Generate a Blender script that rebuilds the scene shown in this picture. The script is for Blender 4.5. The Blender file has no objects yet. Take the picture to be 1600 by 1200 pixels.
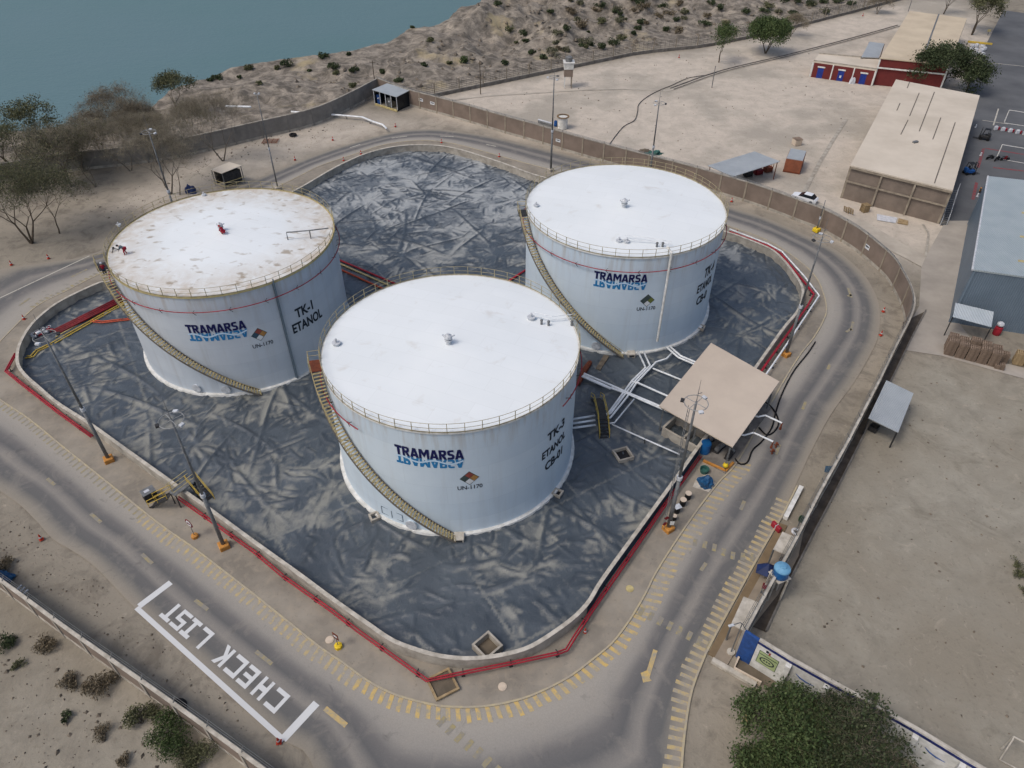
import bpy, bmesh, math, random
import numpy as np
from mathutils import Vector, Matrix, noise
from mathutils.geometry import tessellate_polygon

sc = bpy.context.scene
col = sc.collection
random.seed(7)
R_ = math.radians

# ---------------------------------------------------------------- camera
CAM_H = 57.37
PITCH = R_(40.476)
FPX = 1132.92
cd = bpy.data.cameras.new('camera')
cd.sensor_width = 36.0
cd.lens = 36.0 * FPX / 1600.0
cd.clip_start = 0.5
cd.clip_end = 6000
cam = bpy.data.objects.new('camera', cd)
col.objects.link(cam)
cam.location = (0, 0, CAM_H)
cam.rotation_euler = (math.pi / 2 - PITCH, 0, 0)
sc.camera = cam

# ---------------------------------------------------------------- light
SUN_TO = Vector((-1.0, -0.58, 1.7)).normalized()
w = bpy.data.worlds.new('World')
sc.world = w
w.use_nodes = True
nt = w.node_tree
nt.nodes.clear()
wo = nt.nodes.new('ShaderNodeOutputWorld')
bg = nt.nodes.new('ShaderNodeBackground')
sky = nt.nodes.new('ShaderNodeTexSky')
sky.sky_type = 'NISHITA'
sky.sun_disc = False
sky.sun_elevation = math.asin(SUN_TO.z)
sky.sun_rotation = math.atan2(SUN_TO.x, SUN_TO.y)
sky.air_density = 1.0
sky.dust_density = 4.5
sky.ozone_density = 1.0
bg.inputs['Strength'].default_value = 0.138
nt.links.new(sky.outputs[0], bg.inputs[0])
nt.links.new(bg.outputs[0], wo.inputs[0])
sl = bpy.data.lights.new('sun', 'SUN')
sl.energy = 0.95
sl.angle = R_(14)
sl.color = (1.0, 0.965, 0.92)
so = bpy.data.objects.new('sun', sl)
col.objects.link(so)
so.rotation_euler = SUN_TO.to_track_quat('Z', 'Y').to_euler()
sc.view_settings.view_transform = 'Standard'
sc.view_settings.look = 'None'
sc.view_settings.gamma = 1
sc.view_settings.exposure = 0.0
try:
    sc.cycles.max_bounces = 4
    sc.cycles.diffuse_bounces = 3
    sc.cycles.glossy_bounces = 2
except Exception:
    pass

# ---------------------------------------------------------------- survey helpers
_F = Vector((0, math.cos(PITCH), -math.sin(PITCH)))
_X = Vector((1, 0, 0))
_D = _F.cross(_X)


def G(u, v, z=0.0):
    """the place on the level z that was measured at (u, v)"""
    d = _F + (u - 800) / FPX * _X + (v - 600) / FPX * _D
    t = (z - CAM_H) / d.z
    return Vector((d.x * t, d.y * t, z))


def GL(pts, z=0.0):
    return [G(u, v, z) for u, v in pts]


# tank centres, radii and heights in metres
TANKS = {1: (-34.64, 77.89, 12.95, 14.16), 3: (-5.98, 56.88, 12.5, 14.07), 4: (14.5, 85.56, 12.64, 14.28)}


def CY(u, v, k, dr=0.0):
    """angle and height on the shell of tank k"""
    cx, cy, R, H = TANKS[k]
    R += dr
    d = _F + (u - 800) / FPX * _X + (v - 600) / FPX * _D
    a = d.x * d.x + d.y * d.y
    b = -2 * (d.x * cx + d.y * cy)
    c = cx * cx + cy * cy - R * R
    disc = max(b * b - 4 * a * c, 0)
    t = (-b - math.sqrt(disc)) / (2 * a)
    return math.atan2(d.y * t - cy, d.x * t - cx), CAM_H + d.z * t


def smooth_line(pts, step=0.8, closed=False, sub=6):
    """Catmull-Rom through pts, then resampled evenly"""
    P = [Vector(p) for p in pts]
    n = len(P)
    out = []
    rng = n if closed else n - 1
    for i in range(rng):
        if closed:
            p0, p1, p2, p3 = P[(i - 1) % n], P[i], P[(i + 1) % n], P[(i + 2) % n]
        else:
            p0, p1, p2, p3 = P[max(i - 1, 0)], P[i], P[i + 1], P[min(i + 2, n - 1)]
        for k in range(sub):
            t = k / sub
            out.append(0.5 * ((2 * p1) + (p2 - p0) * t + (2 * p0 - 5 * p1 + 4 * p2 - p3) * t * t + (3 * p1 - p0 - 3 * p2 + p3) * t ** 3))
    if not closed:
        out.append(P[-1])
    else:
        out.append(out[0].copy())
    return resample(out, step)


def resample(pts, step):
    L = [0]
    for a, b in zip(pts, pts[1:]):
        L.append(L[-1] + (b - a).length)
    n = max(int(round(L[-1] / step)), 1)
    res = []
    j = 0
    for i in range(n + 1):
        s = L[-1] * i / n
        while j < len(pts) - 2 and L[j + 1] < s:
            j += 1
        seg = L[j + 1] - L[j]
        t = 0 if seg < 1e-9 else (s - L[j]) / seg
        res.append(pts[j].lerp(pts[j + 1], min(max(t, 0), 1)))
    return res


def normals2d(P, closed=False):
    n = len(P)
    N = []
    for i in range(n):
        if closed:
            a, b = P[(i - 1) % n], P[(i + 1) % n]
        else:
            a, b = P[max(i - 1, 0)], P[min(i + 1, n - 1)]
        t = (b - a)
        t.z = 0
        if t.length < 1e-9:
            t = Vector((1, 0, 0))
        t.normalize()
        N.append(Vector((t.y, -t.x, 0)))
    return N


# ---------------------------------------------------------------- materials
MATS = {}


def s2l(c):
    return tuple(((x / 255) / 12.92 if x / 255 <= 0.04045 else ((x / 255 + 0.055) / 1.055) ** 2.4) for x in c) + (1,)


def lin(c):
    return (c[0], c[1], c[2], 1)


class NT:
    def __init__(s, name):
        s.m = bpy.data.materials.new(name)
        s.m.use_nodes = True
        s.n = s.m.node_tree.nodes
        s.l = s.m.node_tree.links
        s.n.clear()
        s.out = s.n.new('ShaderNodeOutputMaterial')
        s.b = s.n.new('ShaderNodeBsdfPrincipled')
        s.l.new(s.b.outputs[0], s.out.inputs[0])
        s.tc = s.n.new('ShaderNodeTexCoord')
        MATS[name] = s.m

    def set(s, node, sock, v):
        if hasattr(v, 'is_output') or isinstance(v, bpy.types.NodeSocket):
            s.l.new(v, node.inputs[sock])
        else:
            node.inputs[sock].default_value = v

    def mapping(s, src='Object', scale=(1, 1, 1), rot=(0, 0, 0)):
        m = s.n.new('ShaderNodeMapping')
        m.inputs['Scale'].default_value = scale
        m.inputs['Rotation'].default_value = rot
        s.l.new(s.tc.outputs[src], m.inputs[0])
        return m.outputs[0]

    def noise(s, scale=1, detail=4, rough=0.55, vec=None, dist=0.0):
        t = s.n.new('ShaderNodeTexNoise')
        t.inputs['Scale'].default_value = scale
        t.inputs['Detail'].default_value = detail
        t.inputs['Roughness'].default_value = rough
        t.inputs['Distortion'].default_value = dist
        s.l.new(vec if vec is not None else s.tc.outputs['Object'], t.inputs['Vector'])
        return t.outputs[0]

    def voro(s, scale=1, feature='DISTANCE_TO_EDGE', vec=None, rnd=1.0):
        t = s.n.new('ShaderNodeTexVoronoi')
        t.feature = feature
        t.inputs['Scale'].default_value = scale
        t.inputs['Randomness'].default_value = rnd
        s.l.new(vec if vec is not None else s.tc.outputs['Object'], t.inputs['Vector'])
        return t.outputs[0]

    def wave(s, scale=1, vec=None, dist=0, axis='X', detail=2):
        t = s.n.new('ShaderNodeTexWave')
        t.bands_direction = axis
        t.inputs['Scale'].default_value = scale
        t.inputs['Distortion'].default_value = dist
        t.inputs['Detail'].default_value = detail
        s.l.new(vec if vec is not None else s.tc.outputs['Object'], t.inputs['Vector'])
        return t.outputs[1]

    def ramp(s, fac, stops):
        r = s.n.new('ShaderNodeValToRGB')
        e = r.color_ramp.elements
        while len(e) > 1:
            e.remove(e[-1])
        e[0].position = stops[0][0]
        e[0].color = stops[0][1] if len(stops[0][1]) == 4 else tuple(stops[0][1]) + (1,)
        for p, c in stops[1:]:
            x = e.new(p)
            x.color = c if len(c) == 4 else tuple(c) + (1,)
        s.l.new(fac, r.inputs[0])
        return r.outputs[0]

    def rng(s, fac, a, b, c=0.0, d=1.0):
        m = s.n.new('ShaderNodeMapRange')
        m.inputs[1].default_value = a
        m.inputs[2].default_value = b
        m.inputs[3].default_value = c
        m.inputs[4].default_value = d
        s.l.new(fac, m.inputs[0])
        return m.outputs[0]

    def mix(s, fac, a, b, mode='MIX'):
        m = s.n.new('ShaderNodeMix')
        m.data_type = 'RGBA'
        m.blend_type = mode
        s.set(m, 0, fac)
        for i, x in ((6, a), (7, b)):
            s.set(m, i, x)
        return m.outputs[2]

    def math(s, op, a, b=None):
        m = s.n.new('ShaderNodeMath')
        m.operation = op
        s.set(m, 0, a)
        if b is not None:
            s.set(m, 1, b)
        return m.outputs[0]

    def attr(s, name):
        a = s.n.new('ShaderNodeAttribute')
        a.attribute_name = name
        return a

    def bump(s, h, strength=0.3, dist=0.1):
        b = s.n.new('ShaderNodeBump')
        b.inputs['Strength'].default_value = strength
        b.inputs['Distance'].default_value = dist
        s.l.new(h, b.inputs['Height'])
        s.l.new(b.outputs[0], s.b.inputs['Normal'])
        return b

    def fin(s, color=None, rough=0.8, metal=0.0, spec=None):
        if color is not None:
            s.set(s.b, 'Base Color', color)
        s.set(s.b, 'Roughness', rough)
        s.set(s.b, 'Metallic', metal)
        if spec is not None:
            s.b.inputs['Specular IOR Level'].default_value = spec
        return s.m


def simple(name, c, c2=None, scale=2.0, rough=0.75, metal=0.0, bump=0.0, lo=0.35, hi=0.65, spec=0.3, detail=4):
    t = NT(name)
    c = s2l(c)
    c2 = s2l(c2) if c2 else tuple(x * 0.75 for x in c[:3]) + (1,)
    n = t.noise(scale, detail, 0.6)
    f = t.rng(n, lo, hi)
    t.fin(t.mix(f, c, c2), rough, metal, spec)
    if bump:
        t.bump(t.noise(scale * 4, 4), bump, 0.05)
    return t.m


# general paints; sRGB triples are the things' own colours
simple('concrete', (176, 170, 158), (142, 136, 126), 0.8, 0.9, bump=0.2)
simple('concrete_dark', (130, 125, 118), (100, 96, 91), 0.9, 0.9, bump=0.2)
simple('coping', (196, 190, 178), (158, 152, 140), 1.2, 0.85)
simple('brick_panel', (132, 118, 107), (114, 102, 92), 0.35, 0.9, bump=0.2)
simple('brick_building', (132, 120, 109), (114, 104, 95), 0.5, 0.9, bump=0.2)
simple('post_concrete', (156, 146, 130), (128, 119, 106), 0.9, 0.9)
simple('white_paint', (224, 224, 220), (192, 192, 186), 1.5, 0.6)
simple('pipe_white', (232, 236, 238), (204, 208, 210), 1.2, 0.45)
simple('roof_white', (226, 228, 228), (212, 214, 214), 0.5, 0.55)
simple('galvanised', (128, 130, 130), (100, 102, 104), 2.0, 0.55, 0.3)
simple('steel_dark', (66, 66, 66), (46, 46, 48), 3.0, 0.6, 0.2)
simple('black', (24, 24, 26), (36, 36, 38), 3.0, 0.6)
simple('rubber', (20, 20, 22), (30, 30, 32), 3.0, 0.8)
simple('red_paint', (160, 38, 52), (134, 34, 46), 1.5, 0.5)
simple('red_dark', (120, 22, 32), (92, 22, 28), 1.0, 0.6)
simple('orange_pipe', (190, 84, 52), (158, 64, 44), 1.0, 0.6)
simple('yellow_paint', (206, 176, 72), (170, 146, 70), 1.5, 0.6)
simple('rail_dull', (168, 158, 124), (134, 124, 96), 1.5, .6)
simple('wall_grey', (138, 134, 128), (116, 113, 108), .5, .9, bump=.2)
simple('trench_shade', (96, 88, 79), (72, 66, 60), .8, .95, bump=.3)  # dark tone holds the shade of a sunken bottom
simple('ring_grey', (150, 152, 152), (120, 122, 122), 2, .5)
simple('slot_grey', (112, 106, 98), (92, 88, 82), 2, .8)
simple('tarp_navy', (30, 48, 92), (26, 40, 76), 2, .6)
simple('stone_dark', (128, 118, 104), (92, 85, 76), .7, .95)
simple('twig', (150, 142, 124), (126, 118, 102), 1.0, .9)
simple('twig_green', (116, 116, 88), (96, 98, 72), 1.0, .9)
simple('yellow_bright', (224, 196, 40), (206, 170, 40), 1.5, 0.6)
simple('yellow_pale', (196, 182, 132), (168, 154, 108), 1.5, 0.6)
simple('orange_paint', (196, 138, 66), (166, 114, 56), 1.5, 0.65)
simple('cone_orange', (190, 64, 40), (150, 50, 36), 1.5, 0.7)
simple('blue_tarp', (26, 66, 104), (36, 88, 128), 2.0, 0.5)
simple('blue_paint', (44, 82, 146), (36, 66, 118), 2.0, 0.5)
simple('blue_drum', (36, 90, 160), (30, 74, 130), 2.0, 0.5)
simple('tank_blue', (26, 84, 140), (32, 96, 152), 2.0, 0.4)
simple('tank_lid', (110, 160, 190), (92, 142, 176), 2.0, 0.4)
simple('green_tarp', (60, 104, 96), (44, 84, 78), 2.0, 0.6)
simple('navy_wall', (50, 68, 84), (36, 50, 64), 0.8, 0.8)
simple('navy_paint', (34, 44, 104), (26, 34, 80), 2.0, 0.6)
simple('logo_navy', (22, 26, 84), (18, 22, 70), 3.0, 0.5)
simple('logo_blue', (44, 124, 176), (38, 114, 166), 3.0, 0.5)
simple('logo_white', (196, 220, 238), (186, 212, 232), 3.0, 0.5)
simple('stencil', (30, 38, 48), (40, 48, 58), 3.0, 0.6)
simple('stencil_thin', (84, 100, 112), (96, 110, 122), 3.0, 0.6)
simple('haz_blue', (58, 82, 100), (50, 74, 92), 3.0, 0.6)
simple('haz_red', (150, 74, 64), (130, 66, 58), 3.0, 0.6)
simple('haz_yellow', (176, 130, 72), (150, 116, 70), 3.0, 0.6)
simple('haz_white', (214, 218, 220), (200, 204, 206), 3.0, 0.6)
simple('haz_green', (112, 122, 62), (98, 108, 56), 3.0, 0.6)
simple('haz_dark', (70, 82, 80), (60, 72, 72), 3.0, 0.6)
simple('door_blue', (32, 56, 138), (28, 46, 116), 2.0, 0.5)
simple('red_wall', (110, 46, 44), (98, 42, 41), 0.6, 0.8)
simple('tan_roof', (196, 183, 167), (187, 174, 159), 0.3, 0.8, spec=0.2)
simple('flat_roof', (206, 196, 180), (190, 180, 164), 0.12, 0.85, spec=0.2)
simple('flat_roof_tan', (200, 186, 162), (184, 170, 148), 0.15, 0.85, spec=0.2)
simple('wood', (140, 116, 84), (104, 84, 60), 2.0, 0.85)
simple('wood_pale', (166, 146, 112), (138, 118, 88), 2.0, 0.85)
simple('wood_grey', (142, 124, 108), (104, 90, 78), 1.4, 0.9)
simple('container_rust', (150, 90, 64), (126, 76, 56), 0.8, 0.75)
simple('skin', (150, 106, 82), (140, 98, 76), 3.0, 0.6)
simple('hair', (26, 20, 18), (34, 26, 22), 3.0, 0.8)
simple('denim', (38, 44, 66), (28, 34, 52), 3.0, 0.85)
simple('grey_cloth', (92, 104, 112), (78, 90, 98), 3.0, 0.85)
simple('red_cloth', (150, 30, 48), (124, 26, 42), 3.0, 0.85)
simple('bark', (92, 82, 70), (66, 58, 48), 2.0, 0.9)
simple('bark_grey', (120, 112, 100), (94, 87, 78), 2.0, 0.9)
simple('bag_white', (206, 208, 212), (176, 180, 186), 2.0, 0.7)
simple('glass_dark', (34, 40, 46), (26, 30, 36), 2.0, 0.15)
simple('car_white', (224, 228, 232), (214, 218, 222), 1.0, 0.3)
simple('liner_scrap', (116, 106, 92), (84, 76, 66), 1.0, 0.85)
simple('mud', (110, 100, 86), (90, 82, 70), 0.6, 0.95, bump=0.3)
simple('grey_apron', (168, 161, 151), (150, 144, 135), 0.25, 0.92, bump=0.1)
simple('pale_path', (184, 176, 162), (164, 156, 144), 0.3, 0.92)
simple('mural_green', (172, 186, 138), (156, 172, 124), 1.2, 0.7)
simple('mural_dark', (60, 84, 62), (48, 70, 52), 2.0, 0.7)
simple('rust', (122, 66, 44), (92, 50, 36), 2.0, 0.85)
simple('brown_strip', (128, 110, 84), (114, 98, 76), 0.8, 0.9)
simple('kiosk_floor', (150, 138, 122), (132, 122, 108), 0.6, 0.9)
simple('light_head', (206, 210, 214), (170, 174, 178), 3.0, 0.4)
simple('ladder_yellow', (186, 172, 128), (150, 138, 104), 3.0, 0.6)
simple('plastic_beige', (206, 190, 170), (190, 176, 158), 2.0, 0.6)


def m_corr(name, c, c2, sc_=3.0, axis='X', rot=0.0):
    t = NT(name)
    v = t.mapping('Object', (1, 1, 1), (0, 0, rot))
    n = t.noise(0.4, 4)
    wv = t.wave(sc_, v, 0, axis, 0)
    cc = t.mix(t.rng(n, .3, .7), s2l(c), s2l(c2))
    cc = t.mix(t.rng(wv, 0, .35, .28, 0), cc, s2l(tuple(x * .6 for x in c)))
    t.fin(cc, 0.5, 0.15)
    t.bump(wv, 0.6, 0.05)
    return t.m


m_corr('corrugated', (176, 182, 184), (160, 166, 170), 1.6)
m_corr('corrugated_blue', (112, 128, 142), (102, 118, 132), 1.2)
m_corr('corrugated_pale', (184, 192, 196), (168, 178, 184), 1.0)
m_corr('corrugated_light', (172, 182, 184), (158, 170, 174), 1.0)


def m_ground():
    t = NT('ground')
    a = t.attr('zone')      # r: grey lot, g: badland, b: pale sand
    sep = t.n.new('ShaderNodeSeparateColor')
    t.l.new(a.outputs['Color'], sep.inputs[0])
    n1 = t.noise(0.05, 6, 0.6)
    n2 = t.noise(0.35, 6, 0.65, dist=0.6)
    n3 = t.noise(2.2, 5, 0.7)
    base = t.mix(t.rng(n1, .35, .65), s2l((152, 144, 130)), s2l((132, 126, 114)))
    base = t.mix(t.rng(n2, .5, .72), base, s2l((114, 108, 98)))
    pale = t.mix(t.rng(n2, .4, .7), s2l((194, 184, 170)), s2l((174, 165, 152)))
    pale = t.mix(t.rng(n1, .48, .6), pale, s2l((164, 157, 145)))
    lot = t.mix(t.rng(n2, .35, .68), s2l((154, 149, 136)), s2l((136, 131, 119)))
    lot = t.mix(t.rng(n1, .42, .6), lot, s2l((138, 131, 117)))
    bad = t.mix(t.rng(n2, .35, .62), s2l((158, 149, 136)), s2l((96, 91, 84)))
    bad = t.mix(t.rng(t.noise(0.7, 6, 0.7, dist=1.2), .52, .66, 0, .7), bad, s2l((84, 80, 73)))
    bad = t.mix(t.rng(t.noise(0.07, 5, 0.6), .60, .70, 0, .7), bad, s2l((172, 158, 124)))
    base = t.mix(t.rng(t.noise(.16, 6, .7, dist=1.5), .52, .62, 0, .6), base, s2l((112, 105, 95)))
    lot = t.mix(t.rng(t.noise(.12, 6, .72, dist=1.8), .56, .68, 0, .55), lot, s2l((118, 112, 99)))
    lot = t.mix(t.rng(t.noise(.2, 6, .72, dist=2.5), .60, .68, 0, .45), lot, s2l((164, 155, 140)))
    c = t.mix(sep.outputs[2], base, pale)
    c = t.mix(sep.outputs[0], c, lot)
    c = t.mix(sep.outputs[1], c, bad)
    c = t.mix(t.rng(n3, .56, .74, 0, .45), c, s2l((100, 92, 80)))
    c = t.mix(t.rng(t.noise(1.1, 6, .7, dist=1.0), .6, .72, 0, .4), c, s2l((186, 176, 160)))
    t.fin(c, 0.95, 0, 0.1)
    t.bump(t.math('ADD', n3, t.math('MULTIPLY', n2, 1.5)), 0.5, 0.12)
    return t.m


m_ground()


def m_island():
    t = NT('island_dirt')
    n1 = t.noise(0.16, 6, 0.6)
    n2 = t.noise(0.9, 6, 0.7, dist=0.5)
    c = t.mix(t.rng(n1, .38, .62), s2l((152, 145, 133)), s2l((126, 120, 110)))
    c = t.mix(t.rng(n2, .48, .72, 0, .7), c, s2l((158, 148, 132)))
    c = t.mix(t.rng(t.noise(3.5, 4, .7), .6, .75, 0, .5), c, s2l((90, 84, 76)))
    t.fin(c, .95, 0, .1)
    t.bump(n2, .4, .05)
    return t.m


m_island()


def m_road():
    t = NT('asphalt_dusty')
    a = t.attr('lane')
    sep = t.n.new('ShaderNodeSeparateColor')
    t.l.new(a.outputs['Color'], sep.inputs[0])
    wob = t.math('ADD', sep.outputs[0], t.math('MULTIPLY', t.math('SUBTRACT', t.noise(0.12, 3), 0.5), 0.10))
    asp = s2l((104, 103, 102))
    mid = s2l((124, 122, 118))
    dus = s2l((158, 151, 140))
    dark = s2l((92, 92, 92))
    prof = t.ramp(wob, [(0, s2l((156, 151, 141))), (.12, s2l((160, 155, 146))), (.26, s2l((148, 144, 137))), (.36, s2l((114, 112, 110))), (.46, s2l((100, 100, 100))),
                        (.54, s2l((130, 127, 122))), (.60, s2l((138, 134, 128))), (.68, s2l((106, 105, 104))), (.79, s2l((102, 102, 101))), (.90, s2l((138, 133, 123))), (1, s2l((150, 142, 129)))])
    n = t.noise(0.22, 5, .6)
    c = t.mix(sep.outputs[1], prof, t.mix(t.rng(n, .35, .65), s2l((112, 111, 109)), s2l((97, 97, 97))))
    c = t.mix(t.rng(t.noise(0.45, 6, .7, dist=.8), .5, .75, 0, .4), c, dus)
    c = t.mix(t.rng(t.noise(9, 3, .7), .35, .7, 0, .16), c, s2l((70, 70, 70)))
    c = t.mix(t.rng(t.noise(.35, 6, .7, t.mapping('Object', (1, 1, 1)), 2.2), .60, .66, 0, .22), c, s2l((86, 85, 83)))
    c = t.mix(t.rng(t.noise(.7, 3, .5, dist=.5), .68, .74, 0, .35), c, s2l((80, 79, 78)))
    t.fin(c, .9, 0, .2)
    t.bump(t.noise(7, 4, .7), .2, .02)
    return t.m


m_road()


def m_asphalt(name, c1, c2):
    t = NT(name)
    c = t.mix(t.rng(t.noise(.12, 5, .6), .35, .65), s2l(c1), s2l(c2))
    c = t.mix(t.rng(t.noise(8, 3, .7), .4, .7, 0, .2), c, s2l((60, 60, 60)))
    t.fin(c, .9, 0, .2)
    return t.m


m_asphalt('asphalt_yard', (104, 106, 108), (88, 90, 93))


def m_worn(name, c, base=(118, 116, 112), lo=.42, hi=.62, sc_=1.8):
    t = NT(name)
    n = t.noise(sc_, 6, .7)
    t.fin(t.mix(t.rng(n, lo, hi), s2l(c), s2l(base)), .8, 0, .2)
    return t.m


m_worn('paint_yellow_worn', (188, 166, 114), (154, 148, 136), .36, .58)
m_worn('paint_yellow_faint', (158, 146, 104), (136, 132, 124), .36, .56)
m_worn('paint_yellow', (198, 170, 106), (152, 147, 134), .40, .64)
m_worn('paint_white', (206, 208, 208), (140, 138, 134), .62, .85)
m_worn('paint_white_worn', (188, 184, 172), (132, 129, 122), .5, .7)
m_worn('paint_red_faint', (132, 66, 70), (96, 94, 96), .45, .65)
m_worn('kerb_paint', (178, 166, 136), (160, 152, 138), .42, .6)


def m_liner():
    t = NT('liner')
    a = t.attr('fold')
    du = t.attr('dust')
    n_mid = t.noise(.25, 5, .6, dist=.6)
    n_fine = t.noise(1.5, 6, .72, dist=1.0)
    base = t.mix(t.rng(n_mid, .3, .7), s2l((60, 68, 76)), s2l((82, 90, 97)))
    sx = t.n.new('ShaderNodeSeparateXYZ')
    t.l.new(t.tc.outputs['Object'], sx.inputs[0])
    far_sheen = t.rng(sx.outputs[1], 84, 112)
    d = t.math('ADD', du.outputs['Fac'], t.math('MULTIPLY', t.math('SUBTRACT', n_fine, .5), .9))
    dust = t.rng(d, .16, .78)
    c = t.mix(t.math('MULTIPLY', dust, .74), base, t.mix(far_sheen, s2l((144, 144, 136)), s2l((172, 176, 176))))  # far dust is paler, with sky sheen put into its colour
    c = t.mix(t.rng(a.outputs['Fac'], .15, .8, 0, .6), c, s2l((52, 60, 68)))  # shade of the creases painted in as a darker line
    t.fin(c, t.rng(dust, 0, 1, .36, .75), 0, .6)
    t.bump(t.math('ADD', n_fine, t.math('MULTIPLY', n_mid, 1.5)), .5, .14)
    return t.m


m_liner()


def m_water():
    t = NT('water')
    n = t.noise(.004, 4, .6)
    c = t.mix(t.rng(n, .35, .65), s2l((84, 115, 116)), s2l((93, 118, 123)))
    t.fin(c, .35, 0, .35)
    v = t.mapping('Object', (1, 1.8, 1), (0, 0, .5))
    t.bump(t.math('ADD', t.noise(.09, 6, .65, v), t.noise(.6, 4, .6, v)), .25, .6)
    return t.m


m_water()


def m_shell(name, tint, tint2, dirt):
    t = NT(name)
    v = t.mapping('Object', (1, 1, .06))
    st = t.noise(.9, 6, .65, v)
    n = t.noise(.18, 4, .6)
    c = t.mix(t.rng(n, .35, .65), s2l(tint), s2l(tint2))
    c = t.mix(t.rng(st, .50, .78, 0, dirt), c, s2l((150, 142, 130)))
    # plate courses
    sx = t.n.new('ShaderNodeSeparateXYZ')
    t.l.new(t.tc.outputs['Object'], sx.inputs[0])
    ang = t.math('MULTIPLY', t.math('ARCTAN2', sx.outputs[1], sx.outputs[0]), 12.6)
    cb = t.n.new('ShaderNodeCombineXYZ')
    t.l.new(ang, cb.inputs[0])
    t.l.new(sx.outputs[2], cb.inputs[1])
    bk = t.n.new('ShaderNodeTexBrick')
    t.l.new(cb.outputs[0], bk.inputs['Vector'])
    bk.inputs['Scale'].default_value = 1
    bk.inputs['Brick Width'].default_value = 7.92
    bk.inputs['Row Height'].default_value = 2.35
    bk.inputs['Mortar Size'].default_value = .018
    bk.inputs['Mortar Smooth'].default_value = .5
    bk.inputs['Color1'].default_value = (1, 1, 1, 1)
    bk.inputs['Color2'].default_value = (.90, .92, .94, 1)
    bk.inputs['Mortar'].default_value = (.80, .81, .82, 1)
    c = t.mix(.8, c, bk.outputs[0], 'MULTIPLY')
    drip = t.noise(1.6, 5, .6, t.mapping('Object', (1, 1, .12)))
    c = t.mix(t.math('MULTIPLY', t.rng(sx.outputs[2], 10.5, 14.3, 0, .55), t.rng(drip, .48, .66)), c, s2l((160, 148, 130)))
    t.fin(c, .5, 0, .35)
    t.bump(t.noise(.35, 3, .5), .12, .08)
    return t.m


m_shell('shell_clean', (208, 221, 229), (199, 213, 223), .2)
m_shell('shell_grey', (196, 204, 211), (186, 194, 202), .28)


def m_tankroof(name, dirt):
    t = NT(name)
    n = t.noise(.55, 6, .68, dist=.5)
    n2 = t.noise(.1, 4, .6)
    c = t.mix(t.rng(n2, .3, .7), s2l((229, 234, 235)), s2l((220, 226, 228)))
    if dirt:
        # rust and bird dirt: a stain field that is the roof's own
        g = t.n.new('ShaderNodeTexGradient')
        g.gradient_type = 'SPHERICAL'
        mp = t.mapping('Object', (1 / 14.5, 1 / 14.5, 0))
        t.l.new(mp, g.inputs[0])
        edge = t.rng(g.outputs[1], .55, .12, 0.0, 1)
        c = t.mix(t.math('MULTIPLY', edge, t.rng(n, .36, .62, .2, .85)), c, s2l((184, 169, 148)))
        sp = t.noise(.62, 3, .5, t.mapping('Object', (1, 1.7, 1), (0, 0, .9)), .3)
        c = t.mix(t.math('MULTIPLY', t.rng(sp, .60, .69, 0, .75), t.rng(g.outputs[1], .85, .4, .05, 1)), c, s2l((152, 138, 118)))
    else:
        c = t.mix(t.rng(t.noise(.42, 5, .6, dist=.4), .60, .74, 0, .45), c, s2l((196, 192, 184)))
    bk = t.n.new('ShaderNodeTexBrick')
    t.l.new(t.mapping('Object', (1, 1, 1), (0, 0, .4)), bk.inputs['Vector'])
    bk.inputs['Scale'].default_value = 1
    bk.inputs['Brick Width'].default_value = 6
    bk.inputs['Row Height'].default_value = 1.8
    bk.inputs['Mortar Size'].default_value = .02
    bk.inputs['Color1'].default_value = (1, 1, 1, 1)
    bk.inputs['Color2'].default_value = (.965, .965, .96, 1)
    bk.inputs['Mortar'].default_value = (.88, .88, .87, 1)
    c = t.mix(.7, c, bk.outputs[0], 'MULTIPLY')
    t.fin(c, .6, 0, .25)
    return t.m


m_tankroof('tankroof_clean', False)
m_tankroof('tankroof_stained', True)


def m_leaf(name, c1, c2, c3):
    t = NT(name)
    oi = t.n.new('ShaderNodeNewGeometry')
    c = t.ramp(oi.outputs['Random Per Island'], [(0, s2l(c1)), (.5, s2l(c2)), (1, s2l(c3))])
    n = t.noise(.5, 3)
    c = t.mix(t.rng(n, .4, .65, 0, .5), c, s2l(c1))
    t.fin(c, .75, 0, .2)
    return t.m


m_leaf('leaf_green', (50, 66, 38), (72, 88, 52), (96, 108, 68))
m_leaf('leaf_dark', (44, 54, 36), (62, 74, 48), (86, 94, 66))
m_leaf('leaf_olive', (72, 76, 54), (94, 96, 68), (114, 114, 84))
m_leaf('leaf_grey', (82, 84, 66), (104, 104, 82), (122, 118, 96))
m_leaf('leaf_brown', (96, 88, 72), (110, 100, 82), (124, 112, 92))


# ---------------------------------------------------------------- mesh builder
def wl(o):
    v = Vector((0, 0, 0))
    while o:
        v += o.location
        o = o.parent
    return v


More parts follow.
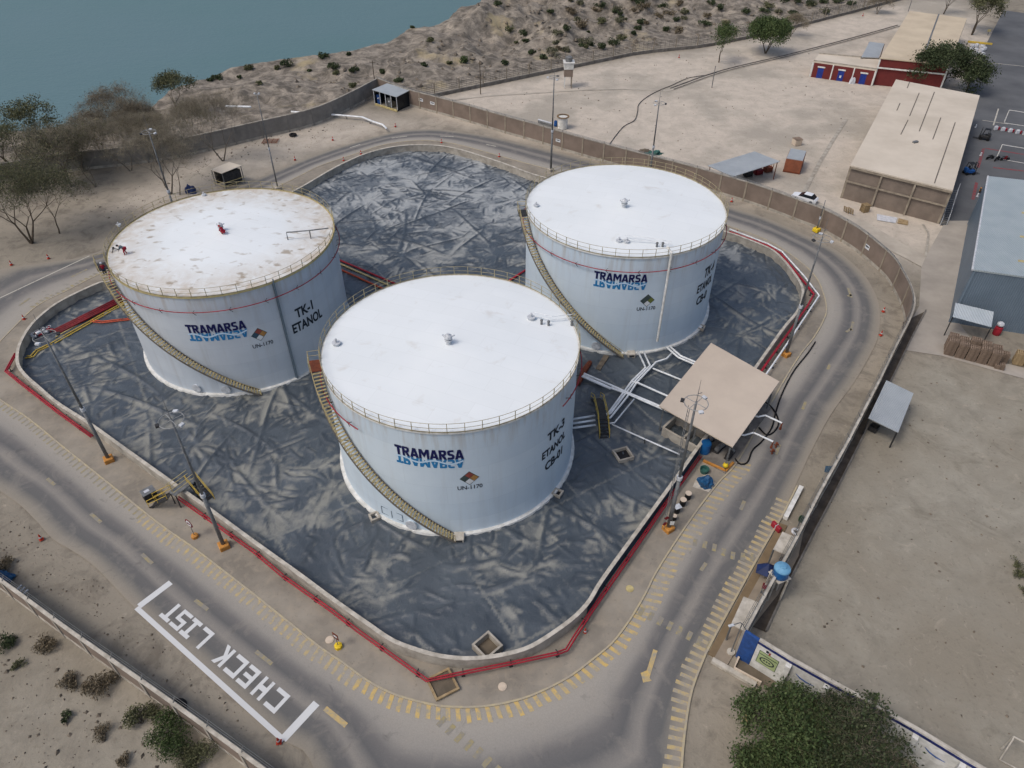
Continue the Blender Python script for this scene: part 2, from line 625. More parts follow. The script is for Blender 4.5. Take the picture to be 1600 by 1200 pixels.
class MB:
    def __init__(s):
        s.v = []
        s.f = []
        s.mi = []
        s.m = 0
        s.smooth = []
        s.sm = False

    def add(s, vs, fs):
        o = len(s.v)
        s.v += [tuple(x) for x in vs]
        for f in fs:
            s.f.append([i + o for i in f])
            s.mi.append(s.m)
            s.smooth.append(s.sm)
        return s

    def box(s, c, size, rz=0.0, bev=0.0):
        x, y, z = [k / 2 for k in size]
        M = Matrix.Rotation(rz, 3, 'Z')
        c = Vector(c)
        if bev > 0:
            b = bev
            vs, fs = [], []
            P = []
            for zz, ins in ((-z, b), (-z + b, 0), (z - b, 0), (z, b)):
                ring = [(-x + ins, -y + b + ins * 0), (-x + b, -y + ins), (x - b, -y + ins), (x - ins, -y + b), (x - ins, y - b), (x - b, y - ins), (-x + b, y - ins), (-x + ins, y - b)]
                P.append([(a, bb, zz) for a, bb in ring])
            for r in P:
                vs += [M @ Vector(p) + c for p in r]
            for k in range(3):
                for i in range(8):
                    j = (i + 1) % 8
                    fs.append((k * 8 + i, k * 8 + j, (k + 1) * 8 + j, (k + 1) * 8 + i))
            fs.append(tuple(range(7, -1, -1)))
            fs.append(tuple(range(24, 32)))
            return s.add(vs, fs)
        vs = [M @ Vector((a, b, d)) + c for d in (-z, z) for a, b in ((-x, -y), (x, -y), (x, y), (-x, y))]
        return s.add(vs, [(3, 2, 1, 0), (4, 5, 6, 7), (0, 1, 5, 4), (1, 2, 6, 5), (2, 3, 7, 6), (3, 0, 4, 7)])

    def beam(s, a, b, w_, h_=None):
        """rectangular bar from a to b"""
        a, b = Vector(a), Vector(b)
        h_ = h_ or w_
        d = b - a
        if d.length < 1e-6:
            return s
        d.normalize()
        up = Vector((0, 0, 1)) if abs(d.z) < .95 else Vector((1, 0, 0))
        x = d.cross(up).normalized() * w_ / 2
        y = x.normalized().cross(d).normalized() * h_ / 2
        vs = [p + q for p in (a, b) for q in (-x - y, x - y, x + y, -x + y)]
        return s.add(vs, [(3, 2, 1, 0), (4, 5, 6, 7), (0, 1, 5, 4), (1, 2, 6, 5), (2, 3, 7, 6), (3, 0, 4, 7)])

    def tube(s, pts, r, n=6, r2=None, closed=False, caps=True):
        P = [Vector(p) for p in pts]
        m = len(P)
        vs, fs = [], []
        prev = None
        for i, p in enumerate(P):
            if closed:
                d = P[(i + 1) % m] - P[(i - 1) % m]
            else:
                d = P[min(i + 1, m - 1)] - P[max(i - 1, 0)]
            if d.length < 1e-9:
                d = Vector((0, 0, 1))
            d.normalize()
            up = prev if prev is not None else (Vector((0, 0, 1)) if abs(d.z) < .9 else Vector((1, 0, 0)))
            x = up - d * up.dot(d)
            if x.length < 1e-4:
                x = Vector((1, 0, 0)) - d * d.x
            x.normalize()
            prev = x
            y = d.cross(x)
            rr = r if r2 is None else r + (r2 - r) * i / max(m - 1, 1)
            if isinstance(r, (list, tuple)):
                rr = r[i]
            for k in range(n):
                a = 2 * math.pi * k / n
                vs.append(p + (x * math.cos(a) + y * math.sin(a)) * rr)
        for i in range(m if closed else m - 1):
            for k in range(n):
                k2 = (k + 1) % n
                j = (i + 1) % m
                fs.append((i * n + k, i * n + k2, j * n + k2, j * n + k))
        if caps and not closed:
            fs.append(tuple(range(n - 1, -1, -1)))
            fs.append(tuple(range((m - 1) * n, m * n)))
        return s.add(vs, fs)

    def cyl(s, c, r, h, n=16, r2=None, cap=True):
        c = Vector(c)
        r2 = r if r2 is None else r2
        vs = [c + Vector((r * math.cos(2 * math.pi * k / n), r * math.sin(2 * math.pi * k / n), 0)) for k in range(n)]
        vs += [c + Vector((r2 * math.cos(2 * math.pi * k / n), r2 * math.sin(2 * math.pi * k / n), h)) for k in range(n)]
        fs = [(k, (k + 1) % n, n + (k + 1) % n, n + k) for k in range(n)]
        if cap:
            fs += [tuple(range(n - 1, -1, -1)), tuple(range(n, 2 * n))]
        return s.add(vs, fs)

    def lathe(s, c, prof, n=24, a0=0.0, a1=2 * math.pi):
        c = Vector(c)
        full = abs(a1 - a0 - 2 * math.pi) < 1e-6
        cnt = n if full else n + 1
        vs, fs = [], []
        for r, z in prof:
            for k in range(cnt):
                a = a0 + (a1 - a0) * k / n
                vs.append(c + Vector((r * math.cos(a), r * math.sin(a), z)))
        for i in range(len(prof) - 1):
            for k in range(n):
                k2 = (k + 1) % cnt
                fs.append((i * cnt + k, i * cnt + k2, (i + 1) * cnt + k2, (i + 1) * cnt + k))
        return s.add(vs, fs)

    def ball(s, c, r, n=10, sz=(1, 1, 1)):
        c = Vector(c)
        m = max(n // 2, 3)
        vs, fs = [], []
        for i in range(m + 1):
            ph = math.pi * i / m
            for k in range(n):
                a = 2 * math.pi * k / n
                vs.append(c + Vector((r * sz[0] * math.sin(ph) * math.cos(a), r * sz[1] * math.sin(ph) * math.sin(a), r * sz[2] * math.cos(ph))))
        for i in range(m):
            for k in range(n):
                k2 = (k + 1) % n
                fs.append((i * n + k, (i + 1) * n + k, (i + 1) * n + k2, i * n + k2))
        return s.add(vs, fs)

    def prism(s, pts, z0, z1):
        P = [Vector((p[0], p[1], 0)) for p in pts]
        ar = sum(P[i].x * P[(i + 1) % len(P)].y - P[(i + 1) % len(P)].x * P[i].y for i in range(len(P)))
        if ar < 0:
            P.reverse()
        n = len(P)
        vs = [Vector((p.x, p.y, z0)) for p in P] + [Vector((p.x, p.y, z1)) for p in P]
        fs = [(i, (i + 1) % n, n + (i + 1) % n, n + i) for i in range(n)]
        for t in tessellate_polygon([P]):
            a, b, c = t
            nn = (P[b] - P[a]).cross(P[c] - P[a]).z
            if nn < 0:
                a, c = c, a
            fs.append((n + a, n + b, n + c))
            fs.append((c, b, a))
        return s.add(vs, fs)

    def sheet(s, pts, z):
        P = [Vector((p[0], p[1], 0)) for p in pts]
        fs = []
        for t in tessellate_polygon([P]):
            a, b, c = t
            if (P[b] - P[a]).cross(P[c] - P[a]).z < 0:
                a, c = c, a
            fs.append((a, b, c))
        return s.add([Vector((p.x, p.y, z)) for p in P], fs)

    def quad(s, a, b, c, d):
        return s.add([a, b, c, d], [(0, 1, 2, 3)])

    def slab(s, corners, th):
        """thick quad: corners are the top face"""
        C = [Vector(c) for c in corners]
        n = (C[1] - C[0]).cross(C[2] - C[0]).normalized()
        if n.z < 0:
            C.reverse()
            n = -n
        vs = C + [c - n * th for c in C]
        k = len(C)
        fs = [tuple(range(k)), tuple(range(2 * k - 1, k - 1, -1))]
        for i in range(k):
            j = (i + 1) % k
            fs.append((i, k + i, k + j, j))
        return s.add(vs, fs)

    def strip(s, P, wdt, z, closed=False):
        N = normals2d(P, closed)
        vs = []
        for p, n in zip(P, N):
            vs += [(p.x - n.x * wdt / 2, p.y - n.y * wdt / 2, z), (p.x + n.x * wdt / 2, p.y + n.y * wdt / 2, z)]
        fs = [(2 * i, 2 * i + 1, 2 * i + 3, 2 * i + 2) for i in range(len(P) - 1)]
        return s.add(vs, fs)

    def wall(s, P, th, z0, z1, closed=False):
        """a wall of thickness th along polyline P"""
        N = normals2d(P, closed)
        vs = []
        for p, n in zip(P, N):
            for sg, z in ((-1, z0), (1, z0), (1, z1), (-1, z1)):
                vs.append((p.x + n.x * sg * th / 2, p.y + n.y * sg * th / 2, z))
        m = len(P)
        fs = []
        for i in range(m if closed else m - 1):
            j = (i + 1) % m
            for k in range(4):
                k2 = (k + 1) % 4
                fs.append((i * 4 + k, j * 4 + k, j * 4 + k2, i * 4 + k2))
        if not closed:
            fs.append((0, 1, 2, 3))
            fs.append(tuple((m - 1) * 4 + q for q in (3, 2, 1, 0)))
        return s.add(vs, fs)

    def build(s, name, mat, parent=None, recalc=False):
        me = bpy.data.meshes.new(name)
        me.from_pydata(s.v, [], s.f)
        mats = mat if isinstance(mat, (list, tuple)) else [mat]
        for m in mats:
            me.materials.append(MATS[m] if isinstance(m, str) else m)
        if len(mats) > 1:
            me.polygons.foreach_set('material_index', s.mi)
        if any(s.smooth):
            me.polygons.foreach_set('use_smooth', s.smooth)
        me.update()
        if recalc:
            bm = bmesh.new()
            bm.from_mesh(me)
            bmesh.ops.recalc_face_normals(bm, faces=bm.faces)
            bm.to_mesh(me)
            bm.free()
        o = bpy.data.objects.new(name, me)
        col.objects.link(o)
        if parent:
            o.parent = parent
            o.location = -wl(parent)
        return o


def tag(o, label=None, cat=None, group=None, kind=None):
    if label:
        o['label'] = label
    if cat:
        o['category'] = cat
    if group:
        o['group'] = group
    if kind:
        o['kind'] = kind
    return o


def thing(name, label, cat, loc=(0, 0, 0), group=None, rz=0.0):
    o = bpy.data.objects.new(name, None)
    o.empty_display_size = .3
    col.objects.link(o)
    o.location = loc
    o.rotation_euler = (0, 0, rz)
    return tag(o, label, cat, group)


def kids(o):
    return [c for c in bpy.data.objects if c.parent == o]


def copy_tree(o, parent=None, _k=None):
    c = o.copy()
    col.objects.link(c)
    c.parent = parent
    for ch in kids(o):
        copy_tree(ch, c)
    return c


def dup(o, loc, rz=None, label=None, group=None, scale=None):
    c = copy_tree(o)
    c.location = loc
    if rz is not None:
        c.rotation_euler = (0, 0, rz)
    if label:
        c['label'] = label
    if group:
        c['group'] = group
    if scale:
        c.scale = scale if isinstance(scale, (tuple, list)) else (scale,) * 3
    return c


def struct(o):
    o['kind'] = 'structure'
    return o


# ---------------------------------------------------------------- text
def text_geo(s, offset=0.0, shear=0.0, space=1.0):
    cu = bpy.data.curves.new('t', 'FONT')
    cu.body = s
    cu.size = 1.0
    cu.offset = offset
    cu.shear = shear
    cu.space_character = space
    cu.resolution_u = 3
    ob = bpy.data.objects.new('t', cu)
    col.objects.link(ob)
    dg = bpy.context.evaluated_depsgraph_get()
    ev = ob.evaluated_get(dg)
    me = ev.to_mesh()
    vs = [tuple(v.co) for v in me.vertices]
    fs = [tuple(p.vertices) for p in me.polygons]
    ev.to_mesh_clear()
    bpy.data.objects.remove(ob)
    bpy.data.curves.remove(cu)
    xs = [v[0] for v in vs]
    ys = [v[1] for v in vs]
    return vs, fs, (min(xs), max(xs), min(ys), max(ys))

# ================================================================ TERRAIN
CLIFF = [G(u, v) for u, v in [(-900, 330), (-400, 270), (0, 212), (100, 205), (200, 180), (300, 130), (350, 112), (400, 103), (470, 97), (530, 86), (600, 70), (650, 48), (700, 26), (745, 0), (800, -40), (900, -110)]]
cx_ = np.array([p.x for p in CLIFF])
cy_ = np.array([p.y for p in CLIFF])
o_ = np.argsort(cx_)
cx_, cy_ = cx_[o_], cy_[o_]
FENCE = [G(u, v) for u, v in [(560, 178), (640, 160), (700, 147), (800, 126), (900, 105), (1000, 84), (1100, 74), (1200, 54), (1270, 36), (1340, 18), (1420, -4), (1500, -25), (1600, -50)]]
fx_ = np.array([p.x for p in FENCE])
fy_ = np.array([p.y for p in FENCE])
BACKW = [G(u, v, 3.4) for u, v in [(-40, 262), (100, 240), (250, 222), (400, 190), (500, 165), (590, 122)]]


def poly_mask(X, Y, poly):
    px = [p[0] for p in poly]
    py = [p[1] for p in poly]
    ins = np.zeros(X.shape, bool)
    n = len(px)
    j = n - 1
    for i in range(n):
        c = ((py[i] > Y) != (py[j] > Y)) & (X < (px[j] - px[i]) * (Y - py[i]) / (py[j] - py[i] + 1e-12) + px[i])
        ins ^= c
        j = i
    return ins


def np_noise(X, Y, scale, seed=0, octv=4, ridged=False):
    """value noise on a lattice, summed over octaves"""
    rs = np.random.RandomState(seed)
    T = rs.rand(256, 256)
    out = np.zeros(X.shape)
    amp, tot = 1.0, 0.0
    x, y = X / scale, Y / scale
    for o in range(octv):
        xi, yi = np.floor(x).astype(int), np.floor(y).astype(int)
        fx, fy = x - xi, y - yi
        fx, fy = fx * fx * (3 - 2 * fx), fy * fy * (3 - 2 * fy)
        a, b = T[xi % 256, yi % 256], T[(xi + 1) % 256, yi % 256]
        c, d = T[xi % 256, (yi + 1) % 256], T[(xi + 1) % 256, (yi + 1) % 256]
        v = (a * (1 - fx) + b * fx) * (1 - fy) + (c * (1 - fx) + d * fx) * fy
        if ridged:
            v = 1 - np.abs(2 * v - 1)
        out += v * amp
        tot += amp
        amp *= .5
        x, y = x * 2.03 + 17.3, y * 2.03 + 5.1
    return out / tot


def box_blur(a, k):
    for ax in (0, 1):
        c = np.cumsum(np.pad(a, [(k + 1, k) if i == ax else (0, 0) for i in (0, 1)], mode='edge'), axis=ax)
        n = a.shape[ax]
        sl1 = [slice(None)] * 2
        sl2 = [slice(None)] * 2
        sl1[ax] = slice(2 * k + 1, 2 * k + 1 + n)
        sl2[ax] = slice(0, n)
        a = (c[tuple(sl1)] - c[tuple(sl2)]) / (2 * k + 1)
    return a


def ss(x, a, b):
    t = np.clip((x - a) / (b - a), 0, 1)
    return t * t * (3 - 2 * t)


xs = np.arange(-230, 300, 1.1)
ys = np.concatenate([np.arange(-40, 130, 1.4), np.arange(130, 430, 1.05)])
X, Y = np.meshgrid(xs, ys, indexing='ij')
ycl = np.interp(X, cx_, cy_)
yfe = np.interp(X, fx_, fy_, left=1e3, right=fy_[-1] + 10)
bwx = np.array([p.x for p in BACKW])
bwy = np.array([p.y for p in BACKW])
ybw = np.interp(X, bwx, bwy)
ylim = np.where(X < BACKW[-1].x, ybw, yfe)
ylim = np.where(X < -110, ylim + 6, ylim)
beyond = Y - ylim
rid = np_noise(X, Y, 26, 3, 5, True)
rid2 = np_noise(X, Y, 9, 8, 4, True)
hum = np_noise(X, Y, 60, 5, 3)
amp = ss(beyond, 2, 30)
far = ss(beyond, 10, 90)
hz = amp * ((rid - .62) * 15 * (.35 + far) + (rid2 - .6) * 3.6 + (np_noise(X, Y, 3.5, 77, 3, True) - .6) * 1.5) + far * (hum - .45) * 16
# a gullied bluff beside the shore, right of the corner of the wall
bl = np.exp(-(((X - 6) / 26.0) ** 2 + ((Y - 205) / 20.0) ** 2))
hz += amp * bl * (1.5 + 5 * (rid - .5))
over = Y - ycl + (np_noise(X, Y, 14, 11, 3) - .5) * 9
hz = hz * (1 - ss(over, -45, -4) * .75)
hz = hz - ss(over, 0, 26) * 34 - np.clip(over, 0, None) * .12
hz = np.where(beyond < 1, 0, hz)
hz = np.where((beyond >= 1), hz, 0)
# gentle roll of the open lots, never above the paving
und = (np_noise(X, Y, 18, 21, 4) - .5) * .10 - .06
hz = hz + np.where(beyond < 2, und, 0)
nx, ny = X.shape
me = bpy.data.meshes.new('ground')
V = np.stack([X, Y, hz], -1).reshape(-1, 3)
idx = np.arange(nx * ny).reshape(nx, ny)
Fq = np.stack([idx[:-1, :-1], idx[1:, :-1], idx[1:, 1:], idx[:-1, 1:]], -1).reshape(-1, 4)
me.vertices.add(len(V))
me.vertices.foreach_set('co', V.ravel())
me.loops.add(Fq.size)
me.loops.foreach_set('vertex_index', Fq.ravel())
me.polygons.add(len(Fq))
me.polygons.foreach_set('loop_start', np.arange(0, Fq.size, 4))
me.polygons.foreach_set('loop_total', np.full(len(Fq), 4))
me.update()
me.polygons.foreach_set('use_smooth', np.ones(len(Fq), bool))
# kinds of soil
lotR = GL([(1165, 985), (1428, 560), (1470, 560), (1600, 600), (1900, 640), (2100, 1400), (1590, 1215), (1400, 1105)])
lotR += []
sand = GL([(590, 150), (700, 190), (830, 222), (1000, 262), (1220, 330), (1430, 440), (1600, 300), (1560, 60), (1500, 0), (1420, 0), (1270, 36), (1100, 74), (900, 105), (700, 147)])
sandL = GL([(150, 330), (380, 210), (560, 170), (700, 200), (600, 200), (430, 262), (300, 320)])
zr = box_blur(poly_mask(X, Y, lotR).astype(float), 2)
lowl = poly_mask(X, Y, GL([(-300, 680), (0, 930), (400, 1230), (430, 1500), (-500, 1500)]))
zr = np.maximum(zr, box_blur(lowl.astype(float), 1) * .6)
zb = box_blur(np.maximum(poly_mask(X, Y, sand), poly_mask(X, Y, sandL) * .8).astype(float), 3)
zg = ss(beyond, 0, 8)
colr = np.stack([zr, zg, zb, np.ones_like(zr)], -1).reshape(-1, 4)
at = me.color_attributes.new('zone', 'FLOAT_COLOR', 'POINT')
at.data.foreach_set('color', colr.ravel())
me.materials.append(MATS['ground'])
g = bpy.data.objects.new('ground', me)
col.objects.link(g)
struct(g)


def ground_z(x, y):
    i = int(np.clip(np.searchsorted(xs, x), 1, nx - 1))
    j = int(np.clip(np.searchsorted(ys, y), 1, ny - 1))
    return float(hz[i, j])


def on_ground(u, v):
    """walk along the line of sight measured at (u, v) until it meets the relief"""
    d = _F + (u - 800) / FPX * _X + (v - 600) / FPX * _D
    t = 60.0 / d.length
    p = Vector((0, 0, CAM_H))
    while t < 600:
        p = Vector((d.x * t, d.y * t, CAM_H + d.z * t))
        if p.z < ground_z(p.x, p.y):
            return p
        t += .4
    return p


m = MB()
S = 5000
m.add([(-S, -S, -24), (S, -S, -24), (S, S, -24), (-S, S, -24)], [(0, 1, 2, 3)])
struct(m.build('sea', 'water'))
# open country that carries the ground on to the right, the near side and behind
m = MB()
m.add([(-900, -900, -.6), (900, -900, -.6), (900, -39, -.6), (-900, -39, -.6)], [(0, 1, 2, 3)])
m.add([(299, -39, -.6), (900, -39, -.6), (900, 500, -.6), (299, 500, -.6)], [(0, 1, 2, 3)])
m.add([(-500, -39, -.6), (-229, -39, -.6), (-229, 90, -.6), (-500, 90, -.6)], [(0, 1, 2, 3)])
struct(m.build('outer_ground', 'mud'))

# ================================================================ ROAD RING
ISL = [(57, 480), (105, 455), (152, 431), (260, 378), (370, 322), (437, 291), (470, 275), (500, 260), (550, 243), (600, 227), (650, 220.5), (687, 222), (725, 229), (800, 250), (900, 277), (1030, 315),
       (1132, 352), (1200, 377), (1250, 410), (1275, 435), (1287, 462), (1291, 485), (1287, 500), (1272, 527), (1250, 555), (1225, 595), (1190, 657), (1150, 725), (1125, 752), (1095, 790),
       (1062, 837), (1025, 895), (1010, 925), (990, 960), (975, 982), (955, 1007), (925, 1032), (887, 1060), (837, 1085), (800, 1097), (762, 1104), (725, 1106), (687, 1104), (650, 1096),
       (612, 1084), (575, 1065), (537, 1037), (500, 1012), (450, 972), (400, 932), (355, 897), (300, 855), (250, 820), (175, 760), (100, 700), (45, 655), (0, 625), (-25, 603), (-30, 575), (-15, 552), (15, 520)]
OUT = [(-300, 520), (-60, 440), (0, 421), (75, 410), (150, 395), (280, 338), (400, 280), (500, 240), (575, 217), (625, 205), (675, 202), (725, 207), (800, 220), (960, 262), (1136, 322), (1200, 342), (1275, 375),
       (1312, 395), (1350, 430), (1370, 465), (1375, 495), (1372, 525), (1362, 550), (1335, 597), (1300, 645), (1270, 700), (1240, 765), (1200, 847), (1170, 900), (1110, 1007), (1095, 1040),
       (1082, 1075), (1075, 1107), (1069, 1150), (1065, 1197), (1060, 1330), (900, 1600), (600, 1500), (490, 1197), (445, 1160), (400, 1120), (300, 1030), (210, 949), (150, 887), (112, 860), (82, 842), (50, 807), (0, 767), (-200, 640)]
isl = smooth_line(GL(ISL), .7, True)[:-1]
outp = resample(smooth_line(GL(OUT), 1.0, True), 1.0)[:-1]


def ray_poly(p, d, poly):
    best = 1e9
    n = len(poly)
    for i in range(n):
        a, b = poly[i], poly[(i + 1) % n]
        ex, ey = b.x - a.x, b.y - a.y
        den = d.x * ey - d.y * ex
        if abs(den) < 1e-9:
            continue
        t = ((a.x - p.x) * ey - (a.y - p.y) * ex) / den
        s_ = ((a.x - p.x) * d.y - (a.y - p.y) * d.x) / den
        if t > .05 and -1e-6 <= s_ <= 1 + 1e-6 and t < best:
            best = t
    return best


# the road bed as one sheet of strips from kerb to outer edge
ni = normals2d(isl, True)
cen = sum(isl, Vector()) / len(isl)
vs, cols, fs = [], [], []
ROWS = 14
sm_n = []
K = 4
for i in range(len(isl)):
    a = sum((ni[(i + k) % len(isl)] for k in range(-K, K + 1)), Vector()).normalized()
    if a.dot(isl[i] - cen) < 0:
        a = -a
    sm_n.append(a)
dist = [min(ray_poly(p, n, outp), 60) for p, n in zip(isl, sm_n)]
for p, n, L in zip(isl, sm_n, dist):
    wide = min(max((L - 13) / 8, 0), 1)
    for r in range(ROWS + 1):
        t = r / ROWS
        q = p + n * (L * t - .3 * (r == 0))
        vs.append((q.x, q.y, .03))
        tt = t if L < 13 else min(t * L / 13, 1)
        jn = wide * min(max((t * L - 3.5) / 5, 0), 1)
        cols.append((tt, jn, 0, 1))
W = ROWS + 1
n_ = len(isl)
for i in range(n_):
    j = (i + 1) % n_
    for r in range(ROWS):
        fs.append((i * W + r, i * W + r + 1, j * W + r + 1, j * W + r))
me = bpy.data.meshes.new('road')
me.from_pydata(vs, [], fs)
at = me.color_attributes.new('lane', 'FLOAT_COLOR', 'POINT')
at.data.foreach_set('color', np.array(cols).ravel())
me.materials.append(MATS['asphalt_dusty'])
ro = bpy.data.objects.new('road', me)
col.objects.link(ro)
struct(ro)
bm = bmesh.new()
bm.from_mesh(me)
bmesh.ops.recalc_face_normals(bm, faces=bm.faces)
if sum(f.normal.z for f in bm.faces) < 0:
    bmesh.ops.reverse_faces(bm, faces=bm.faces)
bm.to_mesh(me)
bm.free()

m = MB()
m.prism(isl, -.3, .12)
struct(m.build('raised_ground', 'island_dirt'))
# kerb line round the island
m = MB()
m.wall(isl, .16, -.2, .16, True)
struct(m.build('kerb', 'kerb_paint'))
# outer kerb, right-hand side of the exit road
rk = smooth_line(GL([(1245, 760), (1222, 806), (1200, 843), (1168, 900), (1110, 1007), (1095, 1040), (1082, 1075), (1075, 1107), (1069, 1150), (1065, 1197), (1060, 1330)]), .7)
m = MB()
m.wall(rk, .18, -.2, .15)
struct(m.build('outer_kerb', 'kerb_paint'))
# brown strip and kiosk terrace beside it
m = MB()
m.prism(GL([(1218, 818), (1230, 822), (1120, 1030), (1106, 1022)]), -.1, .10)
struct(m.build('planting_strip', 'brown_strip'))
m = MB()
m.prism(GL([(1232, 822), (1256, 826), (1247, 870), (1215, 930), (1160, 1000), (1136, 1040), (1115, 1030)]), -.1, .14)
struct(m.build('terrace', 'kiosk_floor'))

# ---- asphalt yard and aprons at the upper right
m = MB()
m.sheet(GL([(1568, 16), (1900, 60), (1900, 420), (1560, 346), (1512, 347), (1478, 347), (1474, 300), (1500, 170), (1530, 90)]), .012)
struct(m.build('yard', 'asphalt_yard'))
m = MB()
m.sheet(GL([(1478, 345), (1520, 345), (1495, 500), (1540, 560), (1900, 650), (1900, 690), (1600, 592), (1471, 556), (1400, 545), (1436, 478), (1440, 412)]), .02)
struct(m.build('apron', 'grey_apron'))
m = MB()
m.sheet(GL([(1270, 312), (1300, 325), (1352, 346), (1446, 402), (1440, 417), (1380, 386), (1330, 352), (1265, 322)]), .03)
struct(m.build('path', 'pale_path'))
m = MB()
m.strip(resample(GL([(1322, 186), (1296, 228), (1280, 255), (1256, 300)]), 1), .7, .02)
m.strip(resample(GL([(1442, 350), (1451, 365), (1446, 402)]), 1), .35, .04)
struct(m.build('drain_channel', 'concrete'))
m = MB()
m.strip(smooth_line(GL([(680, 160), (760, 150), (840, 145), (900, 141), (970, 139), (1035, 141)]), 1), .8, .02)
m.strip(smooth_line(GL([(1405, 41), (1330, 62), (1230, 88), (1130, 112), (1050, 140), (1036, 141)]), 1), .9, .02)
struct(m.build('dirt_track', 'pale_path'))
# sunken ditch edge north-east
m = MB()
for off in (-.5, .5):
    L = smooth_line(GL([(1405, 40), (1330, 61), (1230, 87), (1130, 111), (1050, 139)]), 1)
    N = normals2d(L)
    m.wall([p + n * off for p, n in zip(L, N)], .18, -.1, .14)
struct(m.build('ditch_kerb', 'concrete_dark'))

# ================================================================ ROAD MARKINGS
isl_px = {}


def nearest_i(line, p):
    return min(range(len(line)), key=lambda i: (line[i] - p).length)


def hatch(m, line, i0, i1, step, lng, wdt, sgn, skew=0.35, z=.045, off=.05):
    n = len(line)
    cnt = (i1 - i0) % n if i1 < i0 else i1 - i0
    N = sm_n if line is isl else normals2d(line)
    nxt = 0.0
    acc = 0.0
    for k in range(cnt):
        a, b = line[(i0 + k) % n], line[(i0 + k + 1) % n]
        L = (b - a).length
        while nxt <= acc + L:
            f = (nxt - acc) / L
            t = (b - a).normalized()
            nn = N[(i0 + k) % n] * sgn
            lg = lng * random.uniform(.85, 1.1)
            c = a.lerp(b, f)
            q0 = c + nn * off
            q1 = c + nn * (off + lg) + t * skew * lg
            m.add([(q0.x - t.x * wdt / 2, q0.y - t.y * wdt / 2, z), (q0.x + t.x * wdt / 2, q0.y + t.y * wdt / 2, z),
                   (q1.x + t.x * wdt / 2, q1.y + t.y * wdt / 2, z), (q1.x - t.x * wdt / 2, q1.y - t.y * wdt / 2, z)], [(0, 1, 2, 3)])
            nxt += step
        acc += L


I = lambda u, v: nearest_i(isl, G(u, v))
m = MB()
hatch(m, isl, I(990, 962), I(560, 1055), .78, 1.15, .36, 1, -.15)
struct(m.build('kerb_hatching', 'paint_yellow'))
m = MB()
hatch(m, isl, I(1150, 725), I(990, 962), .78, 1.5, .34, 1, -.3, .041)
hatch(m, isl, I(560, 1055), I(230, 802), .78, 1.2, .32, 1, -.15, .041)
struct(m.build('worn_kerb_hatching', 'paint_yellow_worn'))
m = MB()
hatch(m, isl, I(230, 802), I(10, 632), .8, .9, .26, 1, -.15, .038)
hatch(m, isl, I(57, 480), I(152, 431), .75, .9, .4, 1, -.15)
struct(m.build('faint_kerb_hatching', 'paint_yellow_faint'))
m = MB()
h0 = nearest_i(rk, G(1168, 900))
hatch(m, rk, 0 + 4, len(rk) - 1, .74, 1.25, .34, 1 if normals2d(rk)[5].x < 0 else -1, .05)
struct(m.build('outer_kerb_hatching', 'paint_yellow_worn'))


def dash(m, a, b, w_, z=.047):
    a, b = G(*a), G(*b)
    t = (b - a).normalized()
    n = Vector((t.y, -t.x, 0)) * w_ / 2
    m.add([(a - n).to_tuple()[:2] + (z,), (b - n).to_tuple()[:2] + (z,), (b + n).to_tuple()[:2] + (z,), (a + n).to_tuple()[:2] + (z,)], [(0, 1, 2, 3)])


m = MB()
dash(m, (508, 1107), (541, 1134), .42)
a_, b_ = (1024, 1016), (1010, 1062)
dash(m, a_, b_, .38)
hd = GL([(1001, 1052), (1005, 1067), (1018, 1064), (1012, 1056), (1010, 1048)])
m.sheet(hd, .05)
struct(m.build('direction_arrow', 'paint_yellow'))
m = MB()
for a_, b_ in [((30, 478), (47, 466)), ((110, 434), (136, 421)), ((305, 938), (325, 953)), ((400, 1018), (425, 1038)), ((74, 748), (86, 758)), ((142, 803), (158, 817)), ((222, 866), (238, 881)),
               ((1254, 640), (1259, 628)), ((1293, 578), (1297, 569)), ((1212, 710), (1218, 695)), ((1157, 797), (1163, 783)), ((1095, 892), (1103, 880)), ((1330, 517), (1333, 503)), ((1325, 450), (1330, 465)),
               ((1322, 519), (1330, 514)), ((1324, 463), (1331, 461))]:
    dash(m, a_, b_, .34)
# dashed stop lines across the two lanes
for pts in ([(1002, 956), (1030, 970), (1060, 985), (1108, 1010)], [(1086, 848), (1110, 853), (1140, 868), (1176, 872)], [(690, 1128), (715, 1150), (745, 1175), (775, 1205)]):
    L = resample(GL(pts), .95)
    t = (L[-1] - L[0]).normalized()
    for p in L:
        n = Vector((t.y, -t.x, 0))
        q = p + n * .45
        r_ = p - n * .45
        m.add([(q.x - t.x * .2, q.y - t.y * .2, .049), (q.x + t.x * .2, q.y + t.y * .2, .049), (r_.x + t.x * .2, r_.y + t.y * .2, .049), (r_.x - t.x * .2, r_.y - t.y * .2, .049)], [(0, 1, 2, 3)])
struct(m.build('lane_marks', 'paint_yellow_faint'))
m = MB()
for a_, b_ in [((612, 216), (636, 213)), ((547, 231), (563, 226)), ((688, 213), (709, 214)), ((760, 226), (775, 229)), ((-20, 480), (0, 467)), ((0, 466), (140, 400))]:
    dash(m, a_, b_, .22)
struct(m.build('far_lane_marks', 'paint_white_worn'))

# CHECK LIST bay
m = MB()
z_ = .048


def line_px(m, a, b, w_, z=.048):
    a, b = G(*a), G(*b)
    t = (b - a).normalized()
    n = Vector((t.y, -t.x, 0)) * w_ / 2
    m.add([(a.x - n.x, a.y - n.y, z), (b.x - n.x, b.y - n.y, z), (b.x + n.x, b.y + n.y, z), (a.x + n.x, a.y + n.y, z)], [(0, 1, 2, 3)])


def zpx(x, y):
    return (200 + x / 4.443, 900 + y / 4.443)


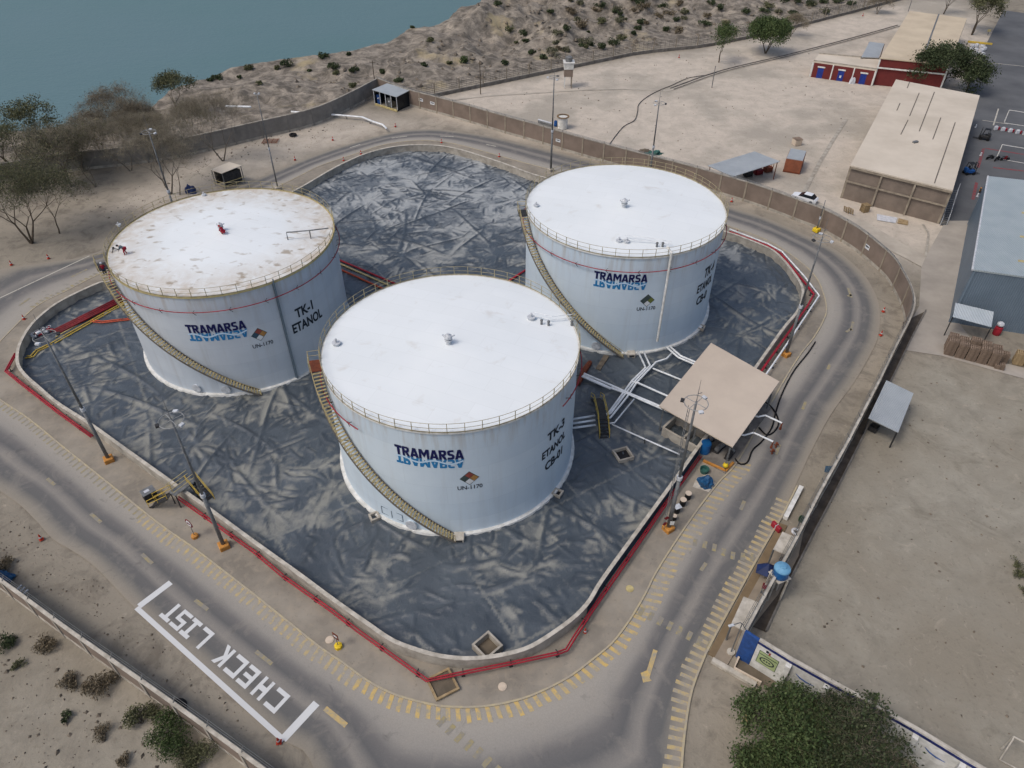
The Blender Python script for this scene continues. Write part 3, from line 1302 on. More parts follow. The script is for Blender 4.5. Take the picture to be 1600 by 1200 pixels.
line_px(m, zpx(60, 222), zpx(1083, 1143), .42)
line_px(m, zpx(78, 212), zpx(298, 46), .62, .051)
line_px(m, zpx(1076, 1136), zpx(1310, 884), .66, .051)
A_ = G(*zpx(1130, 835))
U_ = G(*zpx(330, 176)) - A_
Vv = G(*zpx(1015, 960)) - A_
LET = {
    'C': [(0, 0, 18, 1), (18, 0, 70, .2), (18, .8, 70, 1)],
    'H': [(0, 0, 17, 1), (43, 0, 60, 1), (17, .38, 43, .62)],
    'E': [(0, 0, 18, 1), (18, 0, 65, .19), (18, .405, 60, .595), (18, .81, 65, 1)],
    'L': [(0, 0, 18, 1), (18, 0, 65, .2)],
    'I': [(0, 0, 60, .2), (0, .8, 60, 1), (20, .2, 40, .8)],
    'S': [(0, 0, 65, .18), (47, .18, 65, .42), (0, .42, 65, .6), (0, .6, 18, .82), (0, .82, 65, 1)],
    'T': [(22, 0, 42, .8), (0, .8, 65, 1)],
}
for ch, r0 in zip('CHECKLIST', (0, 95, 185, 265, 355, 505, 590, 660, 735)):
    if ch == 'K':
        polys = [[(0, 0), (18, 0), (18, 1), (0, 1)], [(18, .38), (38, 0), (60, 0), (32, .5), (60, 1), (38, 1), (18, .62)]]
    else:
        polys = [[(a, b), (c, b), (c, d), (a, d)] for a, b, c, d in LET[ch]]
    for pl in polys:
        pts = [A_ + U_ * ((r0 + x) / 800) + Vv * y for x, y in pl]
        m.sheet(pts, .048)
struct(m.build('check_list_lettering', 'paint_white'))

# faint red bay lines on the yard
m = MB()
for a_, b_ in [((1537, 232), (1528, 262)), ((1540, 232), (1640, 248)), ((1552, 262), (1640, 272)), ((1526, 285), (1520, 312))]:
    dash(m, a_, b_, .5, .03)
struct(m.build('yard_marks', 'paint_red_faint'))
m = MB()
for a_, b_ in [((1545, 98), (1640, 108)), ((1535, 188), (1575, 194)), ((1552, 196), (1560, 170)), ((1480, 262), (1482, 262))]:
    dash(m, a_, b_, .25, .03)
struct(m.build('yard_lines', 'paint_white_worn'))

# ================================================================ YARD LINER AND CONTAINMENT WALL
DIKE = [(180, 436), (160, 440), (125, 455), (92, 472), (67, 490), (47, 510), (32, 535), (27, 555), (29, 572), (40, 587), (58, 603), (90, 630), (140, 662), (200, 705), (270, 755), (325, 794), (400, 849), (467, 897), (525, 940),
        (575, 975), (612, 1000), (650, 1015), (687, 1025), (725, 1029), (762, 1027), (800, 1020), (832, 1009), (870, 985), (900, 962), (920, 940), (935, 915), (950, 893), (990, 838), (1025, 790), (1055, 749), (1092, 697),
        (1140, 631), (1200, 547), (1225, 512), (1247, 485), (1254, 462), (1252, 445), (1237, 422), (1220, 402), (1200, 387), (1150, 367), (1130, 361), (1000, 320), (900, 291), (832, 272), (800, 260), (762, 247), (712, 232),
        (675, 227), (625, 228), (575, 239), (525, 261), (462, 297), (380, 335), (280, 388)]
DK_Z = 1.5
dk = smooth_line(GL(DIKE, DK_Z), .7, True)[:-1]
dk2 = [(p.x, p.y) for p in dk]
x0, x1 = min(p[0] for p in dk2) - 1, max(p[0] for p in dk2) + 1
y0, y1 = min(p[1] for p in dk2) - 1, max(p[1] for p in dk2) + 1
st = .19
gx, gy = np.arange(x0, x1, st), np.arange(y0, y1, st)
GX, GY = np.meshgrid(gx, gy, indexing='ij')
ins = poly_mask(GX, GY, dk2)
dkm = np.array(dk2)
cell = ins[:-1, :-1] | ins[1:, :-1] | ins[1:, 1:] | ins[:-1, 1:]
used = np.zeros_like(ins)
used[:-1, :-1] |= cell
used[1:, :-1] |= cell
used[1:, 1:] |= cell
used[:-1, 1:] |= cell
snap = used & ~ins
for i, j in np.argwhere(snap):
    d2 = (dkm[:, 0] - GX[i, j]) ** 2 + (dkm[:, 1] - GY[i, j]) ** 2
    k = int(np.argmin(d2))
    GX[i, j], GY[i, j] = dkm[k]


FH = np.zeros(GX.shape)
SIDE = np.zeros(GX.shape)
rsf = np.random.RandomState(12)
angf = np_noise(GX, GY, 22, 91, 2) * 6.0


def crease(cx0, cy0, ang, L, w_, amp_):
    """one straight fold of the sheet"""
    hx = abs(math.cos(ang)) * L / 2 + 3 * w_
    hy = abs(math.sin(ang)) * L / 2 + 3 * w_
    i0, i1 = np.searchsorted(gx, [cx0 - hx, cx0 + hx])
    j0, j1 = np.searchsorted(gy, [cy0 - hy, cy0 + hy])
    if i1 - i0 < 1 or j1 - j0 < 1:
        return
    x, y = GX[i0:i1, j0:j1] - cx0, GY[i0:i1, j0:j1] - cy0
    u_ = x * math.cos(ang) + y * math.sin(ang)
    v_ = -x * math.sin(ang) + y * math.cos(ang) + .05 * L * np.sin(u_ / L * 3.1 + cx0)
    tp = np.clip(1 - (np.abs(u_) / (L / 2)) ** 2.5, 0, 1)
    h_ = np.clip(1 - np.abs(v_) / w_, 0, 1) * tp * amp_
    FH[i0:i1, j0:j1] = np.maximum(FH[i0:i1, j0:j1], h_)
    dr_ = np.exp(-((v_ - 1.6 * w_) / (.9 * w_)) ** 2) * tp * amp_
    SIDE[i0:i1, j0:j1] = np.maximum(SIDE[i0:i1, j0:j1], dr_)


def rnd_pt():
    return rsf.uniform(x0, x1), rsf.uniform(y0, y1)


def loc_ang(px_, py_):
    i, j = min(int((px_ - x0) / st), len(gx) - 1), min(int((py_ - y0) / st), len(gy) - 1)
    return angf[i, j]


for _ in range(210):
    p_ = rnd_pt()
    crease(p_[0], p_[1], rsf.choice([.55, 2.12, 1.2, 2.7]) + rsf.normal(0, .18), rsf.uniform(7, 20), rsf.uniform(.22, .34), rsf.uniform(.8, 1.0))
for _ in range(150):
    p_ = rnd_pt()
    a0_ = rsf.uniform(0, 6.28)
    for k in range(rsf.randint(4, 9)):
        a_ = a0_ + k * rsf.uniform(.4, .9)
        L_ = rsf.uniform(1.5, 5.5)
        crease(p_[0] + math.cos(a_) * L_ * .5, p_[1] + math.sin(a_) * L_ * .5, a_, L_, rsf.uniform(.2, .36), rsf.uniform(.5, .95))
for _ in range(3000):
    p_ = rnd_pt()
    crease(p_[0], p_[1], loc_ang(*p_) + rsf.choice([0, 1.2]) + rsf.normal(0, .3), rsf.uniform(1.2, 4.0), rsf.uniform(.18, .30), rsf.uniform(.35, .85))
for _ in range(5200):
    p_ = rnd_pt()
    crease(p_[0], p_[1], loc_ang(*p_) + rsf.normal(0, .5), rsf.uniform(.6, 1.6), rsf.uniform(.17, .24), rsf.uniform(.3, .6))
big = np_noise(GX, GY, 3.0, 61, 3)
Z = .24 + FH * .30 + (big - .5) * .16
dn1 = np_noise(GX, GY, 6.5, 71, 4)
dn2 = np_noise(GX, GY, 2.0, 73, 4)
sm1 = np.abs(((GX * math.cos(.55) + GY * math.sin(.55)) / 7.0) % 1 - .5) * 7.0
sm2 = np.abs(((-GX * math.sin(.55) + GY * math.cos(.55)) / 11.0) % 1 - .5) * 11.0
pan = np_noise(np.floor((GX * math.cos(.55) + GY * math.sin(.55)) / 7.0 + .5) * 5.3, np.floor((-GX * math.sin(.55) + GY * math.cos(.55)) / 11.0 + .5) * 7.1, 3.1, 79, 1)
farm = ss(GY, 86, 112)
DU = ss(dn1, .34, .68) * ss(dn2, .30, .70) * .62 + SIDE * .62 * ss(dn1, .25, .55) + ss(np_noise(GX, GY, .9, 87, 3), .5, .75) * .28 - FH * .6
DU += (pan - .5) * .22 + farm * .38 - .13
DU = np.maximum(DU, np.where(np.minimum(sm1, sm2) < .16, .22 + .3 * ss(np_noise(GX, GY, 9, 83, 2), .35, .6), 0))
DU = np.clip(DU, 0, 1)
used_i = np.full(used.shape, -1)
ui = np.argwhere(used)
used_i[used] = np.arange(len(ui))
V = np.stack([GX[used], GY[used], Z[used]], -1)
ci, cj = np.where(cell)
Fq = np.stack([used_i[ci, cj], used_i[ci + 1, cj], used_i[ci + 1, cj + 1], used_i[ci, cj + 1]], -1)
me = bpy.data.meshes.new('ground_liner')
me.from_pydata(V.tolist(), [], Fq.tolist())
at = me.attributes.new('fold', 'FLOAT', 'POINT')
at.data.foreach_set('value', FH[used])
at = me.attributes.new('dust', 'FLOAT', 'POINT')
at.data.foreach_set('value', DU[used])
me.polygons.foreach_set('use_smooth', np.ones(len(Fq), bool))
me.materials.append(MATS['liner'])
lo_ = bpy.data.objects.new('ground_liner', me)
col.objects.link(lo_)
struct(lo_)

cw = thing('containment_wall', 'low concrete wall with pale capped top enclosing the three tanks and black liner', 'wall', (dk[0].x, dk[0].y, 0))
MB().wall(dk, .26, -.1, DK_Z, True).build('wall_face', 'concrete', cw)
m = MB()
m.wall(dk, .36, DK_Z + .003, DK_Z + .07, True)
m.build('coping', 'coping', cw)
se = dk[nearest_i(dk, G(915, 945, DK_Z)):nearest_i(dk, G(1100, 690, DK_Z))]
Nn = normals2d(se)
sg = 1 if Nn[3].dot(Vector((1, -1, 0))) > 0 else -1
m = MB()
m.wall([p + n * sg * .15 for p, n in zip(se, Nn)], .03, .13, DK_Z - .02)  # thin dark blue sheet over the outer face of this section
o = m.build('navy_panel', 'navy_wall', cw)
o['label'] = 'dark blue outer face of the straight wall section'

# ================================================================ PERIMETER WALLS
def post_wall(name, label, tops, H, post_every=4.6, mats=('brick_panel', 'post_concrete', 'concrete'), group=None, wire=True, lean=1, postw=.34):
    L = smooth_line([Vector((p.x, p.y, 0)) for p in tops], .8)
    t = thing(name, label, 'wall', (L[0].x, L[0].y, 0), group)
    MB().wall(L, .18, -.3, H - .12).build('wall_panel', mats[0], t)
    MB().wall(L, .28, H - .117, H + .03).build('coping', mats[2], t)
    MB().wall(L, .24, -.3, .42).build('footing', mats[2], t)
    posts = resample(L, post_every)
    N = normals2d(posts)
    first = None
    for p, n in zip(posts, N):
        ang = math.atan2(n.y, n.x)
        if first is None:
            m = MB()
            m.box((0, 0, H / 2 - .1), (postw, .3, H + .2 - .004))
            first = m.build('post', mats[1], t)
            first.location = Vector((p.x, p.y, 0)) - t.location
            first.rotation_euler = (0, 0, ang)
        else:
            c = first.copy()
            col.objects.link(c)
            c.parent = t
            c.location = Vector((p.x, p.y, 0)) - t.location
            c.rotation_euler = (0, 0, ang)
    if wire:
        m = MB()
        for p, n in zip(posts, N):
            q = Vector((p.x, p.y, H))
            m.beam(q, q + Vector((n.x * .35 * lean, n.y * .35 * lean, .5)), .05)
        for k in (.2, .35, .5):
            N2 = normals2d(L)
            m.tube([Vector((p.x + n.x * .7 * k * lean, p.y + n.y * .7 * k * lean, H + k)) for p, n in zip(L, N2)], .022, 3)
        m.build('barbed_wire', 'galvanised', t)
    return t, L


NW = [(590, 122), (640, 140), (690, 153), (737, 166), (786, 180), (838, 194), (893, 210), (952, 226), (1010, 241), (1080, 259), (1144, 277), (1178, 287), (1219, 301), (1254, 314), (1287, 326), (1317, 341), (1347, 359),
      (1375, 381), (1399, 403), (1414, 427), (1425, 450), (1429, 472), (1422, 497), (1400, 540), (1375, 592)]
WT = 3.5
wallN, _ = post_wall('perimeter_wall', 'long brown panel wall with grey posts curving round behind the tanks', GL(NW, WT), WT, 4.7)
RW = [(1375, 592), (1340, 660), (1320, 698), (1280, 770), (1240, 848), (1200, 920), (1165, 984)]
wallE, LE = post_wall('perimeter_wall', 'straight grey wall with wire top between the road and the bare lot on the right', GL(RW, WT), WT, 4.0, ('concrete_dark', 'concrete', 'coping'))
wallB, _ = post_wall('perimeter_wall', 'grey concrete wall behind the leafless trees, ending at the open-fronted shelter', BACKW, 3.4, 5.5, ('wall_grey', 'wall_grey', 'concrete'), wire=False)
SW = [(-420, 615), (-200, 765), (0, 906), (100, 979), (200, 1049), (300, 1120), (400, 1193), (560, 1310)]
wallS, LS = post_wall('perimeter_wall', 'low dusty wall with wire strands crossing the lower left corner', GL(SW, 2.6), 2.6, 3.6, ('brick_panel', 'concrete', 'coping'), lean=-1)

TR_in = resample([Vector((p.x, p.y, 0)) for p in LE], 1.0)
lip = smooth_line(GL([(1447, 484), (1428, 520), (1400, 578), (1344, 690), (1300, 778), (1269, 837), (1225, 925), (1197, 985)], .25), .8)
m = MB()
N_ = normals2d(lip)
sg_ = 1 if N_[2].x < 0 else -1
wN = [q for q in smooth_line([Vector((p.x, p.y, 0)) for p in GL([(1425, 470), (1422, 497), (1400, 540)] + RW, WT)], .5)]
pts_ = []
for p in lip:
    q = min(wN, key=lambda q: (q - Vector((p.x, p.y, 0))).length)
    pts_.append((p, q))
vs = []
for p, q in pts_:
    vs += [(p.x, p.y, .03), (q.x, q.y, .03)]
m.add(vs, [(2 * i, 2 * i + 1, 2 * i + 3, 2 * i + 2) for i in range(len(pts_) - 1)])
struct(m.build('drain_trench', 'trench_shade'))  # flat strip without depth; the shade of the recess is in its colour
m = MB()
m.wall(lip, .16, -.2, .28)
struct(m.build('trench_kerb', 'concrete_dark'))

# signs on the north wall
def wall_sign(u, v, w_, h_, z, label):
    p = G(u, v, z)
    L = smooth_line([Vector((q.x, q.y, 0)) for q in GL(NW, WT)], .8)
    i = nearest_i(L, Vector((p.x, p.y, 0)))
    n = normals2d(L)[i]
    if n.dot(Vector((-p.x, -p.y, 0))) < 0:
        n = -n
    b = L[i] + n * .12
    t = Vector((-n.y, n.x, 0))
    m = MB()
    m.beam(b + Vector((0, 0, z)) - t * w_ / 2, b + Vector((0, 0, z)) + t * w_ / 2, .03, h_)
    o = m.build('wall_sign', 'haz_white')
    tag(o, label, 'sign', 'small signs on the long brown wall')
    m = MB()
    c = b + n * .02
    m.beam(c + Vector((0, 0, z + .06)) - t * .35 * w_, c + Vector((0, 0, z + .06)) + t * .35 * w_, .01, h_ * .3)
    m.build('sign_marks', 'stencil', o)


wall_sign(878, 217, 1.1, .55, 1.6, 'white wall sign just right of the mast between the sand lot and tank TK-4')
wall_sign(1358, 385, 1.0, .7, 1.8, 'white wall sign on the curve of the wall at the right')
wall_sign(655, 157, 1.2, .6, 2.0, 'white wall sign beside the open-fronted shelter')
wall_sign(677, 162, 1.2, .6, 1.9, 'white wall sign one panel right of the shelter')

# ================================================================ TANKS
def cyl_pt(k, th, z, dr=0.0):
    cx, cy, R, H = TANKS[k]
    return Vector((cx + (R + dr) * math.cos(th), cy + (R + dr) * math.sin(th), z))


def cyl_text(name, s, k, th0, th1, z0, z1, mat, parent, offset=0.0, shear=0.0, flip=False, dr=.03, z0b=None, space=1.0, cut=None):
    """lettering painted round the shell between two angles and two heights"""
    vs, fs, (ax, bx, ay, by) = text_geo(s, offset, shear, space)
    if cut:
        bm = bmesh.new()
        bv = [bm.verts.new(v) for v in vs]
        for f in fs:
            try:
                bm.faces.new([bv[i] for i in f])
            except ValueError:
                pass
        for (nx_, ny_, px_, py_) in cut(ax, bx, ay, by):
            bmesh.ops.bisect_plane(bm, geom=bm.verts[:] + bm.edges[:] + bm.faces[:], plane_co=(px_, py_, 0), plane_no=(nx_, ny_, 0), clear_outer=True)
        bm.verts.index_update()
        vs = [tuple(v.co) for v in bm.verts]
        fs = [[v.index for v in f.verts] for f in bm.faces]
        bm.free()
    m = MB()
    out = []
    for x, y, _ in vs:
        a = (x - ax) / (bx - ax)
        b = (y - ay) / (by - ay)
        if flip:
            b = 1 - b
        out.append(cyl_pt(k, th0 + (th1 - th0) * a, z0 + (z1 - z0) * b, dr))
    m.add(out, [f if not flip else list(reversed(f)) for f in fs])
    return m.build(name, mat, parent)


def patch(m, k, a0, a1, z0, z1, dr, n=6):
    vs = []
    for i in range(n + 1):
        a = a0 + (a1 - a0) * i / n
        vs += [cyl_pt(k, a, z0, dr), cyl_pt(k, a, z1, dr)]
    m.add(vs, [(2 * i, 2 * i + 2, 2 * i + 3, 2 * i + 1) for i in range(n)])


def arc(k, a0, a1, z0, z1, dr, n=40):
    return [cyl_pt(k, a0 + (a1 - a0) * i / n, z0 + (z1 - z0) * i / n, dr) for i in range(n + 1)]


def roof_z(k, x, y):
    cx, cy, R, H = TANKS[k]
    return H + .75 * (1 - math.hypot(x - cx, y - cy) / R)


def on_roof(k, u, v):
    p = G(u, v, TANKS[k][3] + .3)
    for _ in range(3):
        p = G(u, v, roof_z(k, p.x, p.y))
    return p


def build_tank(k, label, shellm, roofm, railm):
    cx, cy, R, H = TANKS[k]
    t = thing('storage_tank', label, 'storage tank', (cx, cy, .0), 'white ethanol tanks')
    m = MB()
    m.sm = True
    m.lathe((0, 0, 0), [(R, .25), (R, H)], 128)
    o = m.build('shell', shellm, t)
    o.location = (0, 0, 0)
    m = MB()
    m.lathe((0, 0, 0), [(R + .02, H - .16), (R + .12, H - .16), (R + .12, H + .02), (R - .05, H + .03)], 128)
    o = m.build('top_angle', 'yellow_pale' if k == 1 else 'white_paint', t)
    o.location = (0, 0, 0)
    m = MB()
    m.sm = True
    m.lathe((0, 0, 0), [(R - .05, H + .03), (R * .75, H + .03 + .72 * .25), (R * .5, H + .03 + .72 * .5), (R * .25, H + .03 + .72 * .75), (.01, H + .75)], 128)
    o = m.build('roof', roofm, t)
    o.location = (0, 0, 0)
    m = MB()
    m.sm = False
    m.lathe((0, 0, 0), [(R + .42, .05), (R + .34, .50), (R - .02, .54)], 96)
    o = m.build('base_ring', 'white_paint', t)
    o.location = (0, 0, 0)
    # railing
    ra = thing('railing', None, None)
    rail = MB()
    for z in (.55, 1.08):
        rail.tube([Vector(((R + .12) * math.cos(a), (R + .12) * math.sin(a), H + z)) for a in [2 * math.pi * i / 120 for i in range(120)]], .024, 5, closed=True)
    rail.lathe((0, 0, 0), [(R + .13, H + .04), (R + .13, H + .16)], 96)
    bpy.data.objects.remove(ra)
    ro_ = rail.build('railing', railm, t)
    ro_.location = (0, 0, 0)
    first = None
    NP = 52
    for i in range(NP):
        a = 2 * math.pi * (i + .3) / NP
        if first is None:
            m = MB()
            m.box((0, 0, .54), (.055, .055, 1.1))
            first = m.build('railing_post', railm, ro_)
            c = first
        else:
            c = first.copy()
            col.objects.link(c)
            c.parent = ro_
        c.location = ((R + .12) * math.cos(a), (R + .12) * math.sin(a), H)
        c.rotation_euler = (0, 0, a)
    return t


def stair(k, t, pb, pt, railm='ladder_yellow', flip=False):
    """stairway winding up the shell from pb to pt, both measured on the photo"""
    cx, cy, R, H = TANKS[k]
    a0, _ = CY(pb[0], pb[1], k, .4)
    a1, _ = CY(pt[0], pt[1], k, .4)
    while a1 > a0:
        a1 -= 2 * math.pi
    n = 64
    W_ = .95
    z0, z1 = .35, H - .05
    tr = MB()
    for i in range(n):
        f = (i + .5) / n
        a = a0 + (a1 - a0) * f
        z = z0 + (z1 - z0) * f
        da = .085 / R
        vs = []
        for rr in (.14, .14 + W_):
            for s_ in (-1, 1):
                vs.append(cyl_pt(k, a + s_ * da, z, rr))
        tr.slab([vs[0], vs[1], vs[3], vs[2]], .05)
    st_ = tr.build('stairway', 'ladder_yellow', t)
    for dr in (.14, .14 + W_):
        m = MB()
        P = arc(k, a0, a1, z0 - .05, z1 - .05, dr, 90)
        for a, b in zip(P, P[1:]):
            m.beam(a, b, .05, .22)
        m.build('stringer', 'slot_grey', st_)
    for hh, nm in ((1.0, 'handrail'), (.5, 'midrail')):
        m = MB()
        m.tube(arc(k, a0, a1, z0 + hh, z1 + hh, .14 + W_, 90), .03, 5)
        m.build(nm, railm, st_)
    fb_ = None
    for i in range(0, 31):
        f = i / 30
        p = cyl_pt(k, a0 + (a1 - a0) * f, z0 + (z1 - z0) * f, .14 + W_)
        if fb_ is None:
            m = MB()
            m.beam((0, 0, 0), (0, 0, 1.0), .04)
            fb_ = m.build('baluster', railm, st_)
            c = fb_
        else:
            c = fb_.copy()
            col.objects.link(c)
            c.parent = st_
        c.location = p - wl(st_)
    # landing at the top
    m = MB()
    da = 1.7 / R
    q = [cyl_pt(k, a1, H - .02, .1), cyl_pt(k, a1 - da, H - .02, .1), cyl_pt(k, a1 - da, H - .02, 1.2), cyl_pt(k, a1, H - .02, 1.2)]
    m.slab(q, .06)
    pl = m.build('landing', 'steel_dark' if k != 3 else 'rust', st_)
    m = MB()
    for hh in (.55, 1.1):
        m.tube([q[3] + Vector((0, 0, hh)), q[2] + Vector((0, 0, hh)), q[1] + Vector((0, 0, hh))], .03, 5)
    for p in (q[3], q[2], q[1], q[2].lerp(q[3], .5)):
        m.beam(p, p + Vector((0, 0, 1.1)), .045)
    m.build('landing_rail', railm, st_)
    # brackets
    for i in range(1, 13):
        m = MB()
        f = i / 13
        a, z = a0 + (a1 - a0) * f, z0 + (z1 - z0) * f
        m.beam(cyl_pt(k, a, z - .9, .01), cyl_pt(k, a, z - .15, 1.0), .06)
        m.build('bracket', 'steel_dark', st_)
    return a0, a1


def spray_ring(k, t, a0, a1, z):
    m = MB()
    m.tube(arc(k, a0, a1, z, z, .42, 110), .055, 6)
    o = m.build('spray_pipe', 'red_paint', t)
    n = max(int(abs(a1 - a0) / .29), 1)
    first = None
    for i in range(n + 1):
        a = a0 + (a1 - a0) * (i + .4) / (n + .8)
        if first is None:
            m = MB()
            m.beam((0, 0, -.25), (.5, 0, .0), .05)
            m.beam((.42, -.02, -.04), (.42, .28, -.34), .045)
            m.beam((.42, -.02, .04), (.42, .22, .3), .04)
            first = m.build('spray_bracket', 'steel_dark', o)
            c = first
        else:
            c = first.copy()
            col.objects.link(c)
            c.parent = o
        c.location = cyl_pt(k, a, z) - wl(o)
        c.rotation_euler = (0, 0, a)


GLY = {
    'T': (.84, [[(0, .75), (.84, .75), (.84, 1), (0, 1)], [(.27, 0), (.57, 0), (.57, .75), (.27, .75)]]),
    'R': (.86, [[(0, 0), (.28, 0), (.28, 1), (0, 1)], [(.28, 1), (.62, 1), (.74, .96), (.82, .86), (.82, .60), (.74, .47), (.62, .40), (.28, .40), (.28, .60), (.50, .60), (.54, .64), (.54, .76), (.50, .80), (.28, .80)],
                [(.30, .40), (.62, .40), (.88, 0), (.55, 0)]]),
    'A': (.98, [[(0, 0), (.30, 0), (.49, .66), (.49, 1), (.32, 1)], [(.98, 0), (.68, 0), (.49, .66), (.49, 1), (.66, 1)], [(.34, .14), (.64, .14), (.60, .34), (.38, .34)]]),
    'M': (1.16, [[(0, 0), (.27, 0), (.27, 1), (0, 1)], [(.89, 0), (1.16, 0), (1.16, 1), (.89, 1)], [(.27, 1), (.34, 1), (.58, .58), (.58, .10), (.27, .62)], [(.89, 1), (.82, 1), (.58, .58), (.58, .10), (.89, .62)]]),
    'S': (.80, [[(.74, .80), (.72, 1), (.26, 1), (.10, .94), (.02, .82), (.02, .60), (.10, .48), (.24, .41), (.48, .38), (.52, .34), (.52, .26), (.48, .22), (.04, .22), (.04, 0), (.56, 0), (.70, .05), (.79, .17), (.79, .40),
                  (.70, .53), (.56, .59), (.34, .62), (.30, .66), (.30, .74), (.34, .80)]]),
}


def word_polys(word, gap=.055):
    x = 0
    out = []
    for ch in word:
        w_, polys = GLY[ch]
        for pl in polys:
            out.append([(a + x, b) for a, b in pl])
        x += w_ + gap
    return out, x - gap


def cyl_word(name, k, t, a0, a1, z0, z1, mat, flip, dr):
    polys, Wd_ = word_polys('TRAMARSA')
    m = MB()
    for i, pl in enumerate(polys):
        P = [Vector((a, 1 - b if flip else b, 0)) for a, b in pl]
        fs = []
        for tr in tessellate_polygon([P]):
            a, b, c = tr
            if (P[b] - P[a]).cross(P[c] - P[a]).z < 0:
                a, c = c, a
            fs.append((a, b, c))
        m.add([cyl_pt(k, a0 + (a1 - a0) * p.x / Wd_, z0 + (z1 - z0) * p.y, dr + .0015 * (i % 4)) for p in P], fs)
    return m.build(name, mat, t)


def logo(k, t, pl, pr, prb, prf):
    a0, zt = CY(pl[0], pl[1], k)
    a1, zt2 = CY(pr[0], pr[1], k)
    _, zb = CY(prb[0], prb[1], k)
    _, zf = CY(prf[0], prf[1], k)
    zt = (zt + zt2) / 2
    cyl_word('logo_word', k, t, a0, a1, zb, zt, 'logo_navy', False, .04)
    hgt_ = zb - zf
    cyl_word('logo_reflection', k, t, a0, a1, zf, zb - hgt_ * .04, 'logo_blue', True, .02)
    # the pale wave that breaks the reflection
    m = MB()
    n = 60
    vs = []
    for i in range(n + 1):
        f = i / n
        a = a0 + (a1 - a0) * f
        z = zb - hgt_ * (.36 - .17 * math.sin(f * math.pi * 4.2 + .3)) + (1 - f) ** 2 * hgt_ * .1
        hw_ = .085 if i not in (0, n) else .02
        vs += [cyl_pt(k, a, z - hgt_ * hw_, .034), cyl_pt(k, a, z + hgt_ * hw_, .034)]
    m.add(vs, [(2 * i, 2 * i + 2, 2 * i + 3, 2 * i + 1) for i in range(n)])
    m.build('logo_wave', 'logo_white', t)


def hazard(k, t, c, hw, txt, cols_, s='UN-1170'):
    a, z = CY(c[0], c[1], k)
    R = TANKS[k][2]
    h = hw
    d = h / 2
    for (ox, oz), mt in zip(((0, d), (-d, 0), (d, 0), (0, -d)), cols_):
        m = MB()
        P = [(ox, oz + d * .93), (ox - d * .93, oz), (ox, oz - d * .93), (ox + d * .93, oz)]
        m.add([cyl_pt(k, a + x / R, z + y, .028) for x, y in P], [(0, 1, 2, 3)])
        m.build('hazard_diamond', mt, t)
    m = MB()
    P = [(0, h * 1.06), (-h * 1.06, 0), (0, -h * 1.06), (h * 1.06, 0)]
    m.add([cyl_pt(k, a + x / R, z + y, .018) for x, y in P], [(0, 1, 2, 3)])
    m.build('hazard_border', 'haz_dark', t)
    a2, z2 = CY(txt[0], txt[1], k)
    wd = hw * 1.35
    cyl_text('hazard_number', s, k, a2 - wd / R, a2 + wd / R, z2 - .26, z2 + .26, 'stencil', t, .016, dr=.025)


def label_line(k, t, s, p0, p1, cap_px, name='tank_lettering', mat='stencil'):
    a0, z0 = CY(p0[0], p0[1], k)
    a1, z1 = CY(p1[0], p1[1], k)
    _, zc = CY(p0[0] + cap_px[0], p0[1] - cap_px[1], k)
    h = zc - z0
    cyl_text(name, s, k, a0, a1, z0, z0 + h, mat, t, .034, dr=.028)


def turbine(m, c, s=1.0):
    """free vent with cowl on the roof centre"""
    c = Vector(c)
    m.cyl(c, .22 * s, .45 * s, 12)
    m.cyl(c + Vector((0, 0, .38 * s)), .34 * s, .12 * s, 12)
    m.ball(c + Vector((0, 0, .72 * s)), .36 * s, 12, (1, 1, .75))
    m.cyl(c + Vector((0, 0, .95 * s)), .1 * s, .12 * s, 8)
    m.beam(c + Vector((.2 * s, 0, .7 * s)), c + Vector((.55 * s, 0, .9 * s)), .1 * s)
    m.beam(c + Vector((-.2 * s, .1, .6 * s)), c + Vector((-.5 * s, .25, .75 * s)), .12 * s)


def hatch_cover(m, c, s=1.0):
    c = Vector(c)
    m.cyl(c, .38 * s, .28 * s, 16)
    m.cyl(c + Vector((0, 0, .28 * s)), .44 * s, .05 * s, 16)
    m.cyl(c + Vector((0, 0, .33 * s)), .1 * s, .28 * s, 8)
    m.ball(c + Vector((0, 0, .66 * s)), .14 * s, 8)


# --- tank TK-3
t3 = build_tank(3, 'white tank in front, marked TK-3, with a clean white roof', 'shell_clean', 'tankroof_clean', 'rail_dull')
a30, a31 = stair(3, t3, (712, 836), (494, 565))
logo(3, t3, (616, 692.5), (724, 702.5), (727.5, 716), (725, 730))
hazard(3, t3, (733.5, 747), .86, (734.5, 761), ('haz_red', 'haz_dark', 'haz_yellow', 'haz_white'))
label_line(3, t3, 'TK-3', (855, 692), (881, 669), (0, 13))
label_line(3, t3, 'ETANOL', (846.5, 720), (882, 684), (0, 11.5))
label_line(3, t3, 'CB-01', (851, 737), (877.5, 711), (0, 12.5))
z3 = TANKS[3][3] - 1.75
aL, _ = CY(558, 664, 3, .42)
aR, _ = CY(880, 627, 3, .42)
spray_ring(3, t3, aR, aL - 2 * math.pi if aL < aR else aL, z3) if False else None
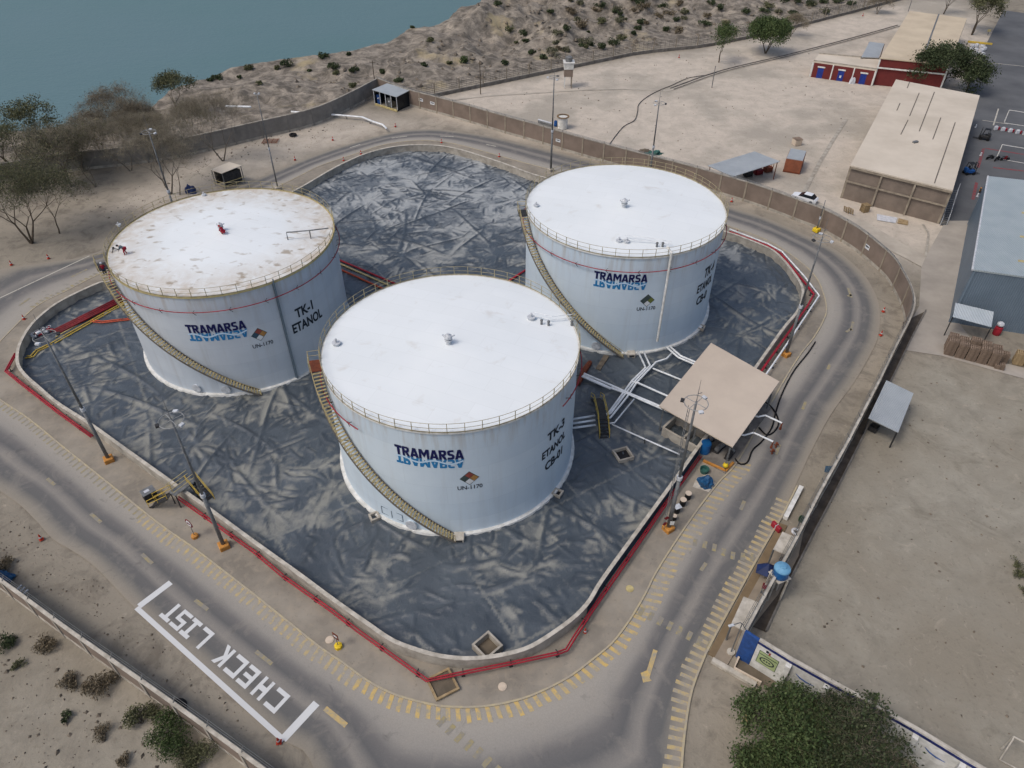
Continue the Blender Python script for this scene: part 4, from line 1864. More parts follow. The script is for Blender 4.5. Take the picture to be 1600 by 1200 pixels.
# runs behind the tank from the left end to the right end
spray_ring(3, t3, aL, aR - (0 if aR < aL else 2 * math.pi), z3)
m = MB()
turbine(m, on_roof(3, 701, 537), 1.15)
m.build('roof_vent', 'light_head', t3)
m = MB()
hatch_cover(m, on_roof(3, 526, 539))
m.build('roof_hatch', 'light_head', t3)
m = MB()
hatch_cover(m, on_roof(3, 830, 499))
m.build('roof_hatch', 'light_head', t3)
for u, v in ((846, 507), (857, 509), (893, 509)):
    m = MB()
    p = on_roof(3, u, v)
    m.cyl(p, .12, .5, 8)
    m.ball(p + Vector((0, 0, .5)), .17, 8)
    m.build('gauge_stub', 'galvanised', t3)
m = MB()
for du, dz in ((0, .35), (3, .75)):
    m.tube([on_roof(3, 833, 497) + Vector((0, 0, dz)), on_roof(3, 862, 504) + Vector((0, 0, dz)), on_roof(3, 898, 500) + Vector((0, 0, dz))], .04, 5)
m.build('roof_pipe', 'pipe_white', t3)
ah, zh = CY(644, 817, 3)
m = MB()
c = cyl_pt(3, ah, 1.15)
o3 = Vector((math.cos(ah), math.sin(ah), 0))
m.tube([c, c + o3 * .22], .5, 20)
m.build('manhole', 'shell_clean', t3)
m = MB()
m.tube([c + o3 * .221, c + o3 * .28], .6, 20)
m.build('manhole_cover', 'light_head', t3)
# faint door-like outline and small panel frame left of the manhole
m = MB()
a_0, z_0 = CY(596, 792, 3)
a_1, z_1 = CY(630, 815, 3)
a_t, z_t = CY(596, 800, 3)
zz0, zz1 = z_1, z_1 + 1.0
for a, b in (((a_0, zz0), (a_0, zz1)), ((a_1, zz0), (a_1, zz1)), (((a_0 + a_1) / 2, zz0), ((a_0 + a_1) / 2, zz1)), ((a_0, zz1), (a_1, zz1)), ((a_0, zz0), (a_1, zz0))):
    m.beam(cyl_pt(3, a[0], a[1], .03), cyl_pt(3, b[0], b[1], .03), .04)
m.build('plate_frame', 'stencil_thin', t3)

# --- tank TK-4
t4 = build_tank(4, 'white tank at the back right, marked TK-4, with a white downpipe', 'shell_clean', 'tankroof_clean', 'rail_dull')
stair(4, t4, (974, 550), (821, 345))
logo(4, t4, (929, 423.5), (1013, 427.5), (1014.6, 440), (1010, 452.4))
hazard(4, t4, (1011.5, 469.5), .86, (1009.5, 482), ('haz_dark', 'haz_dark', 'haz_green', 'haz_white'), 'UN-1170')
label_line(4, t4, 'TK-4', (1099, 436), (1114, 421.5), (0, 14))
label_line(4, t4, 'ETANOL', (1088, 460), (1111.5, 434), (0, 12))
label_line(4, t4, 'CB-0', (1086.5, 478.5), (1103, 461), (0, 12))
spray_ring(4, t4, 0, -2 * math.pi, TANKS[4][3] - 1.75)
m = MB()
turbine(m, on_roof(4, 975, 324), 1.15)
m.build('roof_vent', 'light_head', t4)
for u, v in ((838, 323), (967, 378), (979, 379)):
    m = MB()
    hatch_cover(m, on_roof(4, u, v), .85)
    m.build('roof_hatch', 'light_head', t4)
for u, v in ((1026, 386), (1035, 386)):
    m = MB()
    p = on_roof(4, u, v)
    m.cyl(p, .12, .5, 8)
    m.ball(p + Vector((0, 0, .5)), .17, 8)
    m.build('gauge_stub', 'galvanised', t4)
m = MB()
m.tube([on_roof(4, 972, 378) + Vector((0, 0, .35)), on_roof(4, 1020, 381) + Vector((0, 0, .35)), on_roof(4, 1048, 388) + Vector((0, 0, .6))], .05, 6)
m.tube([on_roof(4, 976, 373) + Vector((0, 0, .5)), on_roof(4, 1030, 380) + Vector((0, 0, .5)), on_roof(4, 1048, 386) + Vector((0, 0, .7))], .04, 6)
m.build('roof_pipe', 'pipe_white', t4)
ad, _ = CY(1050, 392, 4, .5)
ad2, _ = CY(1031, 525, 4, .5)
m = MB()
H4 = TANKS[4][3]
m.tube([cyl_pt(4, ad, H4 + .7, -.6), cyl_pt(4, ad, H4 + .6, .5), cyl_pt(4, ad, 2.2, .5)], .16, 8)
m.build('downpipe', 'white_paint', t4)
ah, zh = CY(932, 540, 4)
c = cyl_pt(4, ah, 1.2)
o4 = Vector((math.cos(ah), math.sin(ah), 0))
m = MB()
m.tube([c, c + o4 * .22], .5, 20)
m.build('manhole', 'shell_clean', t4)
m = MB()
m.tube([c + o4 * .221, c + o4 * .28], .6, 20)
m.build('manhole_cover', 'light_head', t4)

# --- tank TK-1
t1 = build_tank(1, 'white tank on the left, marked TK-1, with rust stains round its roof', 'shell_grey', 'tankroof_stained', 'rail_dull')
stair(1, t1, (408, 611), (160, 415))
logo(1, t1, (288, 506), (382, 500.5), (387.5, 512), (385, 526))
hazard(1, t1, (405, 522.5), .86, (411, 538), ('haz_red', 'haz_blue', 'haz_yellow', 'haz_white'))
label_line(1, t1, 'TK-1', (463, 498), (490, 484), (0, 16))
label_line(1, t1, 'ETANOL', (459, 522), (504, 496), (0, 16))
spray_ring(1, t1, 0, -2 * math.pi, TANKS[1][3] - 1.75)
m = MB()
turbine(m, on_roof(1, 346, 360), 1.0)
m.build('roof_vent', 'light_head', t1)
for u, v in ((186, 353), (319, 306)):
    m = MB()
    p = on_roof(1, u, v)
    hatch_cover(m, p, .7)
    m.build('roof_hatch', 'light_head', t1)
m = MB()
pp = [on_roof(1, 450, 375), on_roof(1, 486, 373), on_roof(1, 515, 367)]
m.tube([pp[0], pp[0] + Vector((0, 0, 1.0)), pp[1] + Vector((0, 0, 1.1)), pp[2] + Vector((0, 0, .9))], .07, 6)
m.tube([pp[1], pp[1] + Vector((0, 0, 1.1))], .07, 6)
m.build('roof_pipe', 'galvanised', t1)
ad, _ = CY(430, 455, 1, .1)
m = MB()
m.beam(cyl_pt(1, ad, .5, .08), cyl_pt(1, ad, TANKS[1][3], .08), .22)
m.tube([cyl_pt(1, ad, .5, .3), cyl_pt(1, ad, TANKS[1][3] + .5, .3)], .07, 6)
m.build('cable_tray', 'stencil_thin', t1)
for k_, t_, (u, v) in ((1, t1, (308, 604)), (1, t1, (352, 603))):
    ah, _ = CY(u, v, k_)
    c = cyl_pt(k_, ah, 1.2)
    oo = Vector((math.cos(ah), math.sin(ah), 0))
    m = MB()
    m.tube([c, c + oo * .22], .45, 20)
    m.build('manhole', 'shell_grey', t_)
    m = MB()
    m.tube([c + oo * .221, c + oo * .28], .55, 20)
    m.build('manhole_cover', 'light_head', t_)

# ================================================================ LIGHT MASTS
def mast(label, top=None, base=None, H=17.2, ring=True, basem='orange_paint', guy=False, r=.19, group='tall lighting masts round the tank yard'):
    p = G(top[0], top[1], H) if top else G(base[0], base[1])
    loc = Vector((p.x, p.y, 0))
    t = thing('light_mast', label, 'light mast', loc, group)
    m = MB()
    m.sm = True
    m.tube([(0, 0, .5), (0, 0, H * .45)], r, 10, r * .85)
    m.tube([(0, 0, H * .45), (0, 0, H)], r * .7, 10, r * .45)
    o = m.build('pole', 'galvanised', t)
    o.location = (0, 0, 0)
    m = MB()
    m.cyl((0, 0, H * .45 - .2), r * 1.25, .4, 12)
    o = m.build('collar', 'light_head', t)
    o.location = (0, 0, 0)
    m = MB()
    m.box((0, 0, .36), (.95, .95, .6), .6, .06)
    o = m.build('plinth', basem, t)
    o.location = (0, 0, 0)
    if ring:
        m = MB()
        R = 1.0
        m.tube([(R * math.cos(a), R * math.sin(a), H - .1) for a in [2 * math.pi * i / 24 for i in range(24)]], .038, 5, closed=True)
        for i in range(4):
            a = math.pi / 4 + i * math.pi / 2
            m.tube([(0, 0, H - .1), (R * math.cos(a), R * math.sin(a), H - .1)], .03, 5)
        o = m.build('lamp_ring', 'ring_grey', t)
        o.location = (0, 0, 0)
        for i in range(3):
            a = 2 * math.pi * i / 3 + loc.x
            m = MB()
            m.box(((R + .12) * math.cos(a), (R + .12) * math.sin(a), H - .15), (.32, .42, .2), a, .03)
            q = m.build('floodlight', 'light_head' if i else 'steel_dark', o)
            q.location = (0, 0, 0)
        m = MB()
        m.tube([(0, 0, H), (0, 0, H + 2.4)], .035, 5, .015)
        m.beam((0, 0, H + .9), (.35, .1, H + .95), .05)
        o = m.build('lightning_rod', 'galvanised', t)
        o.location = (0, 0, 0)
    return t


mast('grey ring-headed mast whose head overlaps the red and yellow pipes', top=(69, 524), H=17.0)
mast('grey mast with a ring head beside the front wall steps', top=(267, 655), H=17.0)
mC = mast('thick mast with ladder rungs and a ring head standing in front of the tan canopy', top=(1088, 628), H=17.0, r=.22)
mast('tall mast at the right bend of the yard, its ring head over the road', top=(1285, 371), H=17.0)
mast('slender mast standing behind the yard between tank TK-4 and the long wall', top=(866, 120), H=17.0, basem='concrete')
mast('mast with a cluster head just behind tank TK-4', top=(1030, 160), H=14.0, basem='concrete')
mast('ring-headed mast rising behind tank TK-1 among leafless trees', top=(232, 205), H=17.0, basem='concrete')
m4 = mast('leaning thin lattice mast right of the little white-roofed booth', top=(401, 146), H=16.8, ring=False, basem='concrete', r=.14)
m = MB()
for s_ in (-.35, .35):
    m.box((s_, 0, 16.8), (.3, .3, .2), 0, .03)
m.beam((-.4, 0, 16.6), (.4, 0, 16.6), .06)
m.build('floodlight', 'light_head', m4).location = (0, 0, 0)
mast('short grey pole with a yellow foot in front of the curved brown wall', base=(1275, 362), H=5.5, ring=False, basem='yellow_bright', r=.12)
m = MB()
for i in range(34):
    z = 1.0 + i * .45
    m.beam((-.5, -.25, z), (-.5, .25, z), .03)
for y in (-.25, .25):
    m.tube([(-.5, y, .5), (-.5, y, 16.4)], .025, 4)
for z in (5, 9, 13):
    m.beam((-.5, 0, z), (0, 0, z), .04)
m.build('ladder', 'galvanised', mC).location = (0, 0, 0)
m = MB()
m.beam((-.05, -.32, 1.5), (.35, -.32, 1.5), .03, .5)
m.build('notice_plate', 'white_paint', mC).location = (0, 0, 0)
m = MB()
m.beam((-.62, -.3, 2.1), (-.3, -.3, 2.4), .05, .3)
m.beam((-.62, -.3, 1.2), (-.45, -.3, 1.6), .05, .25)
m.build('red_marker', 'red_dark', mC).location = (0, 0, 0)


def thin_pole(label, base, H, name='utility_pole', cat='pole', mat='bark', r=.11, arm=True, group=None):
    p = on_ground(*base)
    t = thing(name, label, cat, p, group)
    m = MB()
    m.tube([(0, 0, -.5), (0, 0, H)], r, 7, r * .7)
    m.build('pole', mat, t).location = (0, 0, 0)
    if arm:
        m = MB()
        m.beam((-.7, 0, H - .4), (.7, 0, H - .4), .1)
        m.build('crossarm', mat, t).location = (0, 0, 0)
    return t


thin_pole('dark wooden pole leaning behind the open-fronted shelter at the corner of the walls', (586, 133), 5.5)
thin_pole('dark wooden pole between the shelter and the long wire fence', (751, 148), 7.5, arm=False)
thin_pole('thin grey pole standing alone on the sand near the two green trees', (1112, 138), 5.0, mat='galvanised', arm=False)
thin_pole('tall thin pole at the far left corner of the tan-roofed building', (1419, 18), 6.0, mat='galvanised', arm=False)
sp = thing('street_lamp', 'thin curved-arm lamp post in front of the white shed roof', 'street lamp', G(1142, 1019, .14))
m = MB()
m.tube([(0, 0, 0), (.05, 0, 4.4)], .06, 6, .045)
m.tube([(.05, 0, 4.4), (-.2, -.1, 4.75), (-.75, -.25, 4.7)], .045, 6)
m.build('pole', 'galvanised', sp).location = (0, 0, 0)
m = MB()
m.box((-.95, -.3, 4.66), (.5, .22, .12), .3, .03)
m.build('lamp_head', 'light_head', sp).location = (0, 0, 0)
m = MB()
m.cyl((0, 0, 0), .35, .12, 12)
m.build('footing', 'coping', sp).location = (0, 0, 0)

# ================================================================ PIPES ROUND THE YARD
def px_line(pts, z):
    return [G(u, v, z) for u, v in pts]


def pipe_thing(name, label, runs, r, mat, cat='pipe', group=None, supports=0, sup_mat='steel_dark', smat=None):
    L0 = runs[0]
    t = thing(name, label, cat, (L0[0].x, L0[0].y, 0), group)
    for L in runs:
        m = MB()
        m.sm = True
        m.tube(L, r, 8)
        m.build('pipe_run', mat, t)
    if supports:
        pts = resample(runs[0], supports)
        N = normals2d(pts)
        first = None
        for p, n in zip(pts[1:-1], N[1:-1]):
            h = p.z
            m = MB()
            m.beam((0, 0, 0), (0, 0, h - .02), .09)
            m.beam((-.28, 0, h - .12), (.28, 0, h - .12), .08)
            m.box((0, 0, .03), (.3, .3, .06))
            c = m.build('support', sup_mat, t)
            c.location = Vector((p.x, p.y, .1)) - t.location
            c.rotation_euler = (0, 0, math.atan2(n.y, n.x))
    return t


def offset(L, d):
    N = normals2d(L)
    return [p + n * d for p, n in zip(L, N)]


zz = .75
L = px_line([(279, 776), (337, 817), (400, 862), (445, 900), (520, 953), (562, 985), (668, 1061), (725, 1049), (800, 1034), (870, 1019), (884, 1014), (895, 996), (925, 950), (962, 897), (1037, 788), (1093, 712)], zz)
pipe_thing('fire_main', 'red fire pipe running along the front and right outside of the yard wall', [L, offset(L, .22)], .075, 'red_paint', supports=4)
L = px_line([(26, 552), (11, 579), (37, 600), (95, 645), (145, 681)], zz)
pipe_thing('fire_main', 'bent red pipe outside the left end of the yard wall', [L, offset(L, .22)], .10, 'red_paint', supports=3)
L = px_line([(1180, 594), (1200, 565), (1232, 520), (1262, 478), (1272, 460), (1256, 440), (1220, 396), (1200, 384), (1140, 362)], .9)
pipe_thing('fire_main', 'red pipe following the right end of the yard wall', [L], .16, 'red_paint', supports=4)
L = px_line([(1186, 600), (1204, 575), (1240, 522), (1280, 462), (1257, 432), (1222, 393), (1200, 381), (1140, 358)], .95)
pipe_thing('white_pipe', 'white pipe with a sharp elbow outside the right end of the yard wall', [L], .12, 'pipe_white', supports=5)

# inside: left bundle
z = .55
b0, b1 = G(86, 519, z), G(186, 469, z)
ex = (b1 - b0) * .6
runs = []
n = Vector((-(b1 - b0).y, (b1 - b0).x, 0)).normalized()
pipe_thing('fire_header', 'thick dark red pipe bundle reaching in towards tank TK-1', [[b0 + n * o_, b1 + ex + n * o_] for o_ in (-.55, -.2, .2, .55)], .15, 'red_dark', supports=5)
m0 = px_line([(42, 556), (48, 556), (56, 547), (80, 536), (150, 496), (190, 474), (235, 449)], .4)
pipe_thing('foam_pipe', 'pair of yellow pipes running beside the dark red bundle', [m0, offset(m0, .45)], .08, 'yellow_paint')
m0 = px_line([(86, 527), (150, 491), (190, 469), (235, 445)], .4)
pipe_thing('foam_pipe', 'cream pipe between the dark red bundle and the yellow pair', [m0], .08, 'yellow_pale')
m0 = px_line([(144, 500), (160, 502), (205, 497), (240, 495)], .4)
pipe_thing('foam_pipe', 'short orange-red pipe entering under tank TK-1', [m0, offset(m0, .35)], .08, 'orange_pipe', supports=4)
mv = thing('valve_manifold', 'grey and red valve group at the end of the dark red bundle', 'valves', G(62, 530))
for i in range(4):
    m = MB()
    c = G(54 + i * 9, 531 - i * 3.5, 0)
    m.tube([c + Vector((0, 0, .15)), c + Vector((0, 0, 1.0))], .12, 8)
    m.tube([c + Vector((-.4, 0, .6)), c + Vector((.5, 0, .6))], .15, 8)
    m.build('valve_body', 'red_paint' if i % 2 else 'light_head', mv)
    m = MB()
    m.tube([c + Vector((.28 * math.cos(a), .28 * math.sin(a), 1.05)) for a in [2 * math.pi * k / 12 for k in range(12)]], .03, 4, closed=True)
    m.build('handwheel', 'light_head', mv)

# between TK-1 and TK-3
for (pa, pb, mt, lb) in (((530, 406), (612, 441), 'red_paint', 'upper red pipe between tanks TK-1 and TK-3'), ((531, 412), (608, 446), 'yellow_pale', 'cream pipe between the two red pipes behind tank TK-3'),
                         ((532, 421), (600, 452), 'orange_pipe', 'lower orange-red pipe between tanks TK-1 and TK-3')):
    a, b = G(*pa, .5), G(*pb, .5)
    a = a - (b - a) * .5
    b = b + (b - a) * .25
    pipe_thing('cross_pipe', lb, [[a, b]], .15 if 'red' in lb else .08, mt, group='pipes between the two left tanks', supports=4)
a, b = G(790, 442, .5), G(818, 424, .5)
pipe_thing('cross_pipe', 'red pipe glimpsed just behind the top of tank TK-3', [[a, b + (b - a) * .6]], .14, 'red_paint', supports=3)

# white product pipes, right of the tanks
def W(*pts, z=.9):
    return [G(900 + x / 8, 540 + y / 8, z) for x, y in pts]


pg_ = 'white product pipes on trestles between the tanks and the canopy'
pipe_thing('product_pipe', 'two parallel white pipes leaving tank TK-3 towards the canopy', [W((100, 350), (450, 500), (640, 585), (1000, 735), (1300, 880)), W((75, 385), (430, 540), (460, 520))], .13, 'pipe_white', group=pg_, supports=7)
pipe_thing('product_pipe', 'lower white pipe running straight into the near edge of the canopy', [W((90, 372), (420, 525), (640, 600), (900, 715), (1200, 845))], .13, 'pipe_white', group=pg_)
pipe_thing('product_pipe', 'white pipe from the foot of tank TK-4 turning down beside the trestle', [W((775, 70), (870, 275), (700, 440), (400, 850), (345, 862))], .13, 'pipe_white', group=pg_, supports=8)
pipe_thing('product_pipe', 'second white pipe from the foot of tank TK-4, right of the first', [W((845, 75), (925, 250), (740, 440), (430, 850), (360, 870))], .12, 'pipe_white', group=pg_)
pipe_thing('product_pipe', 'long white pipe crossing all others with a branch to the tank TK-4 downpipe', [W((1215, 75), (1130, 165), (1000, 205), (760, 460), (640, 640), (430, 900), (370, 915))], .12, 'pipe_white', group=pg_, supports=8)
pipe_thing('product_pipe', 'thin white pipe on the near side of the trestle ending at the footbridge', [W((725, 670), (480, 965), (380, 975))], .09, 'pipe_white', group=pg_)
pipe_thing('product_pipe', 'three white stubs entering tank TK-3 left of the footbridge', [W((240, 875), (-40, 920)), W((240, 932), (-40, 975)), W((245, 992), (-40, 1030))], .12, 'pipe_white', group=pg_)
pipe_thing('product_pipe', 'upper white pipe from the trestle to the canopy edge', [W((960, 285), (1310, 425), (1500, 500))], .11, 'pipe_white', group=pg_, supports=5)
pipe_thing('product_pipe', 'middle white pipe from the trestle elbow to the canopy', [W((700, 450), (770, 465), (1130, 625), (1400, 740))], .13, 'pipe_white', group=pg_, supports=5)
ad3, _ = CY(1031, 525, 4, .5)
pp = cyl_pt(4, ad, 2.2, .5)
H4d = W((1170, 10), (1310, 130), (1490, 205), (1700, 290), z=1.1)
pipe_thing('product_pipe', 'pair of white pipes leaving the tank TK-4 downpipe for the canopy', [H4d, offset(H4d, .45)], .13, 'pipe_white', group=pg_, supports=6)
pipe_thing('product_pipe', 'long thin white pipe crossing the liner below the canopy to the ladder mast', [W((450, 985), (920, 1195), (1300, 1362))], .09, 'pipe_white', group=pg_, supports=5)

# footbridge over the pipes
fb = thing('footbridge', 'dark grated footbridge with yellow rails stepping over the white pipes', 'footbridge', G(937, 655))
A, B = G(930, 625, 0), G(944, 688, 0)
d = (B - A).normalized()
n = Vector((d.y, -d.x, 0))
Wd = .55
prof = [(0, .2), (.28, 1.5), (.72, 1.5), (1, .2)]
Lg = (B - A).length
for (f0, z0), (f1, z1), nm in zip(prof, prof[1:], ('steps', 'deck', 'steps')):
    m = MB()
    p, q = A + d * Lg * f0, A + d * Lg * f1
    if nm == 'deck':
        m.slab([p - n * Wd + Vector((0, 0, z0)), q - n * Wd + Vector((0, 0, z1)), q + n * Wd + Vector((0, 0, z1)), p + n * Wd + Vector((0, 0, z0))], .08)
    else:
        k = 6
        for i in range(k):
            c = p.lerp(q, (i + .5) / k)
            z = z0 + (z1 - z0) * (i + .5) / k
            m.beam(c - n * Wd + Vector((0, 0, z)), c + n * Wd + Vector((0, 0, z)), .26, .05)
        for s_ in (-1, 1):
            m.beam(p + n * Wd * s_ + Vector((0, 0, z0)), q + n * Wd * s_ + Vector((0, 0, z1)), .05, .18)
    m.build(nm, 'steel_dark', fb)
for s_ in (-1, 1):
    m = MB()
    for hh in (.5, 1.0):
        m.tube([A + d * Lg * f + n * Wd * s_ + Vector((0, 0, z + hh)) for f, z in prof], .035, 5)
    for f, z in prof + [(.5, 1.5)]:
        p = A + d * Lg * f + n * Wd * s_ + Vector((0, 0, z))
        m.beam(p, p + Vector((0, 0, 1)), .045)
    m.build('handrail', 'yellow_paint', fb)

# steps over the front wall
sv = thing('wall_steps', 'grey steel stairs with yellow rails climbing over the front yard wall', 'stairs', G(268, 770))
A, B = G(243, 765, 0.12), G(330, 792, 0.12)
A, B = G(240, 776, .12), G(322, 780, .12)
c0, c1 = G(268, 772, 2.0), G(300, 748, 2.0)
d = (c1 - c0)
d.z = 0
d.normalize()
n = Vector((d.y, -d.x, 0))
Wd = .5
m = MB()
P0, P1 = Vector((c0.x, c0.y, 0)), Vector((c1.x, c1.y, 0))
m.slab([P0 - n * Wd + Vector((0, 0, 2)), P1 - n * Wd + Vector((0, 0, 2)), P1 + n * Wd + Vector((0, 0, 2)), P0 + n * Wd + Vector((0, 0, 2))], .07)
m.build('platform', 'galvanised', sv)
# flight down to the yard runs right along the wall, flight outside runs left
dr_ = (G(330, 792) - G(290, 760))
dr_.z = 0
dr_.normalize()
for nm, start, dirn in (('flight', P1 - d * .1 + dr_ * .0, dr_), ('flight', P0 - d * .2, (G(232, 770) - G(268, 775)).normalized())):
    dirn = Vector((dirn.x, dirn.y, 0)).normalized()
    sd = Vector((dirn.y, -dirn.x, 0))
    m = MB()
    k = 9
    for i in range(k):
        c = start + dirn * (.2 + i * .26)
        z = 2 - (i + 1) * .2
        m.beam(c - sd * Wd + Vector((0, 0, z)), c + sd * Wd + Vector((0, 0, z)), .25, .05)
    for s_ in (-1, 1):
        m.beam(start + sd * Wd * s_ + Vector((0, 0, 1.95)), start + dirn * (.2 + k * .26) + sd * Wd * s_ + Vector((0, 0, .15)), .05, .2)
    m.build(nm, 'steel_dark', sv)
    m = MB()
    for s_ in (-1, 1):
        a_ = start + sd * Wd * s_
        b_ = start + dirn * (.2 + k * .26) + sd * Wd * s_
        for hh in (.5, 1.0):
            m.tube([a_ + Vector((0, 0, 2 + hh)), b_ + Vector((0, 0, .2 + hh))], .035, 5)
        for f in (0, .5, 1):
            p = a_.lerp(b_, f) + Vector((0, 0, 2 - 1.8 * f))
            m.beam(p, p + Vector((0, 0, 1)), .045)
    m.build('handrail', 'yellow_paint', sv)
m = MB()
for s_ in (-1, 1):
    for hh in (.5, 1.0):
        m.tube([P0 + n * Wd * s_ + Vector((0, 0, 2 + hh)), P1 + n * Wd * s_ + Vector((0, 0, 2 + hh))], .035, 5)
m.build('platform_rail', 'yellow_pale', sv)
for f in (0.05, .95):
    for s_ in (-1, 1):
        m = MB()
        p = P0.lerp(P1, f) + n * Wd * s_ * .9
        m.beam(p, p + Vector((0, 0, 1.95)), .08)
        m.build('leg', 'steel_dark', sv)

# crate beside the steps
cb = thing('equipment_box', 'dark metal box with a white sticker on its lid beside the wall steps', 'box', G(236, 778, .12), rz=.75)
m = MB()
m.box((0, 0, .55), (1.25, 1.0, 1.0), 0, .04)
m.build('body', 'steel_dark', cb).location = (0, 0, 0)
m = MB()
m.box((0, 0, 1.09), (1.32, 1.06, .06), 0, .02)
m.build('lid', 'galvanised', cb).location = (0, 0, 0)
m = MB()
m.box((-.1, .02, 1.128), (.5, .35, .012))
m.build('sticker', 'bag_white', cb).location = (0, 0, 0)

# sumps
def sump(label, c, s_, rot, matr='concrete', deep='concrete_dark', h=.35, group='concrete sumps'):
    p = G(*c, .16)
    p.z = .28
    t = thing('sump', label, 'sump', p, group, rz=rot)
    m = MB()
    w_ = .18
    for x, y, sx, sy in ((0, s_ / 2, s_ + w_, w_), (0, -s_ / 2, s_ + w_, w_)):
        m.box((x, y, h / 2), (sx, sy, h))
    for x in (-s_ / 2, s_ / 2):
        m.box((x, 0, h / 2), (w_, s_ - w_ - .004, h))
    m.build('rim', matr, t).location = (0, 0, 0)
    m = MB()
    m.box((0, 0, .03), (s_ - .1, s_ - .1, .05))
    m.build('pit_floor', deep, t).location = (0, 0, 0)


sump('open square sump inside the wall at the bottom corner of the yard', (762, 1016), 1.7, .75, h=.8, deep='mud')
sump('open sump box on the liner between tank TK-3 and the canopy', (973, 714), 1.6, .35, h=.45, deep='black')
sump('shallow framed pit outside the wall under the red pipe elbow', (692, 1071), 1.9, .5, 'wood_pale', 'mud', .2)
sump('small pale box at the left foot of tank TK-3', (586, 811), .8, .5, h=.4, deep='black')
sump('small pale box at the right foot of tank TK-3', (871, 773), .8, -.5, h=.3, deep='black')
sump('small pale box at the right foot of tank TK-4', (1094, 514), .9, -.5, h=.3, deep='black')
for (u, v, lb) in ((718, 843, 'white box step at the stair foot of tank TK-3'), (986, 556, 'white box step at the stair foot of tank TK-4')):
    p = G(u, v, .16)
    t = thing('step_box', lb, 'step', p, 'box steps at the stair feet')
    m = MB()
    m.box((0, 0, .3), (.95, .95, .6), 0, .04)
    m.build('body', 'coping', t).location = (0, 0, 0)
    m = MB()
    m.box((0, -.482, .32), (.6, .02, .25))
    m.build('opening', 'steel_dark', t).location = (0, 0, 0)
for (u, v, lb) in ((515, 1000, 'pale round manhole lid beside the yellow sign foot'), (785, 1073, 'pale round manhole lid below the bottom corner of the wall'), (984, 920, 'pale round manhole lid between the wall and the right road')):
    m = MB()
    m.cyl((0, 0, 0), .36, .06, 20)
    m.cyl((0, 0, .06), .27, .02, 20)
    o = m.build('manhole_lid', 'plastic_beige' if u != 984 else 'yellow_pale')
    o.location = G(u, v, .12)
    tag(o, lb, 'manhole lid', 'round manhole lids')

# loose liner offcut and rolled scraps between the tanks
m = MB()
P = [G(905, 590, .3), G(925, 555, .35), (G(922, 572, .5)), G(910, 608, .3)]
vs = []
m.tube([G(903, 600, .55), G(912, 580, .6), G(922, 566, .5)], [.3, .42, .3], 7)
tag(m.build('foam_chamber_pipe', 'rust'), 'rusty pipe lump glimpsed between tanks TK-3 and TK-4', 'pipe')
m = MB()
m.slab([G(931, 575, .4), G(938, 578, .4), G(952, 556, .4), G(944, 554, .4)], .2)
tag(m.build('liner_roll', 'liner_scrap'), 'grey strip of scrap lying at the foot of tank TK-4', 'scrap')

# ================================================================ PUMP STATION CANOPY
ch = 4.2
cr = [G(1111, 535.5, ch), G(1218, 596, ch), G(1145, 698, ch), G(1030, 634, ch)]
cp = thing('pump_canopy', 'large flat tan roof on posts over the pump bay', 'canopy', (cr[0].x, cr[0].y, 0))
m = MB()
m.slab(cr, .16)
m.build('roof', 'tan_roof', cp)
m = MB()
c_ = sum(cr, Vector()) / 4
for i in range(4):
    a, b = c_.lerp(cr[i], .96), c_.lerp(cr[(i + 1) % 4], .96)
    m = MB()
    m.beam(a - Vector((0, 0, .3)), b - Vector((0, 0, .3)), .14, .24)
    m.build('edge_beam', 'steel_dark', cp)
for i in range(4):
    for f in (0, .5):
        p = c_.lerp(cr[i].lerp(cr[(i + 1) % 4], f), .92)
        m = MB()
        m.beam(Vector((p.x, p.y, .1)), Vector((p.x, p.y, ch - .42)), .14)
        m.build('post', 'galvanised', cp)
# pump slab with yellow kerb
m = MB()
fl = [Vector((p.x, p.y, 0)) for p in cr]
m.prism([c_.lerp(p, 1.0) for p in fl], .1, .2)
struct(m.build('pump_floor', 'concrete_dark'))
m = MB()
L = GL([(1099, 719), (1134, 735), (1146, 722)], .3)
for a, b in zip(L, L[1:]):
    m.beam(a - Vector((0, 0, .1)), b - Vector((0, 0, .1)), .25, .3)
tag(m.build('bund_kerb', 'orange_paint'), 'low orange-yellow kerb at the corner of the pump bay', 'kerb')
# concrete box along the yard side
m = MB()
bx = [G(1036, 668, 1.4), G(1092, 700, 1.4)]
d = (bx[1] - bx[0]).normalized()
n = Vector((-d.y, d.x, 0))
t = thing('pump_basin', 'open grey concrete basin wall under the canopy edge inside the yard', 'basin', (bx[0].x, bx[0].y, 0))
L0 = [bx[0], bx[1]]
for a, b in ((bx[0], bx[1]), (bx[0] + n * 2.6, bx[1] + n * 2.6)):
    m = MB()
    m.wall([Vector((a.x, a.y, 0)), Vector((b.x, b.y, 0))], .24, .1, 1.45)
    m.build('side_wall', 'concrete', t)
for a in (bx[0], bx[0].lerp(bx[1], .55)):
    m = MB()
    m.wall([Vector((a.x, a.y, 0)) + n * .13, Vector((a.x, a.y, 0)) + n * 2.46], .24, .1, 1.45)
    m.build('end_wall', 'concrete', t)
